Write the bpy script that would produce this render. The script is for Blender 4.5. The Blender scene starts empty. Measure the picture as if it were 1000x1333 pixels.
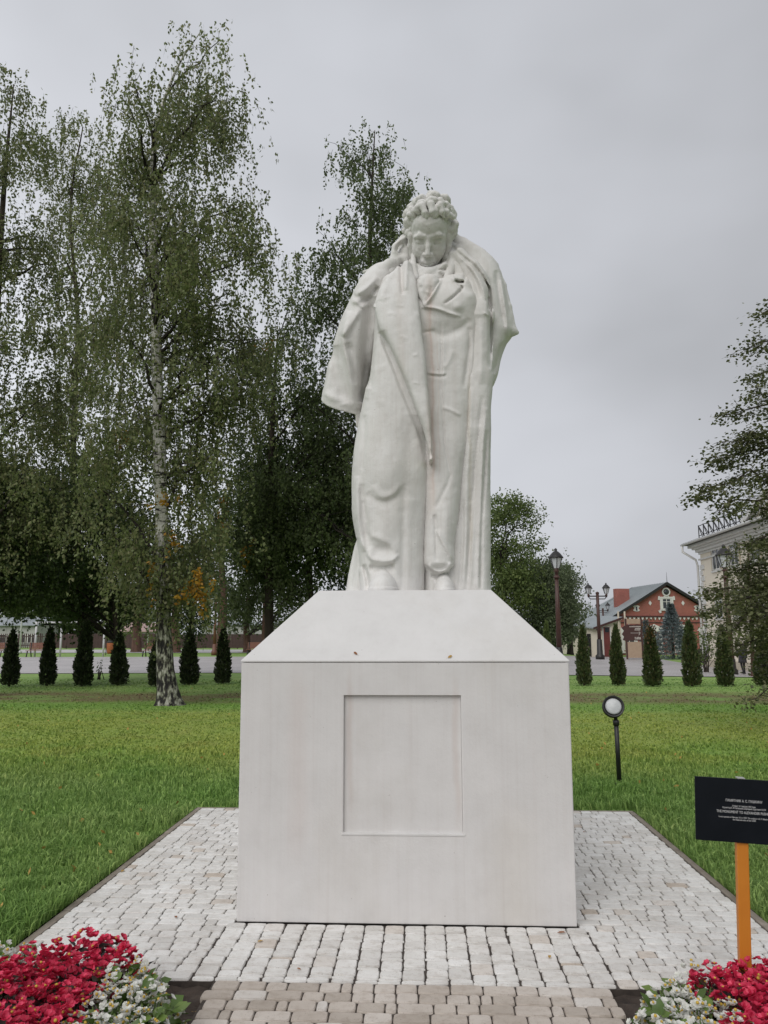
import bpy, bmesh, math, random
import numpy as np
from mathutils import Vector, Matrix

random.seed(7)
RNG = np.random.default_rng(11)
S = bpy.context.scene
COL = S.collection

# ------------------------------------------------------------------ camera
CAM_X, CAM_D, CAM_H = 0.1161, 5.6686, 1.6
PITCH, YAW, FPX, ROLL = 0.1564, 0.0486, 1022.19, -0.0022
cF = np.array([-math.sin(YAW)*math.cos(PITCH), math.cos(YAW)*math.cos(PITCH), math.sin(PITCH)])
cR0 = np.array([math.cos(YAW), math.sin(YAW), 0.0])
cU0 = np.cross(cR0, cF)
cR = cR0*math.cos(ROLL) + cU0*math.sin(ROLL)
cU = -cR0*math.sin(ROLL) + cU0*math.cos(ROLL)
cC = np.array([CAM_X, -CAM_D, CAM_H])
cam_d = bpy.data.cameras.new('camera')
cam = bpy.data.objects.new('camera', cam_d)
COL.objects.link(cam)
cam.matrix_world = Matrix(((cR[0], cU[0], -cF[0], cC[0]), (cR[1], cU[1], -cF[1], cC[1]),
                           (cR[2], cU[2], -cF[2], cC[2]), (0, 0, 0, 1)))
cam_d.sensor_fit = 'VERTICAL'
cam_d.sensor_height = 36.0
cam_d.lens = 36.0*FPX/1333.0
cam_d.clip_start = 0.05
cam_d.clip_end = 5000
S.camera = cam

# ------------------------------------------------------------------ sky, sun, exposure
SUN_EL, SUN_AZ = 42.0, 200.0          # azimuth measured clockwise from +Y: behind the camera, a little to its left
w = bpy.data.worlds.new('World')
S.world = w
w.use_nodes = True
nt = w.node_tree
nt.nodes.clear()
wo = nt.nodes.new('ShaderNodeOutputWorld')
bg = nt.nodes.new('ShaderNodeBackground')
bg.inputs['Strength'].default_value = 0.1
sky = nt.nodes.new('ShaderNodeTexSky')
sky.sky_type = 'NISHITA'
sky.sun_disc = False
sky.sun_elevation = math.radians(SUN_EL)
sky.sun_rotation = math.radians(SUN_AZ)
sky.dust_density = 4.0
hsv = nt.nodes.new('ShaderNodeHueSaturation')
hsv.inputs['Saturation'].default_value = 0.12
hsv.inputs['Value'].default_value = 0.9
nt.links.new(sky.outputs[0], hsv.inputs['Color'])
tc = nt.nodes.new('ShaderNodeTexCoord')
mp = nt.nodes.new('ShaderNodeMapping')
mp.inputs['Scale'].default_value = (1.0, 1.0, 1.8)
mp.inputs['Location'].default_value = (0.35, 0.1, 0.2)
nt.links.new(tc.outputs['Generated'], mp.inputs['Vector'])
nz = nt.nodes.new('ShaderNodeTexNoise')
nz.inputs['Scale'].default_value = 1.6
nz.inputs['Detail'].default_value = 4.0
nz.inputs['Roughness'].default_value = 0.45
nt.links.new(mp.outputs[0], nz.inputs['Vector'])
cr = nt.nodes.new('ShaderNodeValToRGB')
cr.color_ramp.elements[0].position = 0.30
cr.color_ramp.elements[0].color = (0.375, 0.386, 0.41, 1)
cr.color_ramp.elements[1].position = 0.70
cr.color_ramp.elements[1].color = (0.605, 0.622, 0.67, 1)
nt.links.new(nz.outputs['Fac'], cr.inputs['Fac'])
mul = nt.nodes.new('ShaderNodeVectorMath')
mul.operation = 'SCALE'
mul.inputs['Scale'].default_value = 10.3
nt.links.new(cr.outputs[0], mul.inputs[0])
mx = nt.nodes.new('ShaderNodeMixRGB')
mx.inputs['Fac'].default_value = 0.86
nt.links.new(hsv.outputs[0], mx.inputs['Color1'])
nt.links.new(mul.outputs[0], mx.inputs['Color2'])
# the cloud deck is thinner, and so brighter, towards the west (left)
dt = nt.nodes.new('ShaderNodeVectorMath'); dt.operation = 'DOT_PRODUCT'
dt.inputs[1].default_value = (-0.75, 0.2, 0.25)
nt.links.new(tc.outputs['Generated'], dt.inputs[0])
mr = nt.nodes.new('ShaderNodeMapRange')
mr.inputs['From Min'].default_value = -0.40; mr.inputs['From Max'].default_value = 0.75
mr.inputs['To Min'].default_value = 0.76; mr.inputs['To Max'].default_value = 1.36
nt.links.new(dt.outputs['Value'], mr.inputs['Value'])
sk = nt.nodes.new('ShaderNodeVectorMath'); sk.operation = 'SCALE'
nt.links.new(mx.outputs[0], sk.inputs[0]); nt.links.new(mr.outputs[0], sk.inputs['Scale'])
nt.links.new(sk.outputs[0], bg.inputs['Color'])
nt.links.new(bg.outputs[0], wo.inputs['Surface'])

sun_d = bpy.data.lights.new('sun', 'SUN')
sun_d.energy = 1.25
sun_d.angle = math.radians(50)
sun_d.color = (1.0, 0.965, 0.92)
sun = bpy.data.objects.new('sun', sun_d)
COL.objects.link(sun)
_az, _el = math.radians(SUN_AZ), math.radians(SUN_EL)
_dir = Vector((math.sin(_az)*math.cos(_el), math.cos(_az)*math.cos(_el), math.sin(_el)))
sun.rotation_euler = _dir.to_track_quat('Z', 'Y').to_euler()

S.view_settings.view_transform = 'Standard'
S.view_settings.look = 'None'
S.view_settings.exposure = 0.12
S.view_settings.gamma = 1.0
S.view_settings.use_curve_mapping = False

# ------------------------------------------------------------------ helpers
def W(px, py, Y):
    """the point of the plane y = Y that the surveyed camera sees at a photo pixel"""
    d = cF + cR*(px-500)/FPX - cU*(py-666.5)/FPX
    t = (Y-cC[1])/d[1]
    return cC + d*t

def sstep(a, b, x):
    t = np.clip((np.asarray(x, float)-a)/(b-a), 0, 1)
    return t*t*(3-2*t)

def terrain(x, y):
    return -0.6*sstep(12, 17, x)*sstep(20, 36, y)

def G(px, py):
    """ground point under a photo pixel"""
    d = cF + cR*(px-500)/FPX - cU*(py-666.5)/FPX
    z = 0.0
    p = cC
    for _ in range(25):
        t = (z-cC[2])/d[2]
        p = cC + d*t
        z = 0.5*z + 0.5*float(terrain(p[0], p[1]))
    return p

def Z(px, py, z):
    d = cF + cR*(px-500)/FPX - cU*(py-666.5)/FPX
    return cC + d*(z-cC[2])/d[2]

def PROJ(x, y, z):
    dx, dy, dz = x-cC[0], y-cC[1], z-cC[2]
    f = dx*cF[0]+dy*cF[1]+dz*cF[2]
    return (500+FPX*(dx*cR[0]+dy*cR[1]+dz*cR[2])/f, 666.5-FPX*(dx*cU[0]+dy*cU[1]+dz*cU[2])/f)

def tag(o, label=None, cat=None, group=None, kind=None):
    if label: o['label'] = label
    if cat: o['category'] = cat
    if group: o['group'] = group
    if kind: o['kind'] = kind
    return o

def empty(name, loc, label, cat, group=None, rz=0.0):
    o = bpy.data.objects.new(name, None)
    o.empty_display_size = 0.1
    COL.objects.link(o)
    o.location = Vector([float(c) for c in loc])
    o.rotation_euler = (0, 0, rz)
    return tag(o, label, cat, group)

def link(name, me, parent=None, loc=(0, 0, 0), rot=(0, 0, 0), sc=(1, 1, 1)):
    o = bpy.data.objects.new(name, me)
    COL.objects.link(o)
    o.location = Vector([float(c) for c in loc])
    o.rotation_euler = rot
    o.scale = sc
    if parent: o.parent = parent
    return o

def np_mesh(name, verts, faces, mat=None, smooth=False):
    """faces: an (n,k) array, or a list of such arrays"""
    me = bpy.data.meshes.new(name)
    verts = np.asarray(verts, np.float32)
    fl = faces if isinstance(faces, list) else [faces]
    fl = [np.asarray(f, np.int32) for f in fl if len(f)]
    me.vertices.add(len(verts))
    me.vertices.foreach_set('co', verts.ravel())
    tot = sum(f.size for f in fl)
    me.loops.add(tot)
    me.loops.foreach_set('vertex_index', np.concatenate([f.ravel() for f in fl]))
    cnt = np.concatenate([np.full(len(f), f.shape[1], np.int32) for f in fl])
    st = np.concatenate([[0], np.cumsum(cnt)[:-1]]).astype(np.int32)
    me.polygons.add(len(cnt))
    me.polygons.foreach_set('loop_start', st)
    me.polygons.foreach_set('loop_total', cnt)
    me.update(calc_edges=True)
    me.polygons.foreach_set('use_smooth', np.full(len(cnt), bool(smooth)))
    if mat: me.materials.append(mat)
    return me

class MB:
    """collects boxes, tubes, lathes, prisms; build() links them as one mesh object"""
    def __init__(self):
        self.v, self.f, self.s = [], [], []
    def add(self, vs, fs, smooth=False, M=None):
        n = len(self.v)
        for p in vs:
            p = Vector([float(c) for c in p])
            self.v.append(M @ p if M is not None else p)
        for f in fs:
            self.f.append([i+n for i in f]); self.s.append(smooth)
        return self
    def box(self, x0, x1, y0, y1, z0, z1, M=None):
        vs = [(x0, y0, z0), (x1, y0, z0), (x1, y1, z0), (x0, y1, z0), (x0, y0, z1), (x1, y0, z1), (x1, y1, z1), (x0, y1, z1)]
        return self.add(vs, [(3, 2, 1, 0), (4, 5, 6, 7), (0, 1, 5, 4), (1, 2, 6, 5), (2, 3, 7, 6), (3, 0, 4, 7)], False, M)
    def tube(self, pts, rads, n=8, cap=True, M=None):
        pts = [Vector([float(c) for c in p]) for p in pts]
        if not hasattr(rads, '__len__'): rads = [rads]*len(pts)
        vs, fs = [], []
        ref = None
        for i, p in enumerate(pts):
            t = (pts[min(i+1, len(pts)-1)]-pts[max(i-1, 0)]).normalized()
            if ref is None:
                ref = Vector((1, 0, 0)) if abs(t.x) < 0.9 else Vector((0, 1, 0))
            a = (ref - t*ref.dot(t)).normalized(); ref = a
            b = t.cross(a)
            for k in range(n):
                an = 2*math.pi*k/n
                vs.append(p + (a*math.cos(an)+b*math.sin(an))*rads[i])
        for i in range(len(pts)-1):
            for k in range(n):
                fs.append((i*n+k, i*n+(k+1) % n, (i+1)*n+(k+1) % n, (i+1)*n+k))
        if cap:
            fs.append(tuple(range(n-1, -1, -1))); fs.append(tuple((len(pts)-1)*n+k for k in range(n)))
        return self.add(vs, fs, True, M)
    def lathe(self, prof, n=16, M=None, cx=0, cy=0, smooth=True):
        vs, fs = [], []
        for r, z in prof:
            for k in range(n):
                an = 2*math.pi*(k+0.5)/n
                vs.append((cx+r*math.cos(an), cy+r*math.sin(an), z))
        for i in range(len(prof)-1):
            for k in range(n):
                fs.append((i*n+k, i*n+(k+1) % n, (i+1)*n+(k+1) % n, (i+1)*n+k))
        fs.append(tuple(range(n-1, -1, -1))); fs.append(tuple((len(prof)-1)*n+k for k in range(n)))
        return self.add(vs, fs, smooth, M)
    def prism(self, poly, y0, y1, M=None):
        """poly in the x-z plane (counter-clockwise seen from -y), extruded from y0 to y1"""
        n = len(poly)
        vs = [(x, y0, z) for x, z in poly] + [(x, y1, z) for x, z in poly]
        fs = [tuple(range(n)), tuple(range(2*n-1, n-1, -1))]
        for k in range(n):
            fs.append((k, k+n, (k+1) % n+n, (k+1) % n))
        return self.add(vs, fs, False, M)
    def mesh(self, name, mat):
        me = bpy.data.meshes.new(name)
        me.from_pydata(self.v, [], self.f)
        me.polygons.foreach_set('use_smooth', self.s)
        me.materials.append(mat)
        me.update()
        return me
    def build(self, name, mat, parent=None, bevel=0.0, loc=(0, 0, 0), label=None):
        o = link(name, self.mesh(name, mat), parent, loc)
        if bevel:
            b = o.modifiers.new('bevel', 'BEVEL'); b.width = bevel; b.segments = 2; b.limit_method = 'ANGLE'
        if label: o['label'] = label
        return o

def copy_tree(o, parent=None):
    c = o.copy(); COL.objects.link(c); c.parent = parent
    for ch in list(o.children): copy_tree(ch, c)
    return c

# ------------------------------------------------------------------ materials
def new_mat(name):
    m = bpy.data.materials.new(name); m.use_nodes = True
    t = m.node_tree
    return m, t, t.nodes['Principled BSDF']

def nn(t, kind, **kw):
    n = t.nodes.new(kind)
    for k, v in kw.items():
        if k in n.inputs: n.inputs[k].default_value = v
        else: setattr(n, k, v)
    return n

def noise(t, scale, detail=4, rough=0.55, coord='Object', stretch=None):
    c = nn(t, 'ShaderNodeTexCoord')
    n = nn(t, 'ShaderNodeTexNoise', Scale=scale, Detail=detail, Roughness=rough)
    if stretch:
        mpn = nn(t, 'ShaderNodeMapping'); mpn.inputs['Scale'].default_value = stretch
        t.links.new(c.outputs[coord], mpn.inputs[0]); t.links.new(mpn.outputs[0], n.inputs['Vector'])
    else:
        t.links.new(c.outputs[coord], n.inputs['Vector'])
    return n

def ramp(t, src, stops):
    r = nn(t, 'ShaderNodeValToRGB')
    e = r.color_ramp.elements
    e[0].position, e[0].color = stops[0][0], (*stops[0][1], 1)
    e[1].position, e[1].color = stops[-1][0], (*stops[-1][1], 1)
    for p, c in stops[1:-1]:
        k = e.new(p); k.color = (*c, 1)
    t.links.new(src, r.inputs['Fac'])
    return r

def mixc(t, fac, a, b, mode='MIX'):
    m = nn(t, 'ShaderNodeMixRGB', blend_type=mode)
    for key, v in (('Fac', fac), ('Color1', a), ('Color2', b)):
        if hasattr(v, 'links'): t.links.new(v, m.inputs[key])
        elif isinstance(v, (int, float)): m.inputs[key].default_value = v
        else: m.inputs[key].default_value = (*v, 1)
    return m.outputs[0]

def bump(t, bsdf, src, strength=0.3, dist=0.01):
    b = nn(t, 'ShaderNodeBump', Strength=strength, Distance=dist)
    t.links.new(src, b.inputs['Height']); t.links.new(b.outputs[0], bsdf.inputs['Normal'])
    return b

def simple(name, c1, c2=None, scale=6.0, rough=0.7, metal=0.0, bstr=0.15, bdist=0.01, stretch=None, detail=5, obj_var=0.0):
    m, t, b = new_mat(name)
    b.inputs['Roughness'].default_value = rough
    b.inputs['Metallic'].default_value = metal
    c2 = c2 or tuple(x*0.8 for x in c1)
    n = noise(t, scale, detail, stretch=stretch)
    r = ramp(t, n.outputs['Fac'], [(0.3, c2), (0.7, c1)])
    out = r.outputs[0]
    if obj_var:
        oi = nn(t, 'ShaderNodeObjectInfo')
        v = nn(t, 'ShaderNodeMapRange'); v.inputs['To Min'].default_value = 1-obj_var; v.inputs['To Max'].default_value = 1+obj_var
        t.links.new(oi.outputs['Random'], v.inputs['Value'])
        out = mixc(t, 1.0, out, v.outputs[0], 'MULTIPLY')
    t.links.new(out, b.inputs['Base Color'])
    if bstr: bump(t, b, n.outputs['Fac'], bstr, bdist)
    return m

def leaf_mat(name, cols, trans=0.3, rough=0.55, nscale=0.8):
    """greens vary leaf by leaf (random per island) and clump by clump (noise)"""
    m, t, b = new_mat(name)
    g = nn(t, 'ShaderNodeNewGeometry')
    n = noise(t, nscale, 3)
    k = len(cols)
    r = ramp(t, g.outputs['Random Per Island'], [(i/(k-1), c) for i, c in enumerate(cols)])
    v = nn(t, 'ShaderNodeMapRange'); v.inputs['From Min'].default_value = 0.3; v.inputs['From Max'].default_value = 0.7
    v.inputs['To Min'].default_value = 0.7; v.inputs['To Max'].default_value = 1.3
    t.links.new(n.outputs['Fac'], v.inputs['Value'])
    c = mixc(t, 1.0, r.outputs[0], v.outputs[0], 'MULTIPLY')
    t.links.new(c, b.inputs['Base Color'])
    b.inputs['Roughness'].default_value = rough
    if trans:
        tr = nn(t, 'ShaderNodeBsdfTranslucent'); t.links.new(c, tr.inputs['Color'])
        ms = nn(t, 'ShaderNodeMixShader'); ms.inputs[0].default_value = trans
        t.links.new(b.outputs[0], ms.inputs[1]); t.links.new(tr.outputs[0], ms.inputs[2])
        t.links.new(ms.outputs[0], t.nodes['Material Output'].inputs['Surface'])
    return m
# ================================================================== THE GROUND
M_soil = simple('soil', (0.075, 0.055, 0.042), (0.03, 0.022, 0.017), 14, 0.95, bstr=0.9, bdist=0.03, detail=8)
M_farland = simple('far_land', (0.075, 0.095, 0.03), (0.045, 0.06, 0.02), 0.2, 0.95, bstr=0)

def lawn_material(name, fine):
    m, t, b = new_mat(name)
    n1 = noise(t, 0.55, 5, 0.6)
    n2 = noise(t, 9, 6, 0.7)
    c = nn(t, 'ShaderNodeTexCoord'); sp = nn(t, 'ShaderNodeSeparateXYZ'); t.links.new(c.outputs['Object'], sp.inputs[0])
    lush, olive, worn = ((0.20, 0.345, 0.075), (0.30, 0.375, 0.085), (0.17, 0.12, 0.07))
    r1 = ramp(t, n1.outputs['Fac'], [(0.34, lush), (0.56, olive)])
    # the lawn is older and yellower a few metres behind the monument, and worn bare in front of the thujas
    def band(y0, y1, y2, y3):
        a = nn(t, 'ShaderNodeMapRange'); a.interpolation_type = 'SMOOTHSTEP'
        a.inputs['From Min'].default_value = y0; a.inputs['From Max'].default_value = y1
        bb = nn(t, 'ShaderNodeMapRange'); bb.interpolation_type = 'SMOOTHSTEP'
        bb.inputs['From Min'].default_value = y2; bb.inputs['From Max'].default_value = y3
        bb.inputs['To Min'].default_value = 1; bb.inputs['To Max'].default_value = 0
        t.links.new(sp.outputs['Y'], a.inputs['Value']); t.links.new(sp.outputs['Y'], bb.inputs['Value'])
        mm = nn(t, 'ShaderNodeMath', operation='MULTIPLY'); t.links.new(a.outputs[0], mm.inputs[0]); t.links.new(bb.outputs[0], mm.inputs[1])
        return mm.outputs[0]
    near_ = ramp(t, n1.outputs['Fac'], [(0.3, (0.190, 0.335, 0.080)), (0.7, (0.30, 0.42, 0.135))])
    col = mixc(t, band(2.5, 6.0, 10, 13.5), near_.outputs[0], r1.outputs[0])
    col = mixc(t, band(5.0, 7.5, 9.5, 13), col, mixc(t, 0.6, r1.outputs[0], olive))
    gr = mixc(t, band(11, 13, 13.5, 15), col, (0.20, 0.345, 0.070))
    pn = noise(t, 1.3, 6, .7); pr_ = ramp(t, pn.outputs['Fac'], [(0.52, (0, 0, 0)), (0.68, (1, 1, 1))])
    pm = nn(t, 'ShaderNodeMath', operation='MULTIPLY'); t.links.new(pr_.outputs[0], pm.inputs[0]); t.links.new(band(3.5, 6, 10, 14), pm.inputs[1])
    pm2 = nn(t, 'ShaderNodeMath', operation='MULTIPLY'); pm2.inputs[1].default_value = .25; t.links.new(pm.outputs[0], pm2.inputs[0])
    gr = mixc(t, pm2.outputs[0], gr, (0.30, 0.235, 0.10))
    wn = ramp(t, n2.outputs['Fac'], [(0.36, (0, 0, 0)), (0.50, (1, 1, 1))])
    wm = nn(t, 'ShaderNodeMath', operation='MULTIPLY'); t.links.new(wn.outputs[0], wm.inputs[0]); t.links.new(band(13.0, 14.8, 16.5, 18.5), wm.inputs[1])
    wm2 = nn(t, 'ShaderNodeMath', operation='MULTIPLY'); t.links.new(wm.outputs[0], wm2.inputs[0]); wm2.inputs[1].default_value = 0.95
    brk = ramp(t, n1.outputs['Fac'], [(0.34, (0.15, 0.15, 0.15)), (0.52, (1, 1, 1))]); wm3 = nn(t, 'ShaderNodeMath', operation='MULTIPLY'); t.links.new(wm2.outputs[0], wm3.inputs[0]); t.links.new(brk.outputs[0], wm3.inputs[1])
    gr2 = mixc(t, wm3.outputs[0], gr, worn)
    fineramp = ramp(t, n2.outputs['Fac'], [(0.3, (0.55, 0.55, 0.5)), (0.7, (1.25, 1.25, 1.2))])
    if fine:
        g = nn(t, 'ShaderNodeNewGeometry')
        fineramp = ramp(t, g.outputs['Random Per Island'], [(0, (0.5, 0.56, 0.5)), (0.6, (1.05, 1.05, 1.05)), (0.92, (1.5, 1.4, 1.5)), (1.0, (1.9, 1.6, 1.9))])
    out = mixc(t, 1.0, gr2, fineramp.outputs[0], 'MULTIPLY')
    t.links.new(out, b.inputs['Base Color'])
    b.inputs['Roughness'].default_value = 0.6 if fine else 0.9
    b.inputs['Specular IOR Level'].default_value = 0.25
    if not fine: bump(t, b, n2.outputs['Fac'], 0.6, 0.05)
    if fine:
        tr = nn(t, 'ShaderNodeBsdfTranslucent'); t.links.new(out, tr.inputs['Color'])
        ms = nn(t, 'ShaderNodeMixShader'); ms.inputs[0].default_value = 0.35
        t.links.new(b.outputs[0], ms.inputs[1]); t.links.new(tr.outputs[0], ms.inputs[2])
        t.links.new(ms.outputs[0], t.nodes['Material Output'].inputs['Surface'])
    return m

M_lawn = lawn_material('lawn_turf', False)
M_blade = lawn_material('grass_blade', True)

def sheet(name, xs, ys, off, mat, hole=None):
    xs, ys = np.asarray(xs, float), np.asarray(ys, float)
    X, Y = np.meshgrid(xs, ys, indexing='ij')
    V = np.stack([X, Y, terrain(X, Y)+off], -1).reshape(-1, 3)
    nx, ny = len(xs), len(ys)
    idx = np.arange(nx*ny).reshape(nx, ny)
    F = np.stack([idx[:-1, :-1], idx[1:, :-1], idx[1:, 1:], idx[:-1, 1:]], -1).reshape(-1, 4)
    if hole is not None:
        cx = (X[:-1, :-1]+X[1:, 1:]).ravel()/2; cy = (Y[:-1, :-1]+Y[1:, 1:]).ravel()/2
        F = F[~hole(cx, cy)]
    o = link(name, np_mesh(name, V, F, mat))
    return tag(o, kind='structure')

PADX, PADY0, PADY1 = 1.99, -1.706, 2.0
axis_far = [-3000, -1200, -500, -200, -100, -60]
_gx = axis_far + list(np.arange(-40, 41, 1.0)) + [-a for a in axis_far[::-1]]
_gy = [-3000, -800, -200, -60, -20, -8, 0, 8, 16] + list(np.arange(20, 41, 1.0)) + [60, 100, 160, 300, 700, 1500, 3000]
ground = sheet('ground', _gx, _gy, -0.12, M_farland)
_lx = sorted(set(list(np.arange(-80, -10, 5.0)) + list(np.arange(-10, 18.6, 0.5)) + list(np.arange(20, 81, 5.0)) + [-2.055, 2.055]))
_ly = sorted(set(list(np.arange(-10, -3, 1.0)) + list(np.arange(-3, 37.1, 0.5)) + list(np.arange(40, 125, 4.0)) + [-1.5, 2.07]))
lawn = sheet('lawn', _lx, _ly, -0.012, M_lawn, hole=lambda x, y: ((np.abs(x) < 2.055) & (y < 2.07) & (y > -3.0)) | ((y < -1.5) & (np.abs(x) < 4.5)))
soil = sheet('soil', np.linspace(-5, 5, 41), np.linspace(-6, 2.6, 36), -0.05, M_soil)

# the worked soil of the two flower beds: a slightly lumpy sheet
def lumps(name, x0, x1, y0, y1, n):
    xs = np.linspace(x0, x1, n); ys = np.linspace(y0, y1, n)
    X, Y = np.meshgrid(xs, ys, indexing='ij')
    Zz = -0.035 + RNG.normal(0, 0.008, X.shape)
    V = np.stack([X, Y, Zz], -1).reshape(-1, 3)
    idx = np.arange(n*n).reshape(n, n)
    F = np.stack([idx[:-1, :-1], idx[1:, :-1], idx[1:, 1:], idx[:-1, 1:]], -1).reshape(-1, 4)
    tag(link(name, np_mesh(name, V, F, M_soil, True)), kind='structure')
lumps('soil_bed', -4.6, Z(269, 1290, 0)[0]-.005, -3.6, -1.715, 60)
lumps('soil_bed', Z(796, 1290, 0)[0]+.005, 4.6, -3.6, -1.715, 60)
lumps('soil_bed', -4.6, -2.08, -1.74, -1.35, 40)
lumps('soil_bed', 2.08, 4.6, -1.74, -1.35, 40)

# ------------------------------------------------------------------ plaza and strips behind the lawn
def paving_mat(name, c1, c2, sx=0.2, sy=0.1):
    m, t, b = new_mat(name)
    c = nn(t, 'ShaderNodeTexCoord')
    br = nn(t, 'ShaderNodeTexBrick', Scale=1.0)
    br.inputs['Brick Width'].default_value = sx*2; br.inputs['Row Height'].default_value = sy*2; br.inputs['Mortar Size'].default_value = 0.012
    br.inputs['Color1'].default_value = (*c1, 1); br.inputs['Color2'].default_value = (*c2, 1); br.inputs['Mortar'].default_value = (*[x*0.55 for x in c2], 1)
    t.links.new(c.outputs['Object'], br.inputs['Vector'])
    n = noise(t, 0.35, 5)
    r = ramp(t, n.outputs['Fac'], [(0.3, (0.85, 0.85, 0.85)), (0.7, (1.08, 1.08, 1.08))])
    o = mixc(t, 1.0, br.outputs[0], r.outputs[0], 'MULTIPLY')
    t.links.new(o, b.inputs['Base Color']); b.inputs['Roughness'].default_value = 0.6
    return m
M_plaza = paving_mat('plaza_paving', (0.46, 0.435, 0.43), (0.41, 0.385, 0.38))
M_strip = simple('pale_concrete', (0.5, 0.49, 0.48), (0.42, 0.41, 0.40), 0.6, 0.8)

def strip(name, near, far, off, mat, rows=14):
    nu = np.array([p[0] for p in near]); nv = np.array([p[1] for p in near], float)
    fu = np.array([p[0] for p in far]); fv = np.array([p[1] for p in far], float)
    us = np.linspace(max(nu[0], fu[0]), min(nu[-1], fu[-1]), 260)
    V = []
    for u in us:
        a = G(u, np.interp(u, nu, nv)); b = G(u, np.interp(u, fu, fv))
        for k in range(rows):
            p = a+(b-a)*k/(rows-1)
            V.append((p[0], p[1], float(terrain(p[0], p[1]))+off))
    idx = np.arange(len(V)).reshape(len(us), rows)
    F = np.stack([idx[:-1, :-1], idx[1:, :-1], idx[1:, 1:], idx[:-1, 1:]], -1).reshape(-1, 4)
    return tag(link(name, np_mesh(name, V, F, mat)), kind='structure')
PLAZA_NEAR = [(-700, 877), (0, 877), (310, 876), (745, 879), (1000, 882), (1500, 884)]
strip('plaza', PLAZA_NEAR, [(-700, 855.5), (0, 855.5), (310, 855), (700, 853), (850, 856.5), (905, 866), (1000, 868.5), (1500, 872)], 0.012, M_plaza, 40)
strip('road', [(-700, 850.5), (310, 850), (740, 848.5)], [(-700, 846), (310, 846), (740, 845.5)], 0.03, M_strip, 6)

# ------------------------------------------------------------------ grass
def make_grass():
    n = 280000
    u = RNG.uniform(-140, 1140, n); v = RNG.uniform(884, 1335, n)**1.0
    d = cF[None]+cR[None]*((u-500)/FPX)[:, None]-cU[None]*((v-666.5)/FPX)[:, None]
    t = -CAM_H/d[:, 2]
    p = cC[None]+d*t[:, None]
    x, y = p[:, 0]+RNG.normal(0, .03, n), p[:, 1]+RNG.normal(0, .03, n)
    dist = np.hypot(x-cC[0], y-cC[1])
    ok = (y < 27) & (y > -1.62) & ~((np.abs(x) < 2.045) & (y < 2.06)) & ~((np.abs(x) < 1.4) & (y < 8) & (y > 1.0) & (RNG.random(n) < .8))
    ok &= ~((y < -1.25) & (RNG.random(n) < (-1.25-y)/0.35))
    # thinner in the bare strip before the thujas
    ok &= ~((y > 13.2) & (y < 18.5) & (RNG.random(n) < 0.55))
    x, y, dist = x[ok], y[ok], dist[ok]
    # the lawn beside and behind, out of the picture or hidden by the pedestal
    n2 = 110000
    x2, y2 = RNG.uniform(-17, 17, n2), RNG.uniform(-1.6, 17, n2)
    u2, v2 = PROJ(x2, y2, 0*x2)
    k2 = ((u2 < -140) | (u2 > 1140) | ((np.abs(x2) < 1.5) & (y2 > 2.08))) & ~((np.abs(x2) < 2.06) & (y2 < 2.08))
    x, y = np.concatenate([x, x2[k2]]), np.concatenate([y, y2[k2]])
    dist = np.concatenate([dist, np.hypot(x2[k2]-cC[0], y2[k2]-cC[1])*1.5+4])
    n = len(x)
    # clumpy height
    c1 = np.sin(x*3.1+np.sin(y*2.3)*1.7)*np.sin(y*2.9+np.sin(x*1.9)*1.3)
    c2 = np.sin(x*9.7+1.3*np.sin(y*7))*np.sin(y*8.9)
    tall = sstep(7.5, 2.0, y)
    h = (0.030+0.055*tall)*(1+0.35*c1+0.25*c2)*RNG.uniform(.5, 1.25, n)
    wd = np.maximum(0.0026, 0.0008*dist)*RNG.uniform(.7, 1.4, n)
    az = RNG.uniform(0, 2*np.pi, n); lean = RNG.uniform(.1, .95, n)
    ax = np.stack([np.cos(az), np.sin(az), 0*az], -1)
    az2 = RNG.uniform(0, 2*np.pi, n); bx = np.stack([np.cos(az2), np.sin(az2), 0*az], -1)
    base = np.stack([x, y, terrain(x, y)-0.013], -1)
    mid = base+bx*(h*lean*.3)[:, None]+np.array([0, 0, 1.])*(h*.62)[:, None]
    tip = base+bx*(h*lean)[:, None]+np.array([0, 0, 1.])*(h*(1-.35*lean))[:, None]
    wv = ax*wd[:, None]
    V = np.stack([base-wv, base+wv, mid+wv*.75, mid-wv*.75, tip], 1).reshape(-1, 3)
    i = np.arange(n)*5
    Q = np.stack([i, i+1, i+2, i+3], -1); T = np.stack([i+3, i+2, i+4], -1)
    o = link('grass', np_mesh('grass', V, [Q, T], M_blade))
    tag(o, 'short green lawn grass growing around the paved pad', 'grass', kind='stuff')
make_grass()

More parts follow.
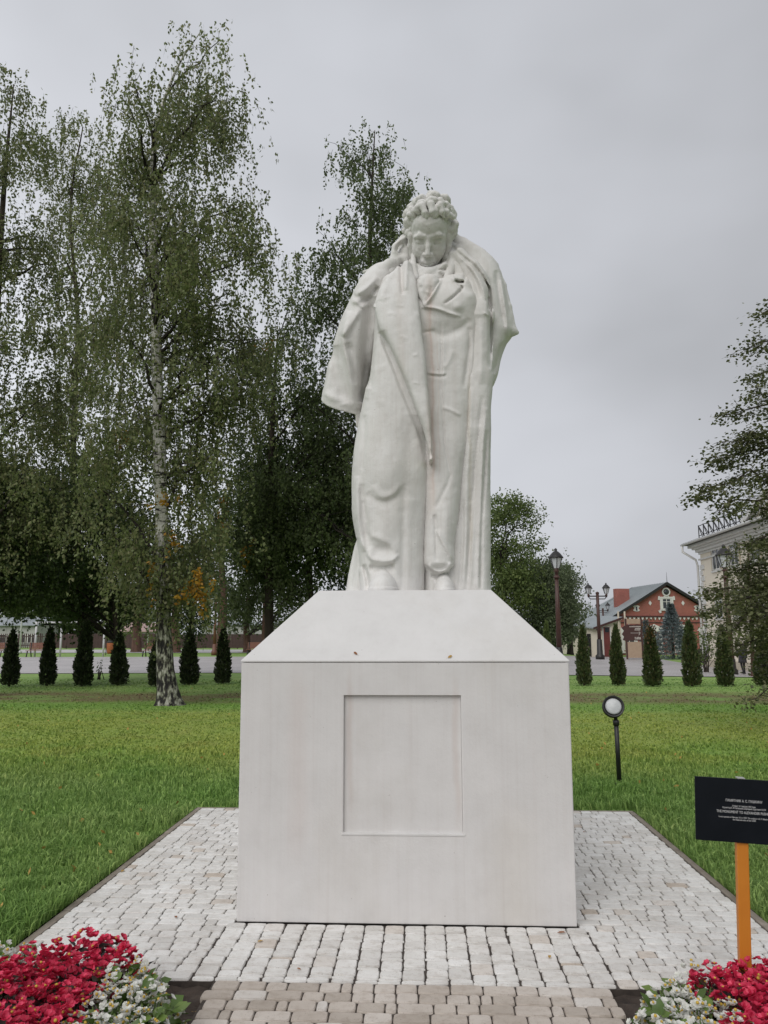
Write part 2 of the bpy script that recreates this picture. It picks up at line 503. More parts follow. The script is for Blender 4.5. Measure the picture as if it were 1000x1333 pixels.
# ------------------------------------------------------------------ pavers
def paver_mat(name, stops, rough=0.75):
    m, t, b = new_mat(name)
    g = nn(t, 'ShaderNodeNewGeometry'); oi = nn(t, 'ShaderNodeObjectInfo')
    ad = nn(t, 'ShaderNodeMath', operation='ADD'); t.links.new(g.outputs['Random Per Island'], ad.inputs[0]); t.links.new(oi.outputs['Random'], ad.inputs[1])
    fr = nn(t, 'ShaderNodeMath', operation='FRACT'); t.links.new(ad.outputs[0], fr.inputs[0])
    r = ramp(t, fr.outputs[0], stops)
    c = nn(t, 'ShaderNodeNewGeometry')
    n = nn(t, 'ShaderNodeTexNoise', Scale=22.0, Detail=6.0, Roughness=0.65); t.links.new(c.outputs['Position'], n.inputs['Vector'])
    n2 = nn(t, 'ShaderNodeTexNoise', Scale=3.0, Detail=4.0); t.links.new(c.outputs['Position'], n2.inputs['Vector'])
    n3 = nn(t, 'ShaderNodeTexNoise', Scale=160.0, Detail=2.0); t.links.new(c.outputs['Position'], n3.inputs['Vector'])
    k = ramp(t, n.outputs['Fac'], [(0.28, (0.80, 0.77, 0.74)), (0.5, (1, 1, 1)), (0.8, (1.05, 1.05, 1.05))])
    k2 = ramp(t, n2.outputs['Fac'], [(0.3, (0.86, 0.84, 0.82)), (0.65, (1.04, 1.04, 1.04))])
    k3 = ramp(t, n3.outputs['Fac'], [(0.27, (0.6, 0.57, 0.55)), (0.36, (1, 1, 1))])
    o = mixc(t, 1.0, mixc(t, 1.0, mixc(t, 1.0, r.outputs[0], k.outputs[0], 'MULTIPLY'), k2.outputs[0], 'MULTIPLY'), k3.outputs[0], 'MULTIPLY')
    t.links.new(o, b.inputs['Base Color']); b.inputs['Roughness'].default_value = rough
    bump(t, b, n.outputs['Fac'], 0.35, 0.006)
    return m
M_paver = paver_mat('white_paver', [(0, (0.65, 0.635, 0.61)), (0.5, (0.74, 0.73, 0.705)), (0.95, (0.79, 0.78, 0.76)), (1.0, (0.56, 0.49, 0.42))])
M_paver_b = paver_mat('beige_paver', [(0, (0.42, 0.37, 0.32)), (0.5, (0.52, 0.465, 0.41)), (0.9, (0.58, 0.53, 0.48)), (1.0, (0.68, 0.66, 0.63))])
M_joint = simple('joint_sand', (0.075, 0.06, 0.05), (0.04, 0.032, 0.027), 30, 0.95, bstr=0.5)

_pav_cache = {}
def paver_geo(l, wd, h=0.035):
    """a tumbled paver: barrel outline, rounded corners, worn top edge"""
    out = []
    cx, cy = min(.2*l, .010), min(.2*wd, .009)
    a, b = l/2, wd/2
    bl = 0.0025
    q = [(a-bl, -b+cy), (a, 0), (a-bl, b-cy), (a-cx*.75-bl, b-cy*.25-bl), (a-cx-bl, b-bl), (0, b), (-a+cx, b-bl), (-a+cx*.25+bl, b-cy*.75-bl*.5),
         (-a+bl, b-cy), (-a, 0), (-a+bl, -b+cy), (-a+cx*.25+bl, -b+cy*.75+bl*.5), (-a+cx, -b+bl), (0, -b), (a-cx-bl, -b+bl), (a-cx*.25-bl, -b+cy*.75+bl*.5)]
    q = [p for p in q]
    n = len(q)
    def ring(s, z):
        return [(x-math.copysign(min(s, abs(x)), x) if abs(x) > 1e-6 else x, y-math.copysign(min(s, abs(y)), y) if abs(y) > 1e-6 else y, z) for x, y in q]
    V = ring(0.0035, h) + ring(0.001, h-0.002) + ring(0, h-0.007) + ring(0, 0)
    F = []
    for r in range(3):
        for k in range(n):
            F.append((r*n+(k+1) % n, r*n+k, (r+1)*n+k, (r+1)*n+(k+1) % n)[::-1])
    return np.array(V), F, list(range(n))
def paver_mesh(l, wd, mat):
    key = (round(l, 3), round(wd, 3), mat.name)
    if key not in _pav_cache:
        V, F, top = paver_geo(l, wd)
        me = bpy.data.meshes.new('paver'); me.from_pydata([tuple(v) for v in V], [], [list(f) for f in F]+[top])
        me.polygons.foreach_set('use_smooth', [True]*len(F)+[False]); me.materials.append(mat)
        _pav_cache[key] = me
    return _pav_cache[key]

def lay(parent, items, mat, limit=300):
    """items (x, y, lx, ly): the nearest become parts, the rest one joined part"""
    def vis(it):
        u, v = PROJ(it[0], it[1], 0)
        return -20 < u < 1020 and v < 1350
    items = sorted(items, key=lambda it: (not vis(it), math.hypot(it[0]-cC[0], it[1]-cC[1])-2.0*math.sqrt(it[2]*it[3])))
    for (x, y, lx, ly) in items[:limit]:
        link('paver', paver_mesh(lx, ly, mat), parent, (x, y, -0.037+random.uniform(-.0022, .0022)),
             (random.uniform(-.012, .012), random.uniform(-.012, .012), random.gauss(0, .012)+random.choice((0, math.pi))))
    rest = items[limit:]
    if rest:
        VV, QQ, TT = [], [], []
        n0 = 0
        for (x, y, lx, ly) in rest:
            V, F, top = paver_geo(lx, ly)
            a = random.gauss(0, .012)
            c, s_ = math.cos(a), math.sin(a)
            V = np.stack([V[:, 0]*c-V[:, 1]*s_+x, V[:, 0]*s_+V[:, 1]*c+y, V[:, 2]-0.037+random.uniform(-.0022, .0022)], -1)
            VV.append(V); QQ.append(np.array(F)+n0); TT.append(np.array([top])+n0); n0 += len(V)
        o = link('paver', np_mesh('paver', np.concatenate(VV), [np.concatenate(QQ), np.concatenate(TT)], mat), parent)
        tag(o, kind='stuff')

pavement = MB().box(-PADX, PADX, PADY0, PADY1, -0.06, -0.012).build('pavement', M_joint)
tag(pavement, kind='structure')
R_ = random.Random(5)
items = []
RP = 0.0885
GAP = 0.0035
GAPY = 0.0055
rows = int(round((PADY1-PADY0)/RP)); RP = (PADY1-PADY0)/rows
def run(x0, x1, y):
    x = x0
    while x < x1-0.012:
        l = R_.choice((0.135, 0.135, 0.095, 0.095, 0.065))
        l = min(l, x1-x)
        if x1-(x+l) < 0.05: l = x1-x
        items.append((x+l/2, y+R_.gauss(0, .0012), l-GAP, RP-GAPY)); x += l
for r in range(rows):
    y = PADY0+(r+.5)*RP
    if y > 1.02: run(-PADX+R_.uniform(0, .01), PADX-R_.uniform(0, .01), y)
    else:
        xi = 0.966 if y > -0.98 else 0.999+R_.uniform(0, .010)
        run(-PADX+R_.uniform(0, .01), -xi, y); run(xi, PADX-R_.uniform(0, .01), y)
ncol = 18; CP = 2.0/ncol
for c in range(ncol):
    x = -1.0+(c+.5)*CP
    y = -0.9595; seq = R_.choice(((.03, .115, .085), (.115, .085, .03), (.085, .03, .115)))
    k = R_.randrange(3)
    while y > PADY0+0.012:
        l = seq[k % 3]*R_.uniform(.94, 1.08); k += 1
        l = min(l, y-PADY0)
        if y-l-PADY0 < 0.025: l = y-PADY0
        items.append((x+R_.gauss(0, .0022), y-l/2, (CP-GAP)*R_.uniform(.975, 1.015), max(l-.0085, .012))); y -= l
lay(pavement, items, M_paver)

PXL, PXR = Z(269, 1290, 0)[0], Z(796, 1290, 0)[0]
path = MB().box(PXL, PXR, -5.2, PADY0-0.004, -0.06, -0.012).build('path', M_joint)
tag(path, kind='structure')
pitems = []
PR = 0.094
for r in range(37):
    y = PADY0-0.006-(r+.5)*PR
    x, xe = PXL+R_.uniform(-.02, .02), PXR+R_.uniform(-.02, .02)
    while x < xe-0.03:
        l = R_.choice((0.15, 0.10, 0.10, 0.052, 0.125, 0.16))
        if xe-(x+l) < 0.045: l = xe-x
        pitems.append((x+l/2, y+R_.gauss(0, .001), l-GAP, PR-GAPY)); x += l
lay(path, pitems, M_paver_b)

# ------------------------------------------------------------------ kerbs round the pad
M_kerb = simple('kerb_concrete', (0.34, 0.295, 0.25), (0.21, 0.175, 0.145), 8, 0.9, bstr=0.5, bdist=0.01, obj_var=0.12)
kerb = MB().box(-PADX-.05, PADX+.05, PADY1+.004, PADY1+.052, -0.1, -0.005).build('kerb', M_kerb, bevel=0.006)
tag(kerb, kind='structure')
for sgn in (-1, 1):
    for k in range(4):
        y0 = PADY0+k*(PADY1-PADY0)/4; y1 = y0+(PADY1-PADY0)/4-.005
        x0, x1 = sorted((sgn*(PADX+.004), sgn*(PADX+.052)))
        MB().box(x0, x1, y0, y1, -0.1, -0.006+R_.uniform(-.004, .004)).build('kerb_stone', M_kerb, kerb, bevel=0.006)
# ================================================================== THE MONUMENT
def plaster(name, base, streak=0.5, rust=None, chisel=.15, mottle=.10):
    m, t, b = new_mat(name)
    g = nn(t, 'ShaderNodeNewGeometry')
    def nz_(scale, detail, st=None, rough=.6):
        n = nn(t, 'ShaderNodeTexNoise', Scale=scale, Detail=detail, Roughness=rough)
        if st:
            mp_ = nn(t, 'ShaderNodeMapping'); mp_.inputs['Scale'].default_value = st
            t.links.new(g.outputs['Position'], mp_.inputs[0]); t.links.new(mp_.outputs[0], n.inputs['Vector'])
        else: t.links.new(g.outputs['Position'], n.inputs['Vector'])
        return n
    mott = nz_(4.5, 7)
    strk = nz_(1.0, 5, (26, 26, 0.55))
    strk2 = nz_(1.0, 4, (60, 60, 1.3))
    dirt = nz_(1.7, 6, (1, 1, .6))
    fine = nz_(70, 5)
    r1 = ramp(t, mott.outputs['Fac'], [(0.3, tuple(c*.93 for c in base)), (0.7, base)])
    r2 = ramp(t, strk.outputs['Fac'], [(0.30, (0.87, 0.845, 0.83)), (0.52, (1, 1, 1))])
    r3 = ramp(t, strk2.outputs['Fac'], [(0.32, (0.91, 0.88, 0.87)), (0.5, (1, 1, 1))])
    r4 = ramp(t, dirt.outputs['Fac'], [(0.30, (0.85, 0.83, 0.79)), (0.5, (1, 1, 1))])
    o = mixc(t, streak, r1.outputs[0], r2.outputs[0], 'MULTIPLY')
    o = mixc(t, streak*.8, o, r3.outputs[0], 'MULTIPLY')
    o = mixc(t, 0.5, o, r4.outputs[0], 'MULTIPLY')
    d2 = nz_(9, 6, None, .7); r5 = ramp(t, d2.outputs['Fac'], [(0.32, (0.88, 0.865, 0.84)), (0.48, (1, 1, 1))]); o = mixc(t, mottle, o, r5.outputs[0], 'MULTIPLY')
    if rust is not None:
        sx = nn(t, 'ShaderNodeSeparateXYZ'); t.links.new(g.outputs['Position'], sx.inputs[0])
        for (x0, wd, z0, z1, col, am) in rust:
            wv = nz_(1.0, 3, (0, 0, 2.2))
            ma = nn(t, 'ShaderNodeMath', operation='MULTIPLY_ADD'); ma.inputs[1].default_value = .09; ma.inputs[2].default_value = -x0-.045
            t.links.new(wv.outputs['Fac'], ma.inputs[0])
            a1 = nn(t, 'ShaderNodeMath', operation='ADD'); t.links.new(sx.outputs['X'], a1.inputs[0]); t.links.new(ma.outputs[0], a1.inputs[1])
            ab = nn(t, 'ShaderNodeMath', operation='ABSOLUTE'); t.links.new(a1.outputs[0], ab.inputs[0])
            m1 = nn(t, 'ShaderNodeMapRange'); m1.interpolation_type = 'SMOOTHSTEP'; m1.inputs['From Min'].default_value = wd; m1.inputs['From Max'].default_value = 0; t.links.new(ab.outputs[0], m1.inputs['Value'])
            m2 = nn(t, 'ShaderNodeMapRange'); m2.interpolation_type = 'SMOOTHSTEP'; m2.inputs['From Min'].default_value = z0; m2.inputs['From Max'].default_value = z0+.35; t.links.new(sx.outputs['Z'], m2.inputs['Value'])
            m3 = nn(t, 'ShaderNodeMapRange'); m3.interpolation_type = 'SMOOTHSTEP'; m3.inputs['From Min'].default_value = z1; m3.inputs['From Max'].default_value = z1-.3; t.links.new(sx.outputs['Z'], m3.inputs['Value'])
            q1_ = nn(t, 'ShaderNodeMath', operation='MULTIPLY'); t.links.new(m1.outputs[0], q1_.inputs[0]); t.links.new(m2.outputs[0], q1_.inputs[1])
            q2_ = nn(t, 'ShaderNodeMath', operation='MULTIPLY'); t.links.new(q1_.outputs[0], q2_.inputs[0]); t.links.new(m3.outputs[0], q2_.inputs[1])
            q3_ = nn(t, 'ShaderNodeMath', operation='MULTIPLY'); q3_.inputs[1].default_value = am; t.links.new(q2_.outputs[0], q3_.inputs[0])
            o = mixc(t, q3_.outputs[0], o, mixc(t, 1.0, o, col, 'MULTIPLY'))
    pit = nz_(38, 2); pr_ = ramp(t, pit.outputs['Fac'], [(0.215, (0.45, 0.41, 0.38)), (0.235, (1, 1, 1))])
    o = mixc(t, 0.8, o, pr_.outputs[0], 'MULTIPLY')
    t.links.new(o, b.inputs['Base Color'])
    b.inputs['Roughness'].default_value = 0.72
    b.inputs['Specular IOR Level'].default_value = 0.3
    ad = nn(t, 'ShaderNodeMath', operation='ADD'); t.links.new(mott.outputs['Fac'], ad.inputs[0])
    sc_ = nn(t, 'ShaderNodeMath', operation='MULTIPLY'); sc_.inputs[1].default_value = 0.25
    t.links.new(fine.outputs['Fac'], sc_.inputs[0]); t.links.new(sc_.outputs[0], ad.inputs[1])
    mid_ = nz_(17, 5, None, .7); s2_ = nn(t, 'ShaderNodeMath', operation='MULTIPLY_ADD'); s2_.inputs[1].default_value = chisel
    t.links.new(mid_.outputs['Fac'], s2_.inputs[0]); t.links.new(ad.outputs[0], s2_.inputs[2])
    bump(t, b, s2_.outputs[0], 0.30, 0.014)
    return m
M_ped = plaster('pedestal_plaster', (0.70, 0.685, 0.675), 0.26, [(.62, .22, -.4, .75, (.92, .89, .83), .45), (-.32, .03, .5, 1.5, (.86, .78, .74), .5), (.30, .03, .4, 1.45, (.88, .80, .76), .5), (-.62, .10, .2, 1.5, (.95, .90, .88), .6)])
M_cap = plaster('cap_plaster', (0.70, 0.69, 0.68), 0.12)
M_sta = plaster('statue_plaster', (0.74, 0.73, 0.71), 0.45, [(.19, .05, 2.3, 4.3, (.93, .84, .80), .7), (.20, .014, 2.4, 4.2, (.84, .70, .65), .42), (.24, .012, 2.5, 3.9, (.86, .76, .71), .35), (.46, .02, 2.0, 3.6, (.88, .84, .76), .6), (-.02, .05, 3.2, 4.4, (.93, .89, .86), .5)], 1.1, .40)

ped = empty('pedestal', (0, 0, 0), 'white plastered square pedestal with sloped shoulders and a recessed front panel', 'pedestal')
PW0, PW1, PZ1, PZ2, PT = 1.9135, 1.928, 1.4441, 1.892, 1.1159
def ped_x(z): return (PW0+(PW1-PW0)*z/PZ1)/2
a = W(448, 905, -0.96); b_ = W(603, 1086, -0.96)
rx0, rx1, rz0, rz1 = a[0], b_[0], b_[2], a[2]
RD = 0.03
def fy(z): return -ped_x(z)
bm = bmesh.new()
def bv(*c): return bm.verts.new(c)
def P_(x, z, off=0): return bv(x, fy(z)+off, z)
# front face as a frame of 4 quads round the recess
o4 = [P_(-ped_x(0), 0), P_(ped_x(0), 0), P_(ped_x(PZ1), PZ1), P_(-ped_x(PZ1), PZ1)]
i4 = [P_(rx0, rz0), P_(rx1, rz0), P_(rx1, rz1), P_(rx0, rz1)]
d4 = [P_(rx0, rz0, RD), P_(rx1, rz0, RD), P_(rx1, rz1, RD), P_(rx0, rz1, RD)]
for k in range(4):
    j = (k+1) % 4
    bm.faces.new((o4[k], o4[j], i4[j], i4[k])); bm.faces.new((i4[k], i4[j], d4[j], d4[k]))
bk = [bv(-ped_x(0), ped_x(0), 0), bv(ped_x(0), ped_x(0), 0), bv(ped_x(PZ1), ped_x(PZ1), PZ1), bv(-ped_x(PZ1), ped_x(PZ1), PZ1)]
bm.faces.new((bk[1], bk[0], bk[3], bk[2]))
bm.faces.new((o4[1], bk[1], bk[2], o4[2])); bm.faces.new((bk[0], o4[0], o4[3], bk[3]))
bm.faces.new((o4[3], o4[2], bk[2], bk[3])); bm.faces.new((o4[0], bk[0], bk[1], o4[1]))
me = bpy.data.meshes.new('block'); bm.to_mesh(me); bm.free(); me.materials.append(M_ped)
blk = link('block', me, ped)
bvm = blk.modifiers.new('bevel', 'BEVEL'); bvm.width = 0.006; bvm.segments = 2; bvm.limit_method = 'ANGLE'
pn = MB().box(rx0+.001, rx1-.001, fy((rz0+rz1)/2)+RD-.004, fy((rz0+rz1)/2)+RD+.02, rz0+.001, rz1-.001).build('panel', M_ped, ped)
MB().box(rx0-.012, rx1+.012, fy(rz0)-.004, fy(rz0)+RD-.004, rz0-.012, rz0+.002).build('panel_sill', M_cap, ped, bevel=0.003)
h1, h2 = PW1/2+.004, PT/2
cv = [(-h1, -h1, PZ1+.003), (h1, -h1, PZ1+.003), (h1, h1, PZ1+.003), (-h1, h1, PZ1+.003), (-h1, -h1, PZ1+.012), (h1, -h1, PZ1+.012), (h1, h1, PZ1+.012), (-h1, h1, PZ1+.012),
      (-h2, -h2, PZ2), (h2, -h2, PZ2), (h2, h2, PZ2), (-h2, h2, PZ2)]
m_ = MB().add(cv, [(3, 2, 1, 0), (0, 1, 5, 4), (1, 2, 6, 5), (2, 3, 7, 6), (3, 0, 4, 7), (4, 5, 9, 8), (5, 6, 10, 9), (6, 7, 11, 10), (7, 4, 8, 11), (8, 9, 10, 11)])
m_.build('sloped_cap', M_cap, ped, bevel=0.005)

# ------------------------------------------------------------------ the statue: clay modelled as distance fields, meshed piece by piece
import openvdb

class Clay:
    def __init__(s, lo, hi, h):
        s.h = h; s.lo = np.array(lo, float)
        s.n = np.ceil((np.array(hi)-s.lo)/h).astype(int)+1
        s.d = np.full(tuple(s.n), 1.0, np.float32)
        s.ax = [(s.lo[k]+np.arange(s.n[k])*h).astype(np.float32) for k in range(3)]
    def box(s, lo, hi):
        i0 = np.clip(np.floor((np.array(lo)-s.lo)/s.h).astype(int), 0, s.n-1)
        i1 = np.clip(np.ceil((np.array(hi)-s.lo)/s.h).astype(int)+1, 1, s.n)
        sl = tuple(slice(i0[k], max(i1[k], i0[k]+1)) for k in range(3))
        g = [s.ax[k][sl[k]] for k in range(3)]
        return sl, g[0][:, None, None], g[1][None, :, None], g[2][None, None, :]
    def add(s, sl, d, k=0.03):
        a = s.d[sl]
        if k <= 0: s.d[sl] = np.minimum(a, d); return
        h = np.maximum(k-np.abs(a-d), 0)/k
        s.d[sl] = np.minimum(a, d)-h*h*k*.25
    def cut(s, sl, d, k=0.02):
        a = s.d[sl]; b = -d
        h = np.maximum(k-np.abs(a-b), 0)/k
        s.d[sl] = np.maximum(a, b)+h*h*k*.25
    def loft(s, keys, k=0.03, n=2.6, end=0.02, neg=False):
        """keys: (z, x0, x1, yfront, yback) bottom to top"""
        K = np.array(sorted(keys), float)
        # refine smoothly
        zz = K[:, 0]
        lo = (K[:, 1].min()-.08, K[:, 3].min()-.08, zz[0]-.08); hi = (K[:, 2].max()+.08, K[:, 4].max()+.08, zz[-1]+.08)
        sl, X, Y, Z_ = s.box(lo, hi)
        z1 = Z_.ravel()
        def ip(c):
            return smooth_interp(z1, zz, K[:, c]).astype(np.float32)[None, None, :]
        x0, x1, y0, y1 = ip(1), ip(2), ip(3), ip(4)
        cx, ca, cy, cb = (x0+x1)/2, np.maximum((x1-x0)/2, .004), (y0+y1)/2, np.maximum((y1-y0)/2, .004)
        q = (np.abs((X-cx)/ca)**n+np.abs((Y-cy)/cb)**n)**(1.0/n)
        d = (q-1)*np.minimum(ca, cb)
        dz = np.maximum(Z_-zz[-1], zz[0]-Z_)
        hh = np.maximum(end-np.abs(d-dz), 0)/end
        d = np.maximum(d, dz)+hh*hh*end*.25
        (s.cut if neg else s.add)(sl, d.astype(np.float32), k)
    def caps(s, pts, rads, k=0.03, neg=False, flat=None):
        """a chain of round cones"""
        pts = [np.array(p, float) for p in pts]
        if not hasattr(rads, '__len__'): rads = [rads]*len(pts)
        for a, b, ra, rb in zip(pts[:-1], pts[1:], rads[:-1], rads[1:]):
            m = max(ra, rb)+.05
            sl, X, Y, Z_ = s.box(np.minimum(a, b)-m, np.maximum(a, b)+m)
            ab = b-a; L = ab@ab+1e-9
            t = np.clip(((X-a[0])*ab[0]+(Y-a[1])*ab[1]+(Z_-a[2])*ab[2])/L, 0, 1)
            d = np.sqrt((X-a[0]-t*ab[0])**2+(Y-a[1]-t*ab[1])**2+(Z_-a[2]-t*ab[2])**2)-(ra+(rb-ra)*t)
            (s.cut if neg else s.add)(sl, d.astype(np.float32), k)
    def ell(s, c, r, k=0.03, M=None, neg=False):
        c = np.array(c, float); m = max(r)+.05
        sl, X, Y, Z_ = s.box(c-m, c+m)
        X, Y, Z_ = X-c[0], Y-c[1], Z_-c[2]
        if M is not None:
            u = X*M[0][0]+Y*M[0][1]+Z_*M[0][2]; v = X*M[1][0]+Y*M[1][1]+Z_*M[1][2]; w_ = X*M[2][0]+Y*M[2][1]+Z_*M[2][2]
        else: u, v, w_ = X, Y, Z_
        k0 = np.sqrt((u/r[0])**2+(v/r[1])**2+(w_/r[2])**2)
        k1 = np.sqrt((u/r[0]**2)**2+(v/r[1]**2)**2+(w_/r[2]**2)**2)+1e-6
        d = k0*(k0-1)/k1
        (s.cut if neg else s.add)(sl, d.astype(np.float32), k)
    def strokes(s, H, yfade=(0.02, 0.14)):
        """front modelling: H = Relief, heights in metres drawn on the photo's pixel grid"""
        idx = np.argwhere(np.abs(s.d) < 0.09)
        if not len(idx): return
        p = s.lo+idx*s.h
        u, v = PROJ(p[:, 0], p[:, 1], p[:, 2])
        hh = H.sample(u, v)*(1-sstep(yfade[0], yfade[1], p[:, 1]))
        s.d[idx[:, 0], idx[:, 1], idx[:, 2]] -= hh.astype(np.float32)
    def rough(s, amp, scale, seed=0):
        """irregular hand-worked surface: lattice value noise"""
        idx = np.argwhere(np.abs(s.d) < 0.05)
        r = np.random.default_rng(seed)
        T = r.normal(0, 1, (32, 32, 32)).astype(np.float32)
        R = np.linalg.qr(r.normal(0, 1, (3, 3)))[0]
        p = ((s.lo+idx*s.h)/scale)@R+50
        i = np.floor(p).astype(int); f = p-i; f = f*f*f*(f*(f*6-15)+10)
        out = 0
        for c in range(8):
            o = np.array([(c >> 0) & 1, (c >> 1) & 1, (c >> 2) & 1])
            w_ = np.prod(np.where(o, f, 1-f), axis=1)
            q = (i+o) % 32
            out = out+T[q[:, 0], q[:, 1], q[:, 2]]*w_
        s.d[idx[:, 0], idx[:, 1], idx[:, 2]] -= (out*amp).astype(np.float32)
    def mesh(s, name, mat):
        d = np.clip(s.d, -3*s.h, 3*s.h).astype(np.float32)
        for ax in range(3):
            for e in (0, -1):
                q = [slice(None)]*3; q[ax] = e; d[tuple(q)] = 3*s.h
        g = openvdb.FloatGrid(3*s.h)
        g.copyFromArray(d, tolerance=0.0)
        pts, quads = g.convertToQuads(0.0)
        pts = pts*s.h+s.lo
        me = np_mesh(name, pts, quads[:, ::-1].copy(), mat, True)
        return me

def smooth_interp(x, xp, fp):
    """monotone cubic through the keys (no overshoot)"""
    xp, fp = np.asarray(xp, float), np.asarray(fp, float)
    if len(xp) < 3: return np.interp(x, xp, fp)
    h = np.diff(xp); dl = np.diff(fp)/h
    m = np.zeros(len(xp)); m[0], m[-1] = dl[0], dl[-1]
    for i in range(1, len(xp)-1):
        if dl[i-1]*dl[i] > 0:
            w1, w2 = 2*h[i]+h[i-1], h[i]+2*h[i-1]
            m[i] = (w1+w2)/(w1/dl[i-1]+w2/dl[i])
    i = np.clip(np.searchsorted(xp, x)-1, 0, len(xp)-2)
    t = np.clip((x-xp[i])/h[i], 0, 1)
    return ((2*t**3-3*t**2+1)*fp[i]+(t**3-2*t**2+t)*h[i]*m[i]+(-2*t**3+3*t**2)*fp[i+1]+(t**3-t**2)*h[i]*m[i+1])

class Relief:
    """modelling strokes on a 0.5 px grid of the statue's front view"""
    def __init__(s, x0=400, x1=700, y0=235, y1=790, r=2):
        s.x0, s.y0, s.r = x0, y0, r
        s.X, s.Y = np.meshgrid(np.arange(x0, x1, 1/r), np.arange(y0, y1, 1/r), indexing='ij')
        s.H = np.zeros_like(s.X)
    def stroke(s, pts, h, wl, wr=None, taper=True):
        """ridge (h > 0) or groove (h < 0) along a px polyline; wl / wr: falloff in px left / right of its direction"""
        wr = wl if wr is None else wr
        P = catmull(pts, 8)
        m = 3*max(wl, wr)+2
        sel = (s.X > P[:, 0].min()-m) & (s.X < P[:, 0].max()+m) & (s.Y > P[:, 1].min()-m) & (s.Y < P[:, 1].max()+m)
        X, Y = s.X[sel], s.Y[sel]
        best = np.full(X.shape, 1e9); sd = np.zeros_like(X); tt = np.zeros_like(X)
        n = len(P)-1
        for i in range(n):
            a, b = P[i], P[i+1]; ab = b-a; L = ab@ab+1e-9
            t = np.clip(((X-a[0])*ab[0]+(Y-a[1])*ab[1])/L, 0, 1)
            dx, dy = X-a[0]-t*ab[0], Y-a[1]-t*ab[1]
            d = np.hypot(dx, dy); c = ab[0]*dy-ab[1]*dx
            k = d < best
            best[k] = d[k]; sd[k] = np.sign(c[k]); tt[k] = (i+t[k])/n
        wdt = np.where(sd < 0, wl, wr)
        f = np.exp(-(best/np.maximum(wdt, .3))**2)
        if taper: f *= np.clip(np.minimum(tt, 1-tt)*6, 0, 1)**.5
        s.H[sel] += h*f
    def blob(s, x, y, rx, ry, h):
        s.H += h*np.exp(-((s.X-x)/rx)**2-((s.Y-y)/ry)**2)
    def sample(s, u, v):
        i = np.clip((u-s.x0)*s.r, 0, s.H.shape[0]-2); j = np.clip((v-s.y0)*s.r, 0, s.H.shape[1]-2)
        i0, j0 = i.astype(int), j.astype(int); a, b = i-i0, j-j0
        return (s.H[i0, j0]*(1-a)*(1-b)+s.H[i0+1, j0]*a*(1-b)+s.H[i0, j0+1]*(1-a)*b+s.H[i0+1, j0+1]*a*b)

def catmull(pts, sub):
    P = np.array(pts, float)
    if len(P) < 3: return np.array([P[0]+(P[-1]-P[0])*k/sub for k in range(sub+1)])
    Q = np.vstack([2*P[0]-P[1], P, 2*P[-1]-P[-2]])
    out = []
    for i in range(1, len(Q)-2):
        for k in range(sub):
            t = k/sub
            out.append(.5*((2*Q[i])+(-Q[i-1]+Q[i+1])*t+(2*Q[i-1]-5*Q[i]+4*Q[i+1]-Q[i+2])*t*t+(-Q[i-1]+3*Q[i]-3*Q[i+1]+Q[i+2])*t**3))
    out.append(P[-1])
    return np.array(out)

def LK(rows, ys=-0.02, zf=0.0):
    """loft keys from outline rows (py, pxl, pxr, yfront, yback); the outline is where the figure is widest, y = ys"""
    out = []
    for py, xl, xr, yf, yb in rows:
        A = W(xl, py, ys); B = W(xr, py, ys)
        z = A[2] if py < 766 else PZ2-.06
        if zf and py < 766: z = W(xl, py, yf*zf+ys*(1-zf))[2]
        out.append((z, A[0], B[0], yf, yb))
    return out

statue = empty('statue', (0, 0, PZ2), 'white statue of a curly haired man with bowed head wrapped in a long cloak', 'statue')
def put(me, name):
    me.transform(Matrix.Translation((0, 0, -PZ2)))
    return link(name, me, statue)

VOX = 0.0078
# ---- cloak: the long mantle that wraps the figure's right side (left in the photo), hangs behind the legs and from the other shoulder
ck = Clay((-0.62, -0.52, PZ2-.03), (0.95, 0.52, 4.75), VOX)
YB = 0.0
# panel wrapped over the forward leg
ck.loft(LK([(768, 468, 553, -.30, .30), (740, 468, 554, -.31, .30), (705, 464, 556, -.315, .30), (660, 458, 558, -.335, .28), (620, 458, 560, -.345, .26), (560, 466, 561, -.345, .25),
            (500, 478, 557, -.34, .25), (455, 485, 551, -.325, .25), (420, 487, 547, -.30, .24), (390, 489, 545, -.26, .24), (365, 496, 540, -.20, .22)], -.1), .02, 3.1)
# outer tail behind it
ck.loft(LK([(768, 447, 530, -.02, .40), (745, 453, 530, -.02, .38), (720, 459, 525, -.02, .36), (690, 468, 515, -.02, .33), (650, 474, 515, 0, .3)], .1), .012, 2.4)
# hanging from the far arm down to the base
ck.loft(LK([(768, 570, 640, -.13, .40), (700, 575, 639, -.14, .38), (620, 582, 638.5, -.16, .36), (560, 588, 639, -.18, .34), (520, 594, 640, -.185, .32), (490, 600, 641, -.18, .3), (450, 606, 641, -.16, .28)], -.0), .03, 4)
# back of the cloak between the legs
ck.loft(LK([(768, 500, 630, .0, .40), (600, 500, 630, .02, .36), (450, 500, 630, .02, .34), (380, 505, 640, .0, .32), (340, 520, 620, .05, .28)], .1), .03, 3)
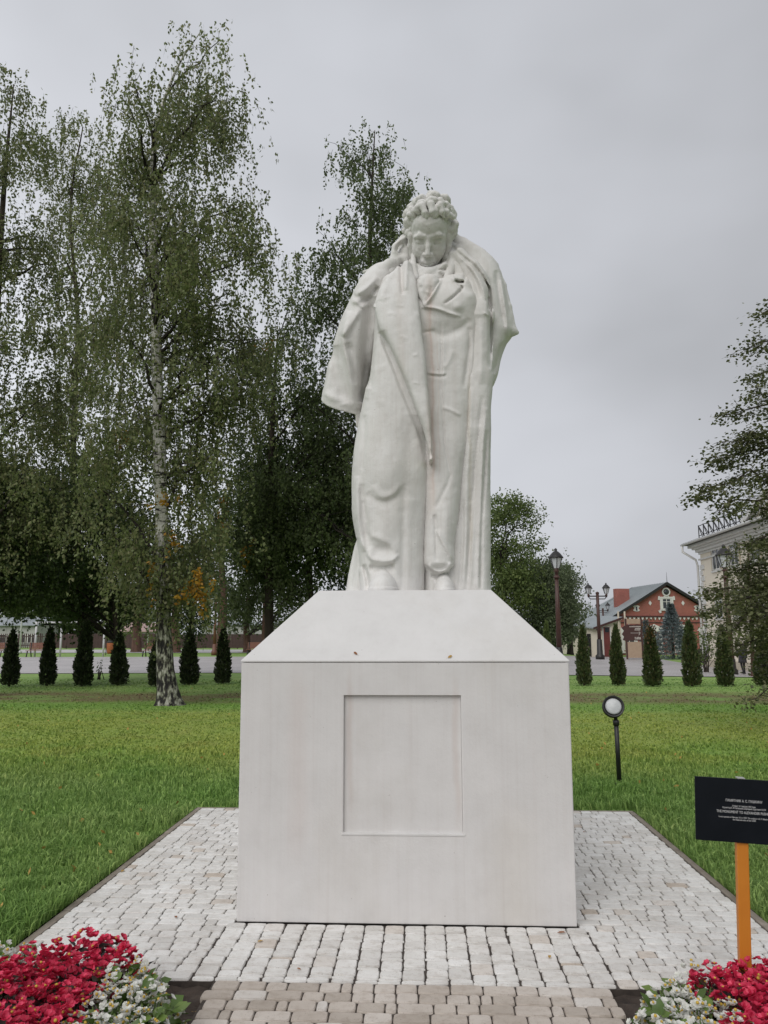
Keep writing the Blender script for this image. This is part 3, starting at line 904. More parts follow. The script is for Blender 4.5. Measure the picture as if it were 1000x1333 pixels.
# cape over the far shoulder and elbow
ck.loft(LK([(500, 632, 643, .02, .26), (485, 622, 649, .0, .28), (465, 616, 654, -.03, .3), (445, 612, 661, -.06, .3), (432, 610, 669, -.07, .3), (415, 608, 665, -.08, .29),
            (395, 604, 660.5, -.09, .28), (372, 600, 656, -.09, .27), (355, 596, 650, -.08, .25), (344, 592, 645, -.07, .24), (330, 588, 629, -.05, .2), (316, 585, 607, .0, .17), (308, 586, 595, .04, .14)], .08), .02, 2.3)
ck.caps([W(655, 420, .06), W(667, 431, .07), W(673.5, 433, .08)], [.07, .032, .012], .03)
ck.caps([W(601, 318, .06), W(625, 333, .05), W(645, 346, .05)], [.055, .05, .022], .02)
ck.caps([W(645, 346, .05), W(655, 372, .06), W(661, 400, .07), W(668, 428, .08)], [.022, .026, .03, .026], .015)
# upper arm under the cloak
ck.caps([W(618, 366, -.1), W(624, 410, -.13), W(623, 490, -.135), W(621, 560, -.12), W(620, 640, -.09)], [.10, .105, .088, .07, .04], .04)
ck.caps([W(598, 332, -.12), W(612, 352, -.12), W(624, 378, -.12)], [.055, .075, .085], .03)
# stand-up collar lobe by the cheek
ck.caps([W(512, 338, -.1), W(516, 322, -.1), W(526, 311, -.08), W(534, 307, -.02)], [.03, .03, .032, .028], .02)
ck.caps([W(534, 307, -.02), W(560, 312, .1), W(590, 309, .02)], [.04, .05, .04], .03)
ck.caps([W(528, 330, -.02), W(545, 340, .06), W(575, 340, .06), W(594, 330, -.02)], [.075, .09, .09, .06], .03)
ck.ell(W(525, 324, .0), (.065, .035, .085), .02)
ck.caps([W(508, 352, -.10), W(516, 342, -.08), W(526, 338, -.06)], [.035, .04, .045], .02)
ck.caps([W(588, 318, -.03), W(590, 332, -.08), W(588, 348, -.13), W(582, 362, -.18)], [.022, .03, .034, .03], .02)
ck.caps([W(538, 332, -.10), W(538, 346, -.15), W(541, 362, -.20)], [.022, .026, .022], .015)
# long lapel that runs from the collar down to a point
def lapel_row(py, xl, xr, d): return (py, xl, xr, d-.075, d+.1)
ck.loft(LK([lapel_row(604, 559, 563.5, -.335), lapel_row(585, 555, 563, -.345), lapel_row(560, 548, 561, -.355), lapel_row(530, 538, 559, -.36), lapel_row(500, 527, 556.5, -.36), lapel_row(470, 513, 554, -.355),
            lapel_row(445, 501, 551, -.345), lapel_row(425, 492, 548, -.33), lapel_row(400, 488.5, 546, -.305), lapel_row(380, 491, 544, -.27), lapel_row(362, 500, 541, -.225),
            lapel_row(347, 510, 538, -.18), lapel_row(333, 520, 536, -.14)], -.3), .008, 3.4, .01)
HC = Relief()
# creases of the lapel near the neck
HC.stroke([(521, 336), (522, 352), (523, 372), (524, 384)], -.022, 3.0, 2.2)
HC.stroke([(530, 338), (529, 355), (528, 378)], .016, 3, 3)
HC.stroke([(509, 352), (501, 372), (497, 392)], .010, 5)
HC.blob(512, 415, 10, 14, .010); HC.blob(535, 440, 8, 25, .006); HC.blob(520, 402, 8, 6, -.008)
for p in ([(500, 388), (508, 386)], [(516, 397), (526, 399)], [(503, 409), (511, 408), (516, 411)], [(537, 463), (545, 461)], [(538, 497), (546, 500)], [(521, 437), (532, 441)]):
    HC.stroke(p, .0045, 1.8)
# shoulder cape: deep pocket, its rim, long diagonal folds
HC.stroke([(471, 391), (480, 386), (488, 378), (491, 371)], -.028, 5, 3)
HC.stroke([(459, 389), (468, 392), (473, 399)], .022, 3)
HC.stroke([(460, 381), (474, 373), (488, 363)], .016, 3)
HC.stroke([(474, 397), (465, 415), (459, 440), (462, 462), (467, 506)], -.022, 6, 7)
HC.stroke([(472, 402), (462, 414), (454, 432)], .024, 4, 3)
HC.stroke([(443, 440), (448, 435), (454, 444), (461, 472), (466, 505)], .026, 4, 3)
HC.stroke([(437, 448), (440, 470), (444, 500)], -.014, 6)
HC.stroke([(446, 450), (450, 466), (458, 492)], -.022, 5, 4)
HC.stroke([(425, 505), (440, 512), (458, 525)], .012, 5)
HC.stroke([(484, 400), (483, 430), (481, 470), (479, 505)], -.034, 4, 3)
HC.stroke([(475, 420), (473, 450), (471, 500)], .016, 4)
HC.stroke([(487, 395), (486, 430), (483, 480), (478, 520)], .014, 1.8, 3)
HC.stroke([(480, 361), (489, 358)], -.028, 3.2); HC.stroke([(518, 329), (520, 322), (525, 318)], -.02, 5, 4)
HC.stroke([(513, 330), (514, 320), (522, 312), (532, 308)], .012, 2.2)
HC.stroke([(478, 370), (488, 365), (497, 355), (510, 338)], -.022, 2.5)
# big panel: relief of thigh, knee, shin and trouser hem
HC.stroke([(494, 432), (502, 452), (512, 476), (524, 508), (536, 538), (547, 566), (555, 598)], -.022, 8, 2.5)
HC.blob(505, 560, 20, 60, .014)
HC.blob(502, 618, 19, 32, .034); HC.stroke([(486, 632), (492, 643), (501, 647), (514, 641), (521, 630)], .010, 6, 3)
HC.stroke([(480, 640), (488, 650), (502, 653), (516, 646), (526, 634)], -.010, 3, 7)
HC.blob(500, 690, 16, 24, .028)
HC.stroke([(472, 630), (473, 660), (476, 685), (482, 712)], -.014, 4, 5)
HC.stroke([(466, 620), (466, 660), (470, 700), (476, 718)], .018, 4)
HC.stroke([(473, 652), (475, 664), (478, 680)], -.007, 2.5)
HC.stroke([(482, 700), (488, 699), (497, 703), (508, 710), (516, 720)], .012, 6, 3)
HC.blob(498, 714, 11, 7, -.018)
HC.stroke([(478, 715), (483, 727), (495, 731), (510, 730), (519, 722)], .022, 6, 2.2)
HC.stroke([(481, 737), (496, 738), (514, 735)], -.026, 3, 7)
HC.stroke([(526, 630), (525, 690), (524, 768)], -.012, 5, 5)
HC.stroke([(536, 540), (532, 590), (528, 650)], -.010, 12, 10)
HC.blob(540, 690, 12, 90, -.012)
HC.stroke([(474, 735), (478, 752), (480, 768)], -.022, 3)
HC.stroke([(465, 700), (461, 730), (457, 766)], -.014, 3); HC.stroke([(468, 738), (465, 766)], .008, 2)
HC.stroke([(475, 540), (474, 580), (471, 612)], -.010, 3)
# far side: the vertical pleats that fall from the arm
HC.stroke([(606, 508), (606, 540), (603, 575), (599, 610), (596, 645), (595, 690)], -.018, 2.6, 3.5)
HC.stroke([(613, 505), (612, 560), (608, 620), (606, 700), (604, 768)], .012, 3.5)
HC.stroke([(628, 515), (624, 560), (620, 600), (616, 660), (612, 720), (609, 768)], -.016, 2.4, 3.4)
HC.stroke([(633, 530), (629, 580), (627, 640), (625, 700), (622, 768)], .014, 3)
HC.stroke([(634, 560), (631, 620), (627, 690), (626, 768)], -.016, 1.8, 2.6)
HC.stroke([(617, 640), (615, 700), (611, 768)], .010, 2.2); HC.stroke([(603, 650), (602, 710), (598, 768)], -.010, 2.0)
# cape on the far shoulder
HC.stroke([(588, 320), (600, 332), (618, 347), (632, 366), (638, 385), (639, 430), (638, 480)], -.026, 2.0, 3.4)
HC.stroke([(592, 325), (604, 340), (617, 354), (627, 372), (632, 390)], .018, 3, 2)
HC.stroke([(603, 338), (612, 352), (620, 370), (625, 388)], -.018, 2.6, 3)
HC.stroke([(645, 352), (648, 375), (652, 400), (658, 425)], -.016, 3.4, 3)
HC.stroke([(652, 365), (656, 390), (659, 415), (661, 440)], .012, 2)
HC.stroke([(664, 442), (654, 452), (648, 470), (643, 486)], -.016, 3)
HC.stroke([(636, 386), (637, 395), (636, 404)], -.020, 1.4)
HC.stroke([(630, 407), (637, 411)], .010, 1.4); HC.stroke([(612, 408), (624, 409), (633, 406)], .005, 3, 3)
HC.stroke([(618, 420), (615, 450), (613, 490)], -.012, 3); HC.stroke([(626, 415), (627, 460), (625, 500)], .010, 4)
ck.strokes(HC)
ck.rough(.0022, .16, 3); ck.rough(.0008, .04, 4)
put(ck.mesh('cloak', M_sta), 'cloak')
del ck

# ---- shoulder cape on the near side: stacked folds over the shoulder, then a flared flap with a slanted hem
cp = Clay((-0.72, -0.46, 2.9), (0.05, 0.42, 4.4), VOX)
cp.loft(LK([(560, 412, 476, -.10, .22), (536, 415, 472, -.13, .23), (521, 418, 472, -.15, .25), (500, 423, 478, -.17, .26), (470, 429.5, 486, -.19, .26), (440, 437.5, 494, -.205, .26),
            (415, 446.5, 500, -.205, .26), (395, 456, 506, -.20, .25), (380, 463, 510, -.19, .24), (368, 471, 516, -.17, .23), (356, 477, 522, -.13, .22), (347, 487, 528, -.09, .2), (338, 500, 532, -.06, .18)], .02), .012, 2.1, .008)
cp.caps([W(472, 366, -.03), W(490, 357, -.1), W(510, 341, -.12)], [.03, .04, .045], .02)
cp.caps([W(475, 354, .05), W(495, 346, .0), W(510, 340, -.02)], [.018, .03, .03], .02)
def hem_cut(c, pts):
    idx = np.argwhere(np.abs(c.d) < 0.12)
    p = c.lo+idx*c.h
    u, v = PROJ(p[:, 0], p[:, 1], p[:, 2])
    e = (v-np.interp(u, [q[0] for q in pts], [q[1] for q in pts]))*.0054+(p[:, 1]-.02)*.20
    a_ = c.d[idx[:, 0], idx[:, 1], idx[:, 2]]
    c.d[idx[:, 0], idx[:, 1], idx[:, 2]] = np.maximum(a_, e)
    far = np.argwhere(c.d <= -0.12)
    p = c.lo+far*c.h; u, v = PROJ(p[:, 0], p[:, 1], p[:, 2])
    k = v > np.interp(u, [q[0] for q in pts], [q[1] for q in pts])
    c.d[far[k, 0], far[k, 1], far[k, 2]] = .05
hem_cut(cp, [(410, 517), (419, 520), (431, 525), (447, 530), (462.5, 536.5), (464, 556), (476, 558), (500, 560)])
HP_ = Relief()
HP_.stroke([(483, 385), (479, 420), (475, 460), (472, 525)], -.050, 7, 7)
HP_.stroke([(455, 405), (447, 440), (455, 480), (464, 534)], .030, 6, 4)
HP_.stroke([(436, 450), (441, 490), (447, 526)], -.022, 7)
HP_.stroke([(462, 384), (478, 374), (492, 360)], .020, 4)
HP_.stroke([(468, 396), (482, 385), (491, 372)], -.030, 4)
HP_.stroke([(457, 391), (469, 394), (476, 402)], .014, 4)
HP_.stroke([(446, 438), (456, 424), (469, 402)], .020, 5, 3.5)
HP_.stroke([(452, 446), (459, 470), (463, 500)], -.022, 5, 4)
HP_.stroke([(421, 514), (440, 520), (460, 530)], .012, 5)
HP_.stroke([(430, 470), (427, 495), (423, 516)], .010, 4)
cp.strokes(HP_); cp.rough(.0022, .16, 13); cp.rough(.0008, .04, 14)
put(cp.mesh('cape', M_sta), 'cape')
del cp

# ---- body: torso in a tailcoat, trousered legs, neck, head
bd = Clay((-0.45, -0.52, PZ2-.02), (0.62, 0.30, 4.62), VOX)
bd.loft(LK([(690, 550, 592, -.15, .1), (640, 548, 598, -.21, .2), (604, 545, 602, -.235, .2), (560, 540, 612, -.245, .2), (520, 535, 618, -.25, .2), (490, 532, 622, -.25, .2), (462, 530, 626, -.25, .2), (440, 528, 628, -.258, .2),
            (415, 524, 630, -.28, .2), (398, 522, 630, -.285, .2), (380, 522, 626, -.25, .2), (366, 524, 618, -.175, .18), (356, 528, 608, -.10, .15), (344, 538, 594, -.02, .12)], -.1, 1.0), .03, 2.7)
bd.ell(W(584, 394, -.215), (.19, .085, .13), .05)
bd.caps([W(588, 338, -.05), W(594, 350, -.10), W(602, 364, -.14)], [.05, .055, .05], .02)
bd.ell(W(592, 374, -.19), (.12, .07, .10), .05)
# far leg under the trouser
bd.loft(LK([(768, 552, 590, -.16, .14), (744, 552, 587, -.18, .12), (735, 550, 592, -.245, .12), (715, 550, 592, -.25, .12), (690, 550, 595, -.25, .14), (650, 550, 599, -.245, .15), (610, 548, 603, -.24, .16), (585, 546, 606, -.235, .18), (540, 546, 612, -.16, .18)], -.1), .05, 2.8)
# near leg, inside the cloak
bd.loft(LK([(768, 484, 516, -.27, .0), (740, 484, 514, -.26, .02), (690, 484, 518, -.25, .04), (620, 484, 525, -.25, .06), (560, 488, 545, -.22, .08)], -.2), .02, 2.3)
HB = Relief()
# coat front: crossed lapels, notch, pocket, waist
HB.stroke([(574, 362), (566, 378), (556, 393), (551, 398)], .028, 3, 2)
HB.stroke([(548, 400), (560, 400), (573, 403), (586, 408), (600, 412)], .020, 2.2, 1.6)
HB.stroke([(592, 364), (598, 371), (602, 374), (600, 378), (589, 388), (578, 396)], -.030, 1.2, 1.8)
HB.stroke([(588, 360), (594, 368), (600, 375)], .016, 2.2)
HB.stroke([(592, 365), (598, 367), (605, 367)], -.055, 1.7)
HB.stroke([(604, 340), (606, 355), (605, 366)], -.012, 2.2)
HB.stroke([(606, 340), (616, 356), (623, 374), (626, 392)], -.020, 2.6, 2)
HB.blob(596, 399, 7, 6, .018); HB.blob(612, 384, 9, 7, .012)
HB.blob(586, 428, 20, 10, -.020)
HB.stroke([(560, 431), (578, 437), (600, 428), (612, 415)], -.014, 5)
HB.stroke([(574, 420), (575, 460), (574, 500), (577, 540), (579, 575), (583, 600), (587, 622)], -.010, 1.0, 1.6)
HB.stroke([(577, 420), (578, 460), (577, 520)], .006, 1.6)
HB.stroke([(556, 488), (572, 490), (582, 489)], -.010, 2); HB.stroke([(556, 485), (572, 487), (580, 486)], .008, 2)
HB.stroke([(548, 434), (560, 431), (566, 432)], -.008, 2); HB.stroke([(576, 530), (588, 534), (600, 541)], .010, 2.2)
HB.stroke([(609, 425), (612, 442), (609, 470), (604, 505)], -.014, 3)
HB.stroke([(613, 430), (616, 455), (614, 490)], .010, 3)
HB.stroke([(590, 455), (584, 470), (578, 480)], .008, 3)
# trouser: centre fold, diagonal crease to the hem, hem roll
HB.stroke([(587, 615), (583, 630), (576, 645), (568, 662)], -.007, 2, 3)
HB.stroke([(568, 690), (575, 704), (583, 718), (589, 730)], .012, 3.5, 1.8)
HB.stroke([(566, 670), (568, 690), (569, 730)], -.012, 2, 3)
HB.stroke([(557, 735), (563, 741), (572, 744), (582, 741), (588, 733)], .028, 3, 1.6)
HB.stroke([(561, 748), (572, 750), (585, 746)], -.020, 2, 4)
HB.stroke([(562, 750), (567, 758), (570, 768)], .006, 2)
HB.blob(580, 680, 8, 30, .012)
bd.strokes(HB)
bd.rough(.0022, .16, 5); bd.rough(.0008, .04, 6)
body_me = bd.mesh('body', M_sta)
del bd

# ---- head, modelled in its own frame: x right, z up the face, f forward (towards chin-down viewer), unit = 1 photo px at its distance
HO = W(559.0, 303.0, -0.13)
PXM = float(np.linalg.norm(HO-cC)*(cF@((HO-cC)/np.linalg.norm(HO-cC)))/FPX)
_v = (HO-cC)/np.linalg.norm(HO-cC)
fx = -np.array([_v[0], _v[1], _v[2]])
ax_x = np.cross(fx, [0, 0, 1.0])*-1; ax_x /= np.linalg.norm(ax_x)
ax_z = np.cross(ax_x, -fx)*-1
if ax_z[2] < 0: ax_z = -ax_z
if ax_x[0] < 0: ax_x = -ax_x
# the sculptor bowed the head a little more than straight at the viewer
_b = math.radians(12)
fx, ax_z = fx*math.cos(_b)-ax_z*math.sin(_b), ax_z*math.cos(_b)+fx*math.sin(_b)
# and it leans slightly to one side
_r = math.radians(2.0)
ax_x, ax_z = ax_x*math.cos(_r)-ax_z*math.sin(_r)*1, ax_z*math.cos(_r)+ax_x*math.sin(_r)
HM = np.array([ax_x, fx, ax_z])
def HP(px, py, f): return HO+(ax_x*(px-559)+ax_z*(303-py)+fx*f)*PXM
def HR(*r): return [q*PXM for q in r]
hd = Clay(HO-.36, HO+.36, .0042)
def hell(px, py, f, rx, rf, rz, k=4, neg=False): hd.ell(HP(px, py, f), HR(rx, rf, rz), k*PXM, HM, neg)
def hcap(pts, rads, k=3, neg=False): hd.caps([HP(*p) for p in pts], HR(*rads), k*PXM, neg)
hell(559.5, 297, -2, 25, 31, 31, 4)          # skull
hell(558.5, 318, 6, 22, 22, 25, 7)           # face
hell(557, 335, 12, 14.5, 15, 13, 6)          # jaw
hell(546, 321, 15, 8, 9, 9, 6); hell(570.5, 321, 15, 8, 9, 9, 6)   # cheekbones
hell(558.5, 288, 14, 19, 15, 13, 6)          # forehead
hcap([(541, 304, 21), (547, 301, 25.5), (553.5, 302, 27.5)], [2.2, 2.6, 2.0], 4)
hcap([(576.5, 302.5, 20), (570.5, 300, 25.5), (562.5, 302, 27.5)], [2.2, 2.6, 2.0], 4)
hell(546.5, 308.5, 30, 6.8, 6, 5.2, 3, True); hell(570, 307.5, 30, 6.8, 6, 5.2, 3, True)     # sockets
hell(546.8, 309, 20.5, 5.4, 5, 3.9, 1.5); hell(569.8, 308, 20.5, 5.4, 5, 3.9, 1.5)            # lids
hcap([(541.5, 310.5, 24.5), (547, 312.6, 26.5), (552, 311.2, 25.5)], [.8, .95, .8], 1.0, True)
hcap([(565, 310.5, 25.5), (570, 311.8, 26.5), (575, 309.5, 24.0)], [.8, .95, .8], 1.0, True)
hcap([(541.8, 306, 24), (547, 304.6, 26), (552, 306.3, 26)], [.7, .8, .7], 1.0, True)
hcap([(565, 305.8, 26), (570, 304, 26), (575, 305.2, 23.8)], [.7, .8, .7], 1.0, True)
hcap([(557.8, 302, 26.5), (557.4, 312, 30.5), (557, 322, 36)], [2.6, 2.7, 3.6], 3)   # nose
hell(552.9, 323.5, 30, 2.9, 4.0, 2.7, 2); hell(561.3, 323.3, 30, 2.9, 4.0, 2.7, 2)
hcap([(551.3, 321, 30.5), (550.6, 325, 28.5)], [.7, .7], 1, True); hcap([(563, 321, 30.5), (563.6, 325, 28.5)], [.7, .7], 1, True)
hell(554.4, 326.6, 32, 1.3, 2, 1.0, .8, True); hell(559.8, 326.5, 32, 1.3, 2, 1.0, .8, True)
hell(557, 333, 21, 9.5, 9, 6.5, 4)
hcap([(557, 327.5, 30.5), (557, 331, 30.5)], [1.1, 1.3], 1.2, True)
hcap([(548.5, 334.3, 25), (554, 332.6, 29), (557, 333.2, 29.8), (560, 332.6, 29), (565.5, 334.2, 25)], [1.2, 1.7, 1.7, 1.7, 1.2], 1.5)
hcap([(550.5, 337.2, 26), (557, 338.4, 28.8), (563.5, 337.0, 26)], [1.4, 2.1, 1.4], 1.5)
hcap([(547.3, 335.2, 26), (553, 335.3, 29.6), (557, 335.9, 30.6), (561, 335.3, 29.6), (566.7, 335.0, 26)], [.8, .8, .8, .8, .8], .8, True)
hcap([(551, 341.4, 29), (557, 342.0, 30), (563, 341.2, 29)], [1.4, 1.6, 1.4], 2.5, True)
hell(557, 345.5, 22, 6.5, 6.5, 5.2, 4)       # chin
hcap([(548.0, 325.5, 27), (545.0, 331, 24), (545.5, 336, 22)], [1.0, 1.2, .8], 2, True)
hcap([(565.5, 325, 27), (569.5, 331, 24), (569, 336, 22)], [1.0, 1.2, .8], 2, True)
hcap([(556.7, 300.5, 30), (556.2, 296.5, 30)], [.6, .5], 1.2, True)
# ears under the curls, then neck down into the chest
hell(534.5, 312, -6, 4, 6, 8, 2); hell(584.5, 311, -6, 4, 6, 8, 2)
hcap([(560, 330, -8), (561, 352, -14), (562, 372, -18)], [19, 18.5, 22], 5)
hd.rough(.0016, .02, 8)
hm = hd.mesh('head', M_sta)
del hd
# one continuous body mesh: torso and head joined
vb = np.empty(len(body_me.vertices)*3, np.float32); body_me.vertices.foreach_get('co', vb)
vh = np.empty(len(hm.vertices)*3, np.float32); hm.vertices.foreach_get('co', vh)
fb = np.empty(len(body_me.loops), np.int32); body_me.loops.foreach_get('vertex_index', fb)
fh = np.empty(len(hm.loops), np.int32); hm.loops.foreach_get('vertex_index', fh)
nb = len(vb)//3
put(np_mesh('body', np.concatenate([vb, vh]).reshape(-1, 3), np.concatenate([fb, fh+nb]).reshape(-1, 4), M_sta, True), 'body')

# ---- hair: a mass of carved curls
hr = Clay(HO-.36, HO+.36, .0048)
hd = hr
hell(560.5, 291, -8, 27.5, 30, 29, 3)
hell(558.5, 318, 22, 22.5, 30, 36, 2, True)     # keep the face open
rr = random.Random(21)
def curl(px, py, f, r, turn, k=1.4):
    """a hooked lock: short arc of round cones lying on the skull"""
    pts, rd = [], []
    a0 = rr.uniform(0, 6.28)
    for q in range(5):
        an = a0+turn*q*0.75
        rad = r*(1.25-.18*q)
        pts.append((px+math.cos(an)*rad*.75, py+math.sin(an)*rad*.75, f-abs(q-2)*.7)); rd.append(r*(.62-.06*q))
    hcap(pts, rd, k)
for i in range(78):
    th = rr.uniform(0, 2*math.pi); el = math.acos(rr.uniform(-.55, 1))
    nx, nf, nz_ = math.sin(el)*math.cos(th), math.sin(el)*math.sin(th), math.cos(el)
    px, py, f = 560.5+nx*26.5, 290-nz_*26.5, -8+nf*29
    if f > 6 and py > 276: continue
    if py > 318: continue
    curl(px, py, f, rr.uniform(6.2, 8.6), rr.choice((-1, 1)), 2.0)
# the quiff over the brow, side puffs and whiskers
for px, py, f, r in ((546, 270, 20, 5.4), (554, 272, 24, 5.6), (562, 271, 25, 6), (570, 272, 23, 6), (577, 275, 19, 5.5), (550, 262, 16, 6), (560, 260, 18, 6.4), (570, 262, 16, 6.2), (579, 266, 12, 5.8),
                     (541, 275, 15, 5), (583, 281, 13, 5.6), (586, 290, 10, 6), (587, 300, 6, 6.2), (584, 306, 8, 5), (590, 284, 2, 6), (591, 296, -2, 6.4), (535, 282, 12, 5.6), (532.5, 291, 8, 5.6), (533, 300, 6, 5.6),
                     (536, 307, 8, 4.6), (530.5, 286, 0, 6), (530, 297, -3, 6), (556, 255, 8, 6), (566, 254.5, 6, 6), (546, 259, 6, 6), (576, 258, 4, 6)):
    curl(560+(px-560)*.95, py+(5 if py < 270 else 1.5), f-1, r*1.1, rr.choice((-1, 1)), 1.8)
hcap([(549, 266, 19), (553, 273, 25), (555, 278.5, 27)], [4.5, 3.6, 1.5], 1.2)
hcap([(560, 264, 20), (562, 272, 26), (566, 277.5, 26)], [5, 4, 1.6], 1.2)
hcap([(571, 266, 18), (574, 273, 22), (577, 280, 21)], [5, 4, 1.6], 1.2)
hcap([(535.5, 305, 8), (535, 318, 8), (537.5, 331, 9), (540, 339, 10)], [4.6, 4.0, 4.2, 2.6], 2)
hcap([(583, 304, 8), (584, 318, 8), (581.5, 331, 9), (577.5, 340, 10)], [4.6, 4.2, 4.4, 2.6], 2)
for py in (314, 321, 328, 335):
    curl(536.5+.15*(py-314), py, 10, 3.2, 1, .8); curl(583-.2*(py-314), py, 10, 3.3, -1, .8)
hr.rough(.0012, .03, 9)
put(hr.mesh('hair', M_sta), 'hair')

# ---- neckcloth: wound band with a side bow, then the shirt ruffle
nk = Clay(W(559, 354, -.08)-.32, W(559, 354, -.08)+.32, .0048)
hd = nk
def ncap(pts, rads, k=3, neg=False): nk.caps([W(*p) for p in pts], HR(*rads), k*PXM, neg)
ncap([(533, 344, .0), (542, 353, -.10), (557, 357.5, -.14), (573, 354, -.11), (586, 345, .0)], [8.5, 8.5, 8.5, 8.5, 8.5], 3)
ncap([(533, 338, -.02), (539, 348, -.10), (549, 355, -.15)], [4.5, 5, 3.5], 1.5)
ncap([(586, 338, -.02), (580, 348, -.10), (569, 355, -.15)], [4.5, 5, 3.5], 1.5)
ncap([(538, 358, -.12), (557, 365, -.17), (577, 359, -.12)], [6, 6, 6], 2)
ncap([(573, 349, -.16), (579, 345, -.16), (584, 350, -.14), (580, 357, -.15), (573, 354, -.17)], [2.8, 3.2, 3.2, 3.2, 2.6], 1)
nk.ell(W(579, 350.5, -.19), HR(2.2, 4, 1.8), PXM, None, True)
ncap([(534, 352, -.10), (540, 362, -.16), (545, 369, -.20)], [4, 4.5, 3], 2)
nk.rough(.002, .025, 10)
put(nk.mesh('neckcloth', M_sta), 'neckcloth')
jb = Clay(W(559, 376, -.24)-.30, W(559, 376, -.24)+.30, .005)
jb.ell(W(558, 370, -.235), (.085, .065, .075), .02)
jb.ell(W(557, 379, -.245), (.082, .062, .10), .03)
jb.caps([W(556, 378, -.25), W(553, 397, -.285)], [.06, .016], .03)
HJ = Relief()
HJ.stroke([(548, 372), (551, 384), (553, 394)], -.006, 2.6); HJ.stroke([(562, 372), (560, 382), (555, 392)], -.006, 2.6)
HJ.stroke([(544, 368), (552, 362), (562, 362), (570, 368)], .005, 4)
HJ.stroke([(556, 378), (559, 385), (556, 391)], .008, 2)
jb.strokes(HJ); jb.rough(.002, .03, 12)
put(jb.mesh('shirt_ruffle', M_sta), 'shirt_ruffle')

# ---- shoes
def shoe(px0, px1, py_top, pyb, yf, yb):
    sh = Clay(W((px0+px1)/2, pyb, (yf+yb)/2)-np.array([.2, .3, .02]), W((px0+px1)/2, pyb, (yf+yb)/2)+np.array([.2, .3, .28]), .006)
    a, b = W(px0, pyb, yf), W(px1, pyb, yf)
    cx, hw, zt = (a[0]+b[0])/2, (b[0]-a[0])/2, W(px0, py_top, yf)[2]
    z0 = PZ2
    sh.ell((cx, yf+.15, z0+.015), (hw*1.12, .16, (zt-z0)*.8), .02)
    sh.ell((cx, yf+.24, z0+.05), (hw*.95, .14, (zt-z0)*.95), .04)
    sh.cut((slice(None), slice(None), slice(0, max(1, int((z0-sh.lo[2])/sh.h)))), np.full((1, 1, 1), -1.0, np.float32), .001)
    sl, X, Y, Z_ = sh.box((cx-hw*1.1, yf-.02, z0-.02), (cx+hw*1.1, yf+.4, z0+.03))
    q = np.sqrt(((X-cx)/(hw*1.18))**2+((Y-yf-.15)/.172)**2)
    sh.add(sl, np.maximum((q-1)*hw, np.abs(Z_-z0-.012)-.014).astype(np.float32), .004)
    put(sh.mesh('shoe', M_sta), 'shoe')
shoe(480, 515, 742, 768.5, -.45, -.1)
shoe(566, 592, 750, 769, -.32, -.0)
# ================================================================== BUILDINGS, FENCES, STREET FURNITURE
M_brick = None
def brick_mat():
    m, t, b = new_mat('red_brick')
    c = nn(t, 'ShaderNodeTexCoord')
    br = nn(t, 'ShaderNodeTexBrick', Scale=1.0)
    br.inputs['Brick Width'].default_value = 0.25; br.inputs['Row Height'].default_value = 0.077; br.inputs['Mortar Size'].default_value = 0.01
    br.inputs['Color1'].default_value = (0.37, 0.10, 0.08, 1); br.inputs['Color2'].default_value = (0.30, 0.08, 0.062, 1); br.inputs['Mortar'].default_value = (0.30, 0.19, 0.155, 1)
    mp_ = nn(t, 'ShaderNodeMapping'); mp_.inputs['Rotation'].default_value = (math.radians(90), 0, 0)
    t.links.new(c.outputs['Object'], mp_.inputs[0]); t.links.new(mp_.outputs[0], br.inputs['Vector'])
    n = noise(t, 0.9, 5); r = ramp(t, n.outputs['Fac'], [(0.3, (0.82, 0.82, 0.82)), (0.7, (1.12, 1.1, 1.08))])
    o = mixc(t, 1.0, br.outputs[0], r.outputs[0], 'MULTIPLY'); t.links.new(o, b.inputs['Base Color']); b.inputs['Roughness'].default_value = 0.85
    return m
M_brick = brick_mat()
M_white = simple('white_trim', (0.72, 0.71, 0.69), (0.62, 0.61, 0.59), 3, 0.6)
M_metalroof = simple('grey_metal_roof', (0.285, 0.315, 0.325), (0.235, 0.265, 0.275), 0.8, 0.5, bstr=0)
M_cream = simple('cream_render', (0.82, 0.745, 0.63), (0.75, 0.68, 0.57), 0.7, 0.85)
M_cream2 = simple('pale_cream_render', (0.56, 0.50, 0.40), (0.49, 0.43, 0.34), 0.8, 0.85)
M_glass = simple('window_glass', (0.055, 0.065, 0.075), (0.035, 0.04, 0.05), 1.5, 0.12, bstr=0)
M_dark = simple('dark_paint', (0.022, 0.02, 0.02), (0.015, 0.014, 0.014), 8, 0.45, bstr=0)
M_redpaint = simple('red_paint', (0.19, 0.045, 0.04), (0.13, 0.032, 0.03), 2.5, 0.55)
M_lampbrown = simple('lamp_brown', (0.085, 0.036, 0.026), (0.055, 0.024, 0.019), 6, 0.45)
M_lampglass = simple('lamp_glass', (0.62, 0.64, 0.66), (0.52, 0.54, 0.56), 5, 0.25, bstr=0)
M_fence = simple('fence_brown', (0.062, 0.030, 0.026), (0.042, 0.020, 0.018), 2, 0.6)
M_bench = simple('bench_wood', (0.24, 0.105, 0.07), (0.17, 0.07, 0.045), 9, 0.55, stretch=(1, 8, 8))
M_board = simple('board_beige', (0.44, 0.325, 0.235), (0.38, 0.275, 0.195), 4, 0.7)
M_panel = simple('panel_brown', (0.075, 0.030, 0.026), (0.055, 0.022, 0.02), 4, 0.5)
M_print = simple('pale_print', (0.6, 0.56, 0.52), (0.52, 0.48, 0.45), 20, 0.7, bstr=0)

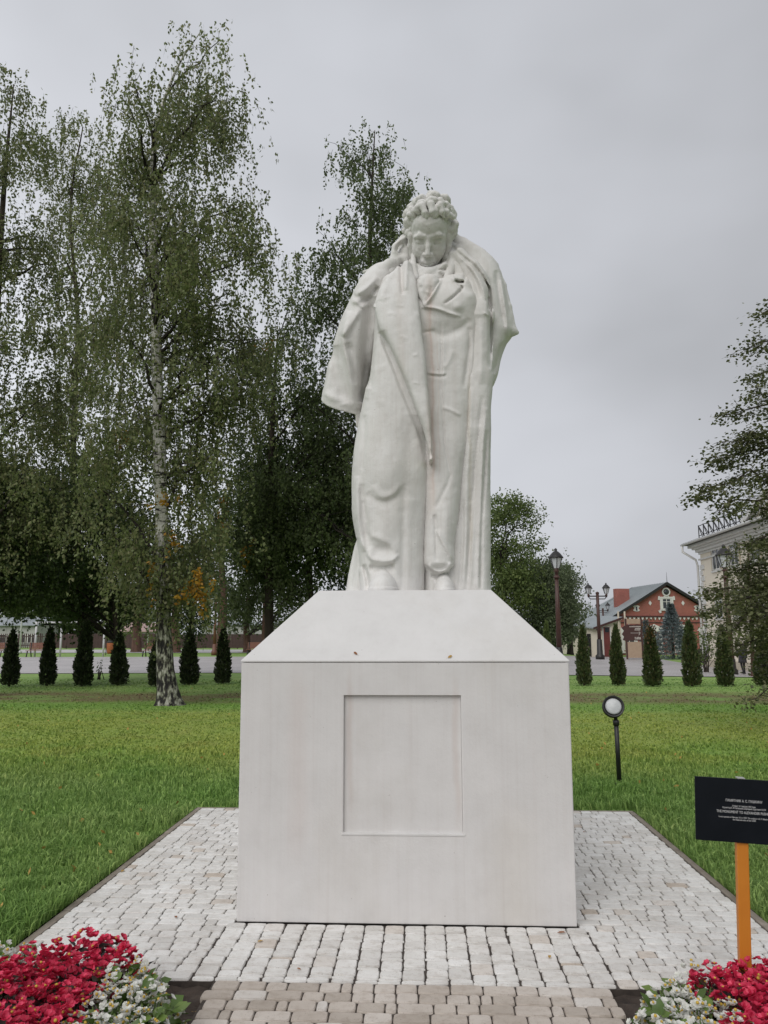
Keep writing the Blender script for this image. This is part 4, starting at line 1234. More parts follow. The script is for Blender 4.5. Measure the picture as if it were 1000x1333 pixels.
def local(px, py_base, Y=None, rz=0.0, name='thing', label='', cat='', group=None):
    p = G(px, py_base) if Y is None else np.array([W(px, 829, Y)[0], Y, 0.0])
    p[2] = float(terrain(p[0], p[1]))
    return empty(name, p, label, cat, group, rz)

def wwin(mb_frame, mb_glass, x, z, w_, h, y=-.02):
    pass

def window(parent, x, z, w_, h, y, mullions=(1, 1), fr=0.07, M=None):
    """opening with recessed pane, frame bars and sill; local x right, -y out of the wall"""
    f = MB()
    f.box(x-w_/2, x+w_/2, y-.03, y+.06, z, z+fr, M).box(x-w_/2, x+w_/2, y-.03, y+.06, z+h-fr, z+h, M)
    f.box(x-w_/2, x-w_/2+fr, y-.03, y+.06, z+fr, z+h-fr, M).box(x+w_/2-fr, x+w_/2, y-.03, y+.06, z+fr, z+h-fr, M)
    for k in range(mullions[0]):
        xx = x-w_/2+(k+1)*w_/(mullions[0]+1)
        f.box(xx-fr*.35, xx+fr*.35, y-.02, y+.05, z+fr, z+h-fr, M)
    for k in range(mullions[1]):
        zz = z+h*(.68 if mullions[1] == 1 else (k+1)/(mullions[1]+1))
        f.box(x-w_/2+fr, x+w_/2-fr, y-.015, y+.045, zz-fr*.3, zz+fr*.3, M)
    wn = f.build('window', M_white, parent)
    MB().box(x-w_/2+fr*.5, x+w_/2-fr*.5, y+.02, y+.03, z+fr*.5, z+h-fr*.5, M).build('pane', M_glass, wn)
    return wn

# ---- red brick house with a street gable
HB_D = 86.0
hp = W(862, 850, HB_D); HGZ = -1.3
gp = np.array([W(868.5, 800, HB_D)[0], HB_D, HGZ])
house = empty('brick_house', gp, 'red brick gabled house with white window surrounds and grey metal roof', 'house', rz=math.radians(8))
def hz(py): return W(860, py, HB_D)[2]-HGZ
hs = 1/FPX*(HB_D-cC[1])/cF[1]*cF[1]
EAV, APX, HW, HL = hz(801), hz(759.5), 6.15, 13.0
MB().prism([(-HW+.15, 0), (HW-.15, 0), (HW-.15, EAV-.1), (0, APX-.28), (-HW+.15, EAV-.1)], 0, HL).build('wall', M_brick, house)
# roof: two slopes with a hip at the rear, plus verge boards
def slab(a, b, c, d, th=.12):
    v = [Vector(p) for p in (a, b, c, d)]
    return [tuple(p) for p in v]+[tuple(p+Vector((0, 0, th))) for p in v]
BOXF = [(3, 2, 1, 0), (4, 5, 6, 7), (0, 1, 5, 4), (1, 2, 6, 5), (2, 3, 7, 6), (3, 0, 4, 7)]
rf = MB()
ov = .45
sl = (APX-EAV)/HW
rf.add(slab((-HW-ov, -ov, EAV-sl*ov), (0, -ov, APX), (0, HL-3.5, APX), (-HW-ov, HL+ov, EAV-sl*ov)), BOXF)
rf.add(slab((0, -ov, APX), (HW+ov, -ov, EAV-sl*ov), (HW+ov, HL+ov, EAV-sl*ov), (0, HL-3.5, APX)), BOXF)
rf.add([(-HW-ov, HL+ov, EAV-sl*ov), (0, HL-3.5, APX), (HW+ov, HL+ov, EAV-sl*ov), (-HW-ov, HL+ov, EAV-sl*ov+.12), (0, HL-3.5, APX+.12), (HW+ov, HL+ov, EAV-sl*ov+.12)],
       [(2, 1, 0), (3, 4, 5), (0, 1, 4, 3), (1, 2, 5, 4), (2, 0, 3, 5)])
roof = rf.build('roof', M_metalroof, house)
sm = MB()
for k in range(19):
    y = k*.7
    sm.box(-.02, .02, 0, 1, 0, .04, Matrix.Translation((0, y, 0)) @ Matrix.Identity(4)) if False else None
for k in range(18):
    y0 = -.3+k*.72
    yt = min(y0, HL-3.6)
    sm.tube([(-HW-ov+.05, y0, EAV-sl*ov+.14), (-.05, yt, APX+.13)], .022, 4)
sm.build('roof_seams', M_metalroof, roof)
MB().tube([(0, -ov, APX+.1), (0, -ov, APX+1.25)], [.035, .012], 6).build('finial', M_dark, roof)
ch = MB().box(-.8, .8, -.45, .45, 0, 2.3).build('chimney', M_brick, roof, loc=(-HW*.62, 3.6, EAV+(APX-EAV)*.25))
ver = MB()
for sx in (-1, 1):
    ver.add([(sx*(HW+ov), -ov-.05, EAV-sl*ov-.18), (0, -ov-.05, APX-.18), (0, -ov-.05, APX+.16), (sx*(HW+ov), -ov-.05, EAV-sl*ov+.16),
             (sx*(HW+ov), -ov, EAV-sl*ov-.18), (0, -ov, APX-.18), (0, -ov, APX+.16), (sx*(HW+ov), -ov, EAV-sl*ov+.16)], BOXF)
ver.build('verge_board', M_dark, house)
# string course, dentils
EB = EAV-.55
MB().box(-HW-.05, HW+.05, -.16, 0, EB+.32, EB+.5).build('string_course', M_panel, house)
dn = MB().mesh('dentil', M_white)
dm = MB()
dm.add([(-.16, -.12, .3), (.16, -.12, .3), (0, -.12, 0), (-.16, 0, .3), (.16, 0, .3), (0, 0, 0)], [(0, 2, 1), (3, 4, 5), (0, 1, 4, 3), (1, 2, 5, 4), (2, 0, 3, 5)])
dme = dm.mesh('dentil', M_white)
for k in range(25):
    link('dentil', dme, house, (-HW+.25+k*(2*HW-.5)/24, 0, EB))
MB().box(-HW+.05, HW-.05, -.08, 0, EB-.32, EB-.2).build('string_course', M_panel, house)
# attic window with carved surround
az = EAV+.68
window(house, 0, az, 1.05, 1.25, -.05, (1, 1), .09)
sr = MB()
def sbx(x0, x1, y0, y1, z0, z1): sr.box(x0, x1, y0, y1, z0, z1)
sbx(-.85, .85, -.14, 0, az-.15, az-.02); sbx(-.78, -.54, -.12, 0, az, az+1.25); sbx(.54, .78, -.12, 0, az, az+1.25); sbx(-.78, .78, -.12, 0, az+1.26, az+1.42)
for sx in (-1, 1):
    q = [(sx*1.05, az-.15), (sx*.72, az-.15), (sx*.68, az-.36), (sx*.88, az-.46)]
    sr.prism(q if sx < 0 else q[::-1], -.12, 0)
    q = [(sx*1.0, az+1.05), (sx*.8, az+1.05), (sx*.8, az+1.5), (sx*.98, az+1.46)]
    sr.prism(q if sx < 0 else q[::-1], -.12, 0)
sr.prism([(-.36, az+1.43), (.36, az+1.43), (0, az+1.72)], -.12, 0)
sr.build('window_surround', M_white, house)
# round gable window
rw = MB(); M_ = Matrix.Translation((0, -.02, APX-.98)) @ Matrix.Rotation(math.radians(90), 4, 'X')
rw.lathe([(.50, 0), (.50, .12), (.36, .14), (.32, .05)], 20, M_)
rw_o = rw.build('round_window', M_white, house)
MB().lathe([(.33, .0), (.33, .125)], 20, M_).build('pane', M_glass, rw_o)
# little slit windows and white stars
for sx in (-1, 1):
    x = sx*3.6
    w_ = MB().box(x-.24, x+.24, -.10, 0, EAV+.45, EAV+1.12).box(x-.36, x+.36, -.09, 0, EAV+.5, EAV+.66).box(x-.36, x+.36, -.09, 0, EAV+.9, EAV+1.05).build('slit_window', M_white, house)
    MB().box(x-.1, x+.1, -.12, -.095, EAV+.52, EAV+.98).build('pane', M_glass, w_)
    x = sx*1.95
    MB().prism([(x-.19, EAV+1.38), (x, EAV+1.1), (x+.19, EAV+1.38), (x, EAV+1.66)], -.07, 0).build('star_ornament', M_white, house)
# ground floor windows with pointed surrounds
for x in (-4.6, -1.65, 1.65, 4.6):
    window(house, x, 1.25, 1.3, 2.15, -.03, (1, 1), .1)
    g_ = MB().box(x-.95, x-.67, -.1, 0, 1.1, 3.4).box(x+.67, x+.95, -.1, 0, 1.1, 3.4).prism([(x-1.15, 3.4), (x+1.15, 3.4), (x+.9, 3.75), (x, 4.15), (x-.9, 3.75)], -.12, 0).box(x-1.05, x+1.05, -.13, 0, .92, 1.1)
    g_.build('window_surround', M_white, house)

# ---- cream annex in front of the brick house
ap = np.array([W(783, 800, 78.0)[0], 78.0, -1.2])
annex = empty('annex_house', ap, 'low cream annex with grey lean-to roof and red door', 'house', rz=math.radians(6))
def az_(py): return W(783, py, 78.0)[2]+1.2
def axx(px): return W(px, 815, 78.0)[0]-ap[0]
xl, xr = axx(741), axx(809)
MB().prism([(xl, 0), (xr, 0), (xr, az_(806.5)), (axx(771), az_(818)), (xl, az_(815))], 0, 6).build('wall', M_cream, annex)
r2 = MB()
r2.add(slab((axx(770), -.5, az_(818.5)), (axx(811), -.5, az_(804.5)), (axx(811), 7, az_(800.5)), (axx(756), 7, az_(802)), .1), BOXF)
r2.add(slab((axx(738), -.4, az_(815)), (axx(770), -.4, az_(818.5)), (axx(756), 7, az_(802)), (axx(730), 7, az_(803)), .1), BOXF)
ro = r2.build('roof', M_metalroof, annex)
MB().add(slab((axx(770), -.56, az_(819.5)), (axx(811), -.56, az_(805.5)), (axx(811), -.5, az_(805.5)), (axx(770), -.5, az_(819.5)), .22), BOXF).build('verge_board', M_panel, annex)
dr = MB().box(axx(785), axx(793.5), -.08, .02, .1, az_(816.3)).build('door', M_redpaint, annex)
MB().box(axx(787), axx(792.5), -.1, -.08, az_(823), az_(817)).build('door_pane', M_glass, dr)
MB().box(axx(783.7), axx(785), -.1, .02, 0, az_(815)).box(axx(793.5), axx(794.8), -.1, .02, 0, az_(815)).box(axx(783.7), axx(794.8), -.1, .02, az_(816.3), az_(815.3)).build('door_frame', M_white, annex)
window(annex, axx(747), az_(829), .9, 1.1, -.03, (1, 0), .08)
MB().box(axx(776), axx(781), -.6, .0, az_(820.7), az_(819.2)).build('awning', M_redpaint, annex)
MB().box(axx(763), axx(768), -.06, .02, .1, az_(825)).build('side_door', M_dark, annex)
MB().tube([(axx(804.5), -.4, 0), (axx(804.5), -.4, az_(796))], .09, 8).tube([(axx(814), -.2, 0), (axx(814), -.2, az_(796))], .09, 8).build('vent_pipe', M_cream2, annex)

# ---- gate pillar, low red fence, dark shed under the trees
gpil = local(746, 848, name='gate_pillar', label='red brick gate pillar with a pale pointed cap by the trees', cat='pillar')
MB().box(-.45, .45, -.45, .45, 0, 1.25).build('shaft', M_brick, gpil)
MB().add([(-.55, -.55, 1.25), (.55, -.55, 1.25), (.55, .55, 1.25), (-.55, .55, 1.25), (0, 0, 1.85)], [(3, 2, 1, 0), (0, 1, 4), (1, 2, 4), (2, 3, 4), (3, 0, 4)]).build('cap', M_board, gpil)
rfz = local(736, 847, name='metal_fence', label='low dark red metal fence beside the brick gate pillar', cat='fence')
fm = MB()
for k in range(4):
    MB().box(-5.2+k*2.3-.06, -5.2+k*2.3+.06, -.06, .06, 0, 1.35).build('post', M_redpaint, rfz)
for k in range(44):
    link('picket', None, rfz) if False else None
pk = MB().box(-.07, .07, -.015, .015, .1, 1.2).mesh('picket', M_redpaint)
for k in range(34): link('picket', pk, rfz, (-5.1+k*.21, 0, 0))
MB().box(-5.2, 2.0, .02, .05, .3, .38).box(-5.2, 2.0, .02, .05, .95, 1.03).build('rail', M_redpaint, rfz)
shed = local(748, 845, Y=84.0, name='shed', label='dark brown shed with a grey roof behind the red fence under the willows', cat='shed')
MB().box(-6, 2.4, 0, 4, -.5, 2.6).build('wall', M_fence, shed)
MB().add(slab((-6.4, -.4, 2.5), (2.8, -.4, 2.5), (2.8, 4.4, 3.5), (-6.4, 4.4, 3.5)), BOXF).build('roof', M_metalroof, shed)
MB().box(-2.0, -.6, -.05, .02, .1, 2.1).build('door', M_redpaint, shed)
window(shed, .9, .9, 1.2, 1.1, -.03, (1, 0), .09)

# ---- big cream building on the right, its long facade running away from us
bX = W(914, 760, 52.0)[0]; BY1 = 52.0; BY0 = 24.0
byb = -0.62
bld = empty('office_building', (bX, BY1, byb), 'cream two storey building with white cornice and quoins at the right edge', 'building')
def bz(py): return W(914, py, BY1)[2]-byb
L_ = BY1-BY0
CT, CB = bz(711), bz(722)
wallm = MB().box(0, 14, -L_, 0, 0, CB+.05).build('wall', M_cream, bld)
# stacked cornice
MB().box(-.12, 14, -L_, .12, bz(729.5), bz(727.5)).build('string_course', M_white, bld)
cz = CB
cor = MB()
cor.box(-.10, 14, -L_, .10, cz, cz+.16).box(-.26, 14, -L_, .26, cz+.16, cz+.36).box(-.44, 14, -L_, .44, cz+.36, cz+.50).box(-.66, 14, -L_, .66, cz+.50, cz+.72)
cor.build('cornice', M_white, bld, bevel=.02)
rt = cz+.72
eave = MB().add([(-.95, -L_, rt+.002), (14, -L_, rt+.002), (14, .9, rt+.002), (-.95, .9, rt+.002), (-.95, -L_, rt+.18), (14, -L_, rt+2.6), (14, .9, rt+2.6), (-.95, .9, rt+.18)], BOXF).build('roof', M_dark, bld)
gm = MB().tube([(-1.0, -L_, rt+.06), (-1.0, .9, rt+.06)], .09, 8)
gm.build('gutter', M_white, bld)
dp = MB().tube([(-1.0, .72, rt+.02), (-1.0, .72, rt-.45), (-.2, .40, CB-.35), (-.12, .32, CB-.8), (-.12, .32, .2)], .085, 8).build('downpipe', M_white, bld)
# roof rail: uprights with raking struts
rl = MB()
ry0, ry1 = -1.6, -15.0
for hgt in (.25, .95):
    rl.tube([(-.55, ry0, rt+.2+hgt), (-.55, ry1, rt+.2+hgt)], .03, 5)
rl.build('roof_rail', M_dark, eave)
st = MB().tube([(0, 0, 0), (0, 0, 1.0)], .035, 5).tube([(0, .02, .95), (0, -.75, .05)], .03, 5).tube([(0, 0, .95), (.45, 0, .1)], .03, 5).mesh('rail_post', M_dark)
for k in range(15): link('rail_post', st, eave, (-.55, ry0-k*.95, rt+.2))
# pediment over a projecting bay, nearer to us
py0 = -10.8
ped2 = MB().add([(-.75, py0, rt+.05), (-.75, py0-9, rt+.05), (-.75, py0-4.5, rt+1.7), (6, py0, rt+.05), (6, py0-9, rt+.05), (6, py0-4.5, rt+1.7)],
                [(0, 1, 2), (5, 4, 3), (0, 2, 5, 3), (2, 1, 4, 5), (1, 0, 3, 4)]).build('pediment', M_cream, bld)
MB().add([(-1.05, py0+.35, rt+.05), (-.7, py0+.35, rt+.05), (-.7, py0-4.5, rt+1.95), (-1.05, py0-4.5, rt+1.95), (-1.05, py0+.7, rt+.28), (-.7, py0+.7, rt+.28), (-.7, py0-4.5, rt+2.2), (-1.05, py0-4.5, rt+2.2)], BOXF).build('pediment_trim', M_white, ped2)
MB().add([(-1.05, py0-9.35, rt+.05), (-1.05, py0-4.5, rt+1.95), (-.7, py0-4.5, rt+1.95), (-.7, py0-9.35, rt+.05), (-1.05, py0-9.7, rt+.28), (-1.05, py0-4.5, rt+2.2), (-.7, py0-4.5, rt+2.2), (-.7, py0-9.7, rt+.28)], BOXF).build('pediment_trim', M_white, ped2)
# quoins at the far corner
q1 = MB().box(-.07, .02, -.75, .07, 0, .34).mesh('quoin', M_white); q2 = MB().box(-.07, .02, -.45, .07, 0, .34).mesh('quoin', M_white)
z = .3; k = 0
while z < bz(731)-.35:
    link('quoin', (q1, q2)[k % 2], bld, (0, 0, z)); z += .41; k += 1
# windows on the facade (facing -x): build in local frame then rotate
RM = Matrix.Rotation(math.radians(-90), 4, 'Z')
for yw in (-3.1, -6.3, -9.5, -12.9, -16.3, -19.6, -23.0):
    for zc, h_ in ((bz(806), 1.75), (bz(746.5), 1.65)):
        MM = Matrix.Translation((0, yw, 0)) @ RM
        wn = window(bld, 0, zc, 1.35, h_, -.04, (1, 1), .09, MM)
        MB().box(-.85, .85, -.12, 0, zc-.14, zc-.02, MM).build('sill', M_white, wn)
        MB().box(-.86, -.7, -.08, 0, zc, zc+h_+.16, MM).box(.7, .86, -.08, 0, zc, zc+h_+.16, MM).box(-.7, .7, -.08, 0, zc+h_+.01, zc+h_+.16, MM).build('surround', M_cream2, wn)
MB().box(-.1, 0, -L_, .1, 0, .55).build('plinth', M_cream2, bld)

# ---- far left: fences, low buildings, the white pipe frame
def plank_fence(px0, px1, pyb, hgt, label, gap, wd, mat, boards=True):
    A, B_ = G(px0, pyb), G(px1, pyb)
    v = B_-A; L = float(np.hypot(v[0], v[1])); rz = math.atan2(v[1], v[0])
    t = empty('fence', A, label, 'fence', rz=rz)
    n = int(L/(wd+gap))
    bm_ = MB().box(0, wd, -.02, .02, .08, hgt).mesh('board', mat)
    for k in range(n):
        link('board', bm_, t, (k*(wd+gap), random.uniform(-.01, .01), random.uniform(-.02, .02)))
    MB().box(0, L, .03, .07, .4, .5).box(0, L, .03, .07, hgt-.45, hgt-.35).build('rail', mat, t)
    pm = MB().box(-.07, .07, -.03, .1, 0, hgt+.05).mesh('post', mat)
    for k in range(int(L/3)+1): link('post', pm, t, (min(k*3.0, L), .05, 0))
    return t
plank_fence(-30, 57, 844.5, 2.0, 'brown picket fence with gaps between its boards at the far left', .14, .14, M_fence)
plank_fence(58.5, 220, 844.5, 1.95, 'solid dark brown board fence behind the white pipe frame', .02, .42, M_fence)
plank_fence(222, 330, 844.5, 1.85, 'dark board fence behind the brick red lamp post and birch', .02, .42, M_fence)

def lowhouse(px0, px1, pyb, pye, pyr, Y, label, mat, matr, wins, name='low_house'):
    x0, x1 = W(px0, 840, Y)[0], W(px1, 840, Y)[0]
    base = -1.0
    t = empty(name, ((x0+x1)/2, Y, base), label, 'house')
    hw = (x1-x0)/2
    ze, zr = W(px0, pye, Y)[2]-base, W(px0, pyr, Y)[2]-base
    MB().box(-hw, hw, 0, 7, 0, ze).build('wall', mat, t)
    o = .5
    r_ = MB().add(slab((-hw-o, -o, ze-.1), (hw+o, -o, ze-.1), (hw+o, 3.5, zr), (-hw-o, 3.5, zr)), BOXF).add(slab((-hw-o, 3.5, zr), (hw+o, 3.5, zr), (hw+o, 7+o, ze-.1), (-hw-o, 7+o, ze-.1)), BOXF)
    r_.build('roof', matr, t)
    MB().prism([(-hw, ze-.1), (-hw+.001, ze-.1)] if False else [(-.01, 0), (.01, 0), (.01, .01)], 0, .01)
    for k in range(wins):
        window(t, -hw+(k+.5)*2*hw/wins, 1.6, 1.3, 1.4, -.03, (1, 1), .12)
    return t
M_greywall = simple('grey_wall', (0.42, 0.42, 0.41), (0.34, 0.34, 0.33), 0.8, 0.8)
M_pinkroof = simple('faded_pink_roof', (0.42, 0.30, 0.27), (0.36, 0.25, 0.23), 0.6, 0.7)
lowhouse(-18, 47, 845, 814, 804, 112.0, 'pale grey house with white windows behind the picket fence', M_greywall, M_metalroof, 5)
lowhouse(160, 202, 845, 822, 811, 118.0, 'small house with a faded pink roof behind the birches', M_greywall, M_pinkroof, 3)
# long pale garage block behind the trees, dark doors
gy = 104.0
g0, g1 = W(262, 840, gy)[0], W(404, 840, gy)[0]
gar = empty('garage_block', ((g0+g1)/2, gy, -.6), 'long low pale garage block with dark doors behind the trees', 'garage')
gh = W(300, 814, gy)[2]+.6; gd = W(300, 825.5, gy)[2]+.6
ghw = (g1-g0)/2
MB().box(-ghw, ghw, 0, 6, 0, gh).build('wall', M_greywall, gar)
MB().add(slab((-ghw-.3, -.3, gh), (ghw+.3, -.3, gh), (ghw+.3, 6.3, gh+.5), (-ghw-.3, 6.3, gh+.5)), BOXF).build('roof', M_metalroof, gar)
dme2 = MB().box(-1.25, 1.25, -.06, .02, .05, gd).mesh('door', M_fence)
for k in range(5): link('door', dme2, gar, (-ghw+1.7+k*2.9, 0, 0))
pmz = MB().box(-.1, .1, -.1, .02, gd+.1, gh-.1).mesh('pilaster', M_white)
for k in range(6): link('pilaster', pmz, gar, (-ghw+.2+k*2.9, 0, 0))

# white pipe frame and tall white poles at the edge of the plaza
M_pole = simple('white_pole', (0.66, 0.66, 0.66), (0.5, 0.5, 0.5), 6, 0.5)
fr_ = local(79, 855, name='pipe_frame', label='white pipe frame with a long level top bar behind the thujas', cat='frame')
def lx(px, py=840): return W(px, py, fr_.location[1])[0]-fr_.location[0]
def lz(py): return W(79, py, fr_.location[1])[2]
for px in (46, 79, 135): MB().tube([(lx(px), 0, 0), (lx(px), 0, lz(811))], .085, 8).build('post', M_pole, fr_)
MB().tube([(lx(44), 0, lz(810.5)), (lx(138), 0, lz(809.5))], .075, 8).build('top_bar', M_pole, fr_)
def pole(px, pyb, pyt, label, r=.09):
    t = local(px, pyb, name='white_pole', label=label, cat='pole', group='tall white poles by the plaza')
    top = W(px, pyt, t.location[1])[2]-t.location[2]
    MB().tube([(0, 0, .25), (0, 0, top*.6), (0, 0, top)], [r, r*.85, r*.6], 8).build('shaft', M_pole, t)
    MB().lathe([(r*2.2, 0), (r*2.2, .2), (r*1.3, .3)], 10).build('base_collar', M_pole, t)
    MB().lathe([(r*.6, top), (r*1.0, top+.04), (r*.9, top+.12), (.01, top+.16)], 10).build('cap', M_pole, t)
    return t
pole(25.5, 851, 775, 'tall white pole between the first two thujas from the left edge')
pole(192, 850, 770, 'slim white pole just left of the big birch trunk')
pole(248.5, 851, 738, 'tall white pole beside the yellow autumn leaves, right of the big birch')

# ---- lamps
def lantern(parent, x, z, s=1.0):
    ln = MB().lathe([(.07*s, z), (.07*s, z+.12*s), (.13*s, z+.16*s), (.05*s, z+.2*s), (.12*s, z+.26*s)], 8, None, x).build('lantern', M_lampbrown, parent)
    MB().lathe([(.125*s, z+.262*s), (.24*s, z+.66*s)], 6, None, x, smooth=False).build('lantern_glass', M_lampglass, ln)
    cg = MB()
    for k in range(6):
        an = 2*math.pi*(k+.5)/6
        cg.tube([(x+.13*s*math.cos(an), .13*s*math.sin(an), z+.26*s), (x+.25*s*math.cos(an), .25*s*math.sin(an), z+.67*s)], .016*s, 4)
    cg.lathe([(.30*s, z+.66*s), (.28*s, z+.71*s), (.19*s, z+.83*s), (.1*s, z+.92*s), (.05*s, z+.94*s), (.06*s, z+.98*s), (.055*s, z+1.02*s), (.01*s, z+1.06*s)], 12, None, x)
    cg.build('lantern_cage', M_dark, ln)

def single_lamp(px, pyb, pyt, label, Y=None, mat=None):
    t = local(px, pyb, Y, name='street_lamp', label=label, cat='street lamp', group='brown lantern street lamps')
    H = W(px, pyt, t.location[1])[2]-t.location[2]
    s = H*.235/1.06
    zt = H-1.06*s
    r = .085*max(s, .8)
    MB().lathe([(r*2.3, 0), (r*2.3, .35), (r*1.7, .42), (r*1.5, .9), (r*1.25, .95)], 12).build('base', M_dark if mat is None else mat, t)
    MB().tube([(0, 0, .9), (0, 0, zt*.6), (0, 0, zt)], [r*1.25, r*1.05, r*.8], 12).lathe([(r*1.35, zt-.22), (r*1.35, zt-.1), (r*.9, zt-.05)], 12).build('shaft', mat or M_lampbrown, t)
    lantern(t, 0, zt-.02, s)
    return t
single_lamp(727.5, 858, 713, 'tall brown street lamp with one lantern close to the right pedestal shoulder', Y=40.0)
M_lampred = simple('lamp_brick_red', (0.17, 0.07, 0.045), (0.12, 0.05, 0.032), 6, 0.5)
single_lamp(279, 853, 763, 'brick red street lamp with grey lantern between birch trunk and pedestal', mat=M_lampred)
single_lamp(950, 868, 708, 'brown street lamp partly hidden by linden leaves before the cream building', Y=38.0)

def twin_lamp(px, pyb, pyt, pyarm, spread, label):
    t = local(px, pyb, name='street_lamp', label=label, cat='street lamp', group='brown lantern street lamps')
    Y = t.location[1]
    z = lambda py: W(px, py, Y)[2]-t.location[2]
    H, za = z(pyt), z(pyarm)
    s = (H-za)/1.02
    MB().lathe([(.3, 0), (.3, .25), (.2, .35), (.17, 1.3), (.12, 1.36)], 12).build('base', M_dark, t)
    MB().tube([(0, 0, 1.3), (0, 0, za+.25)], [.125, .10], 12).lathe([(.12, za+.2), (.12, za+.3), (.02, za+.36)], 10).build('shaft', M_lampbrown, t)
    for sx in (-1, 1):
        ar = MB().tube([(0, 0, za+.05), (sx*spread, 0, za+.05)], .045, 6).tube([(0, 0, za-.14), (sx*(spread-.12), 0, za-.14), (sx*spread, 0, za)], .035, 6).build('arm', M_dark, t)
        lantern(t, sx*spread, za-.02, s)
twin_lamp(781.5, 858.5, 759, 777, .60, 'brown twin lantern street lamp standing on the plaza before the red door')
twin_lamp(787.5, 852, 784, 795.5, .58, 'smaller farther twin lantern lamp just behind the nearer twin lamp')

# ---- info board on two posts
ib = local(827, 858.5, name='info_board', label='beige information board with a brown wavy text panel on two posts', cat='sign', rz=math.radians(-4))
sc_ = (W(836, 850, ib.location[1])[0]-W(816, 850, ib.location[1])[0])/2
ibh = W(827, 805, ib.location[1])[2]-ib.location[2]
zb = lambda py: (W(827, py, ib.location[1])[2]-ib.location[2])
for sx in (-1, 1): MB().box(sx*sc_-.07, sx*sc_+.07, -.08, .08, 0, ibh).build('post', M_panel, ib)
MB().box(-sc_+.075, sc_-.075, -.05, .05, .15, zb(835.5)).build('lower_board', M_board, ib)
MB().box(-sc_+.075, sc_-.075, -.05, .05, zb(812), ibh-.05).build('upper_board', M_board, ib)
wz0, wz1 = zb(834.5), zb(813.5)
poly = [(-sc_-.35, wz0+.1), (-sc_-.05, wz0), (0, wz0+.06), (sc_-.08, wz0), (sc_-.08, wz1)]
poly += [(.3, wz1+.07), (0, wz1), (-.5, wz1+.05), (-sc_-.1, wz1-.05), (-sc_-.42, wz1-.25), (-sc_-.2, (wz0+wz1)/2+.2), (-sc_-.4, (wz0+wz1)/2-.1), (-sc_-.22, wz0+.4)]
tp = MB().prism(poly, -.12, -.055).build('text_panel', M_panel, ib)
pr = MB()
for (py, x0, x1) in ((815.6, -.55, .8), (818, .15, .8), (819.9, .1, .8), (829.8, .05, .25), (829.8, .35, .8), (831.5, .05, .3), (831.5, .38, .85)):
    zz = zb(py); x = x0*sc_
    while x < x1*sc_:
        pr.box(x, x+.06, -.128, -.12, zz-.055, zz+random.uniform(.02, .055)); x += .085
zz = zb(824); pr.box(-.45*sc_, .8*sc_, -.128, -.12, zz-.015, zz+.015)
pr.prism([(.8*sc_, zz+.02), (.62*sc_, zz+.15), (.60*sc_, zz+.12), (.75*sc_, zz)], -.129, -.121).prism([(.8*sc_, zz-.02), (.75*sc_, zz), (.55*sc_, zz-.2), (.6*sc_, zz-.22)], -.1295, -.1215)
pr.build('lettering', M_print, tp)

# ---- benches on the far side of the plaza
def bench(px0, px1, pyb, pyt, label):
    t = local((px0+px1)/2, pyb, name='park_bench', label=label, cat='bench', group='brown park benches along the plaza')
    Y = t.location[1]
    hw = (W(px1, 840, Y)[0]-W(px0, 840, Y)[0])/2
    H = W(px0, pyt, Y)[2]-t.location[2]
    for k in range(5):
        MB().box(-hw, hw, .36+k*.02, .40+k*.02, H*.50+k*H*.1, H*.50+(k+.88)*H*.1).build('back_slat', M_bench, t)
    for k in range(4):
        MB().box(-hw, hw, -.25+k*.14, -.25+k*.14+.115, H*.42, H*.46).build('seat_slat', M_bench, t)
    for sx in (-1, 1):
        MB().tube([(sx*hw*.82, -.3, 0), (sx*hw*.82, -.16, H*.42)], .05, 6).tube([(sx*hw*.82, .5, 0), (sx*hw*.82, .36, H*.45), (sx*hw*.82, .44, H)], .05, 6).build('leg', M_dark, t)
bench(-16, 4.5, 855, 836.5, 'brown bench cut by the left photo edge')
bench(34.5, 58, 855.5, 836.5, 'brown bench between the first and second thujas')
bench(185.5, 205, 855, 837, 'brown bench partly hidden just left of the big birch trunk')
bench(321, 342, 853, 836, 'brown bench behind the left shoulder of the pedestal')
M_orange = simple('orange_vest', (0.38, 0.12, 0.045), (0.28, 0.085, 0.03), 5, 0.8)
bin_ = local(144, 853, name='litter_bin', label='rusty orange litter bin beside the middle thuja', cat='bin')
MB().lathe([(.26, .12), (.34, .3), (.36, 1.0), (.33, 1.05)], 14).build('drum', M_orange, bin_)
MB().lathe([(.34, 1.05), (.36, 1.1), (.2, 1.28), (.05, 1.32)], 14).build('lid', M_dark, bin_)
MB().tube([(-.42, 0, 0), (-.42, 0, 1.2)], .035, 6).tube([(.42, 0, 0), (.42, 0, 1.2)], .035, 6).tube([(-.42, 0, .9), (.42, 0, .9)], .025, 6).build('stand', M_dark, bin_)

# ---- spotlight on its pole
M_black = simple('black_metal', (0.012, 0.012, 0.013), (0.02, 0.02, 0.02), 20, 0.4, bstr=0.05)
M_lens = simple('lens_glass', (0.62, 0.63, 0.64), (0.52, 0.53, 0.54), 40, 0.2)
sp = local(806.5, 1020, name='spotlight', label='black garden spotlight with round pale lens on a thin pole', cat='spotlight')
sY = sp.location[1]
zz = lambda py: W(803, py, sY)[2]
xx = lambda px, py: W(px, py, sY)[0]-sp.location[0]
zp = zz(937)
MB().lathe([(.05, -.03), (.05, .0), (.028, .012)], 12).tube([(0, 0, 0), (xx(802, 937), 0, zp)], .026, 12).build('pole', M_black, sp)
br_ = MB().tube([(xx(802, 937), 0, zp-.02), (xx(801, 931), 0, zp+.05), (xx(799.5, 927), .01, zp+.09)], [.022, .02, .02], 8).lathe([(.035, zp-.06), (.035, zp-.01), (.025, zp)], 10, None, xx(802, 937)).build('bracket', M_black, sp)
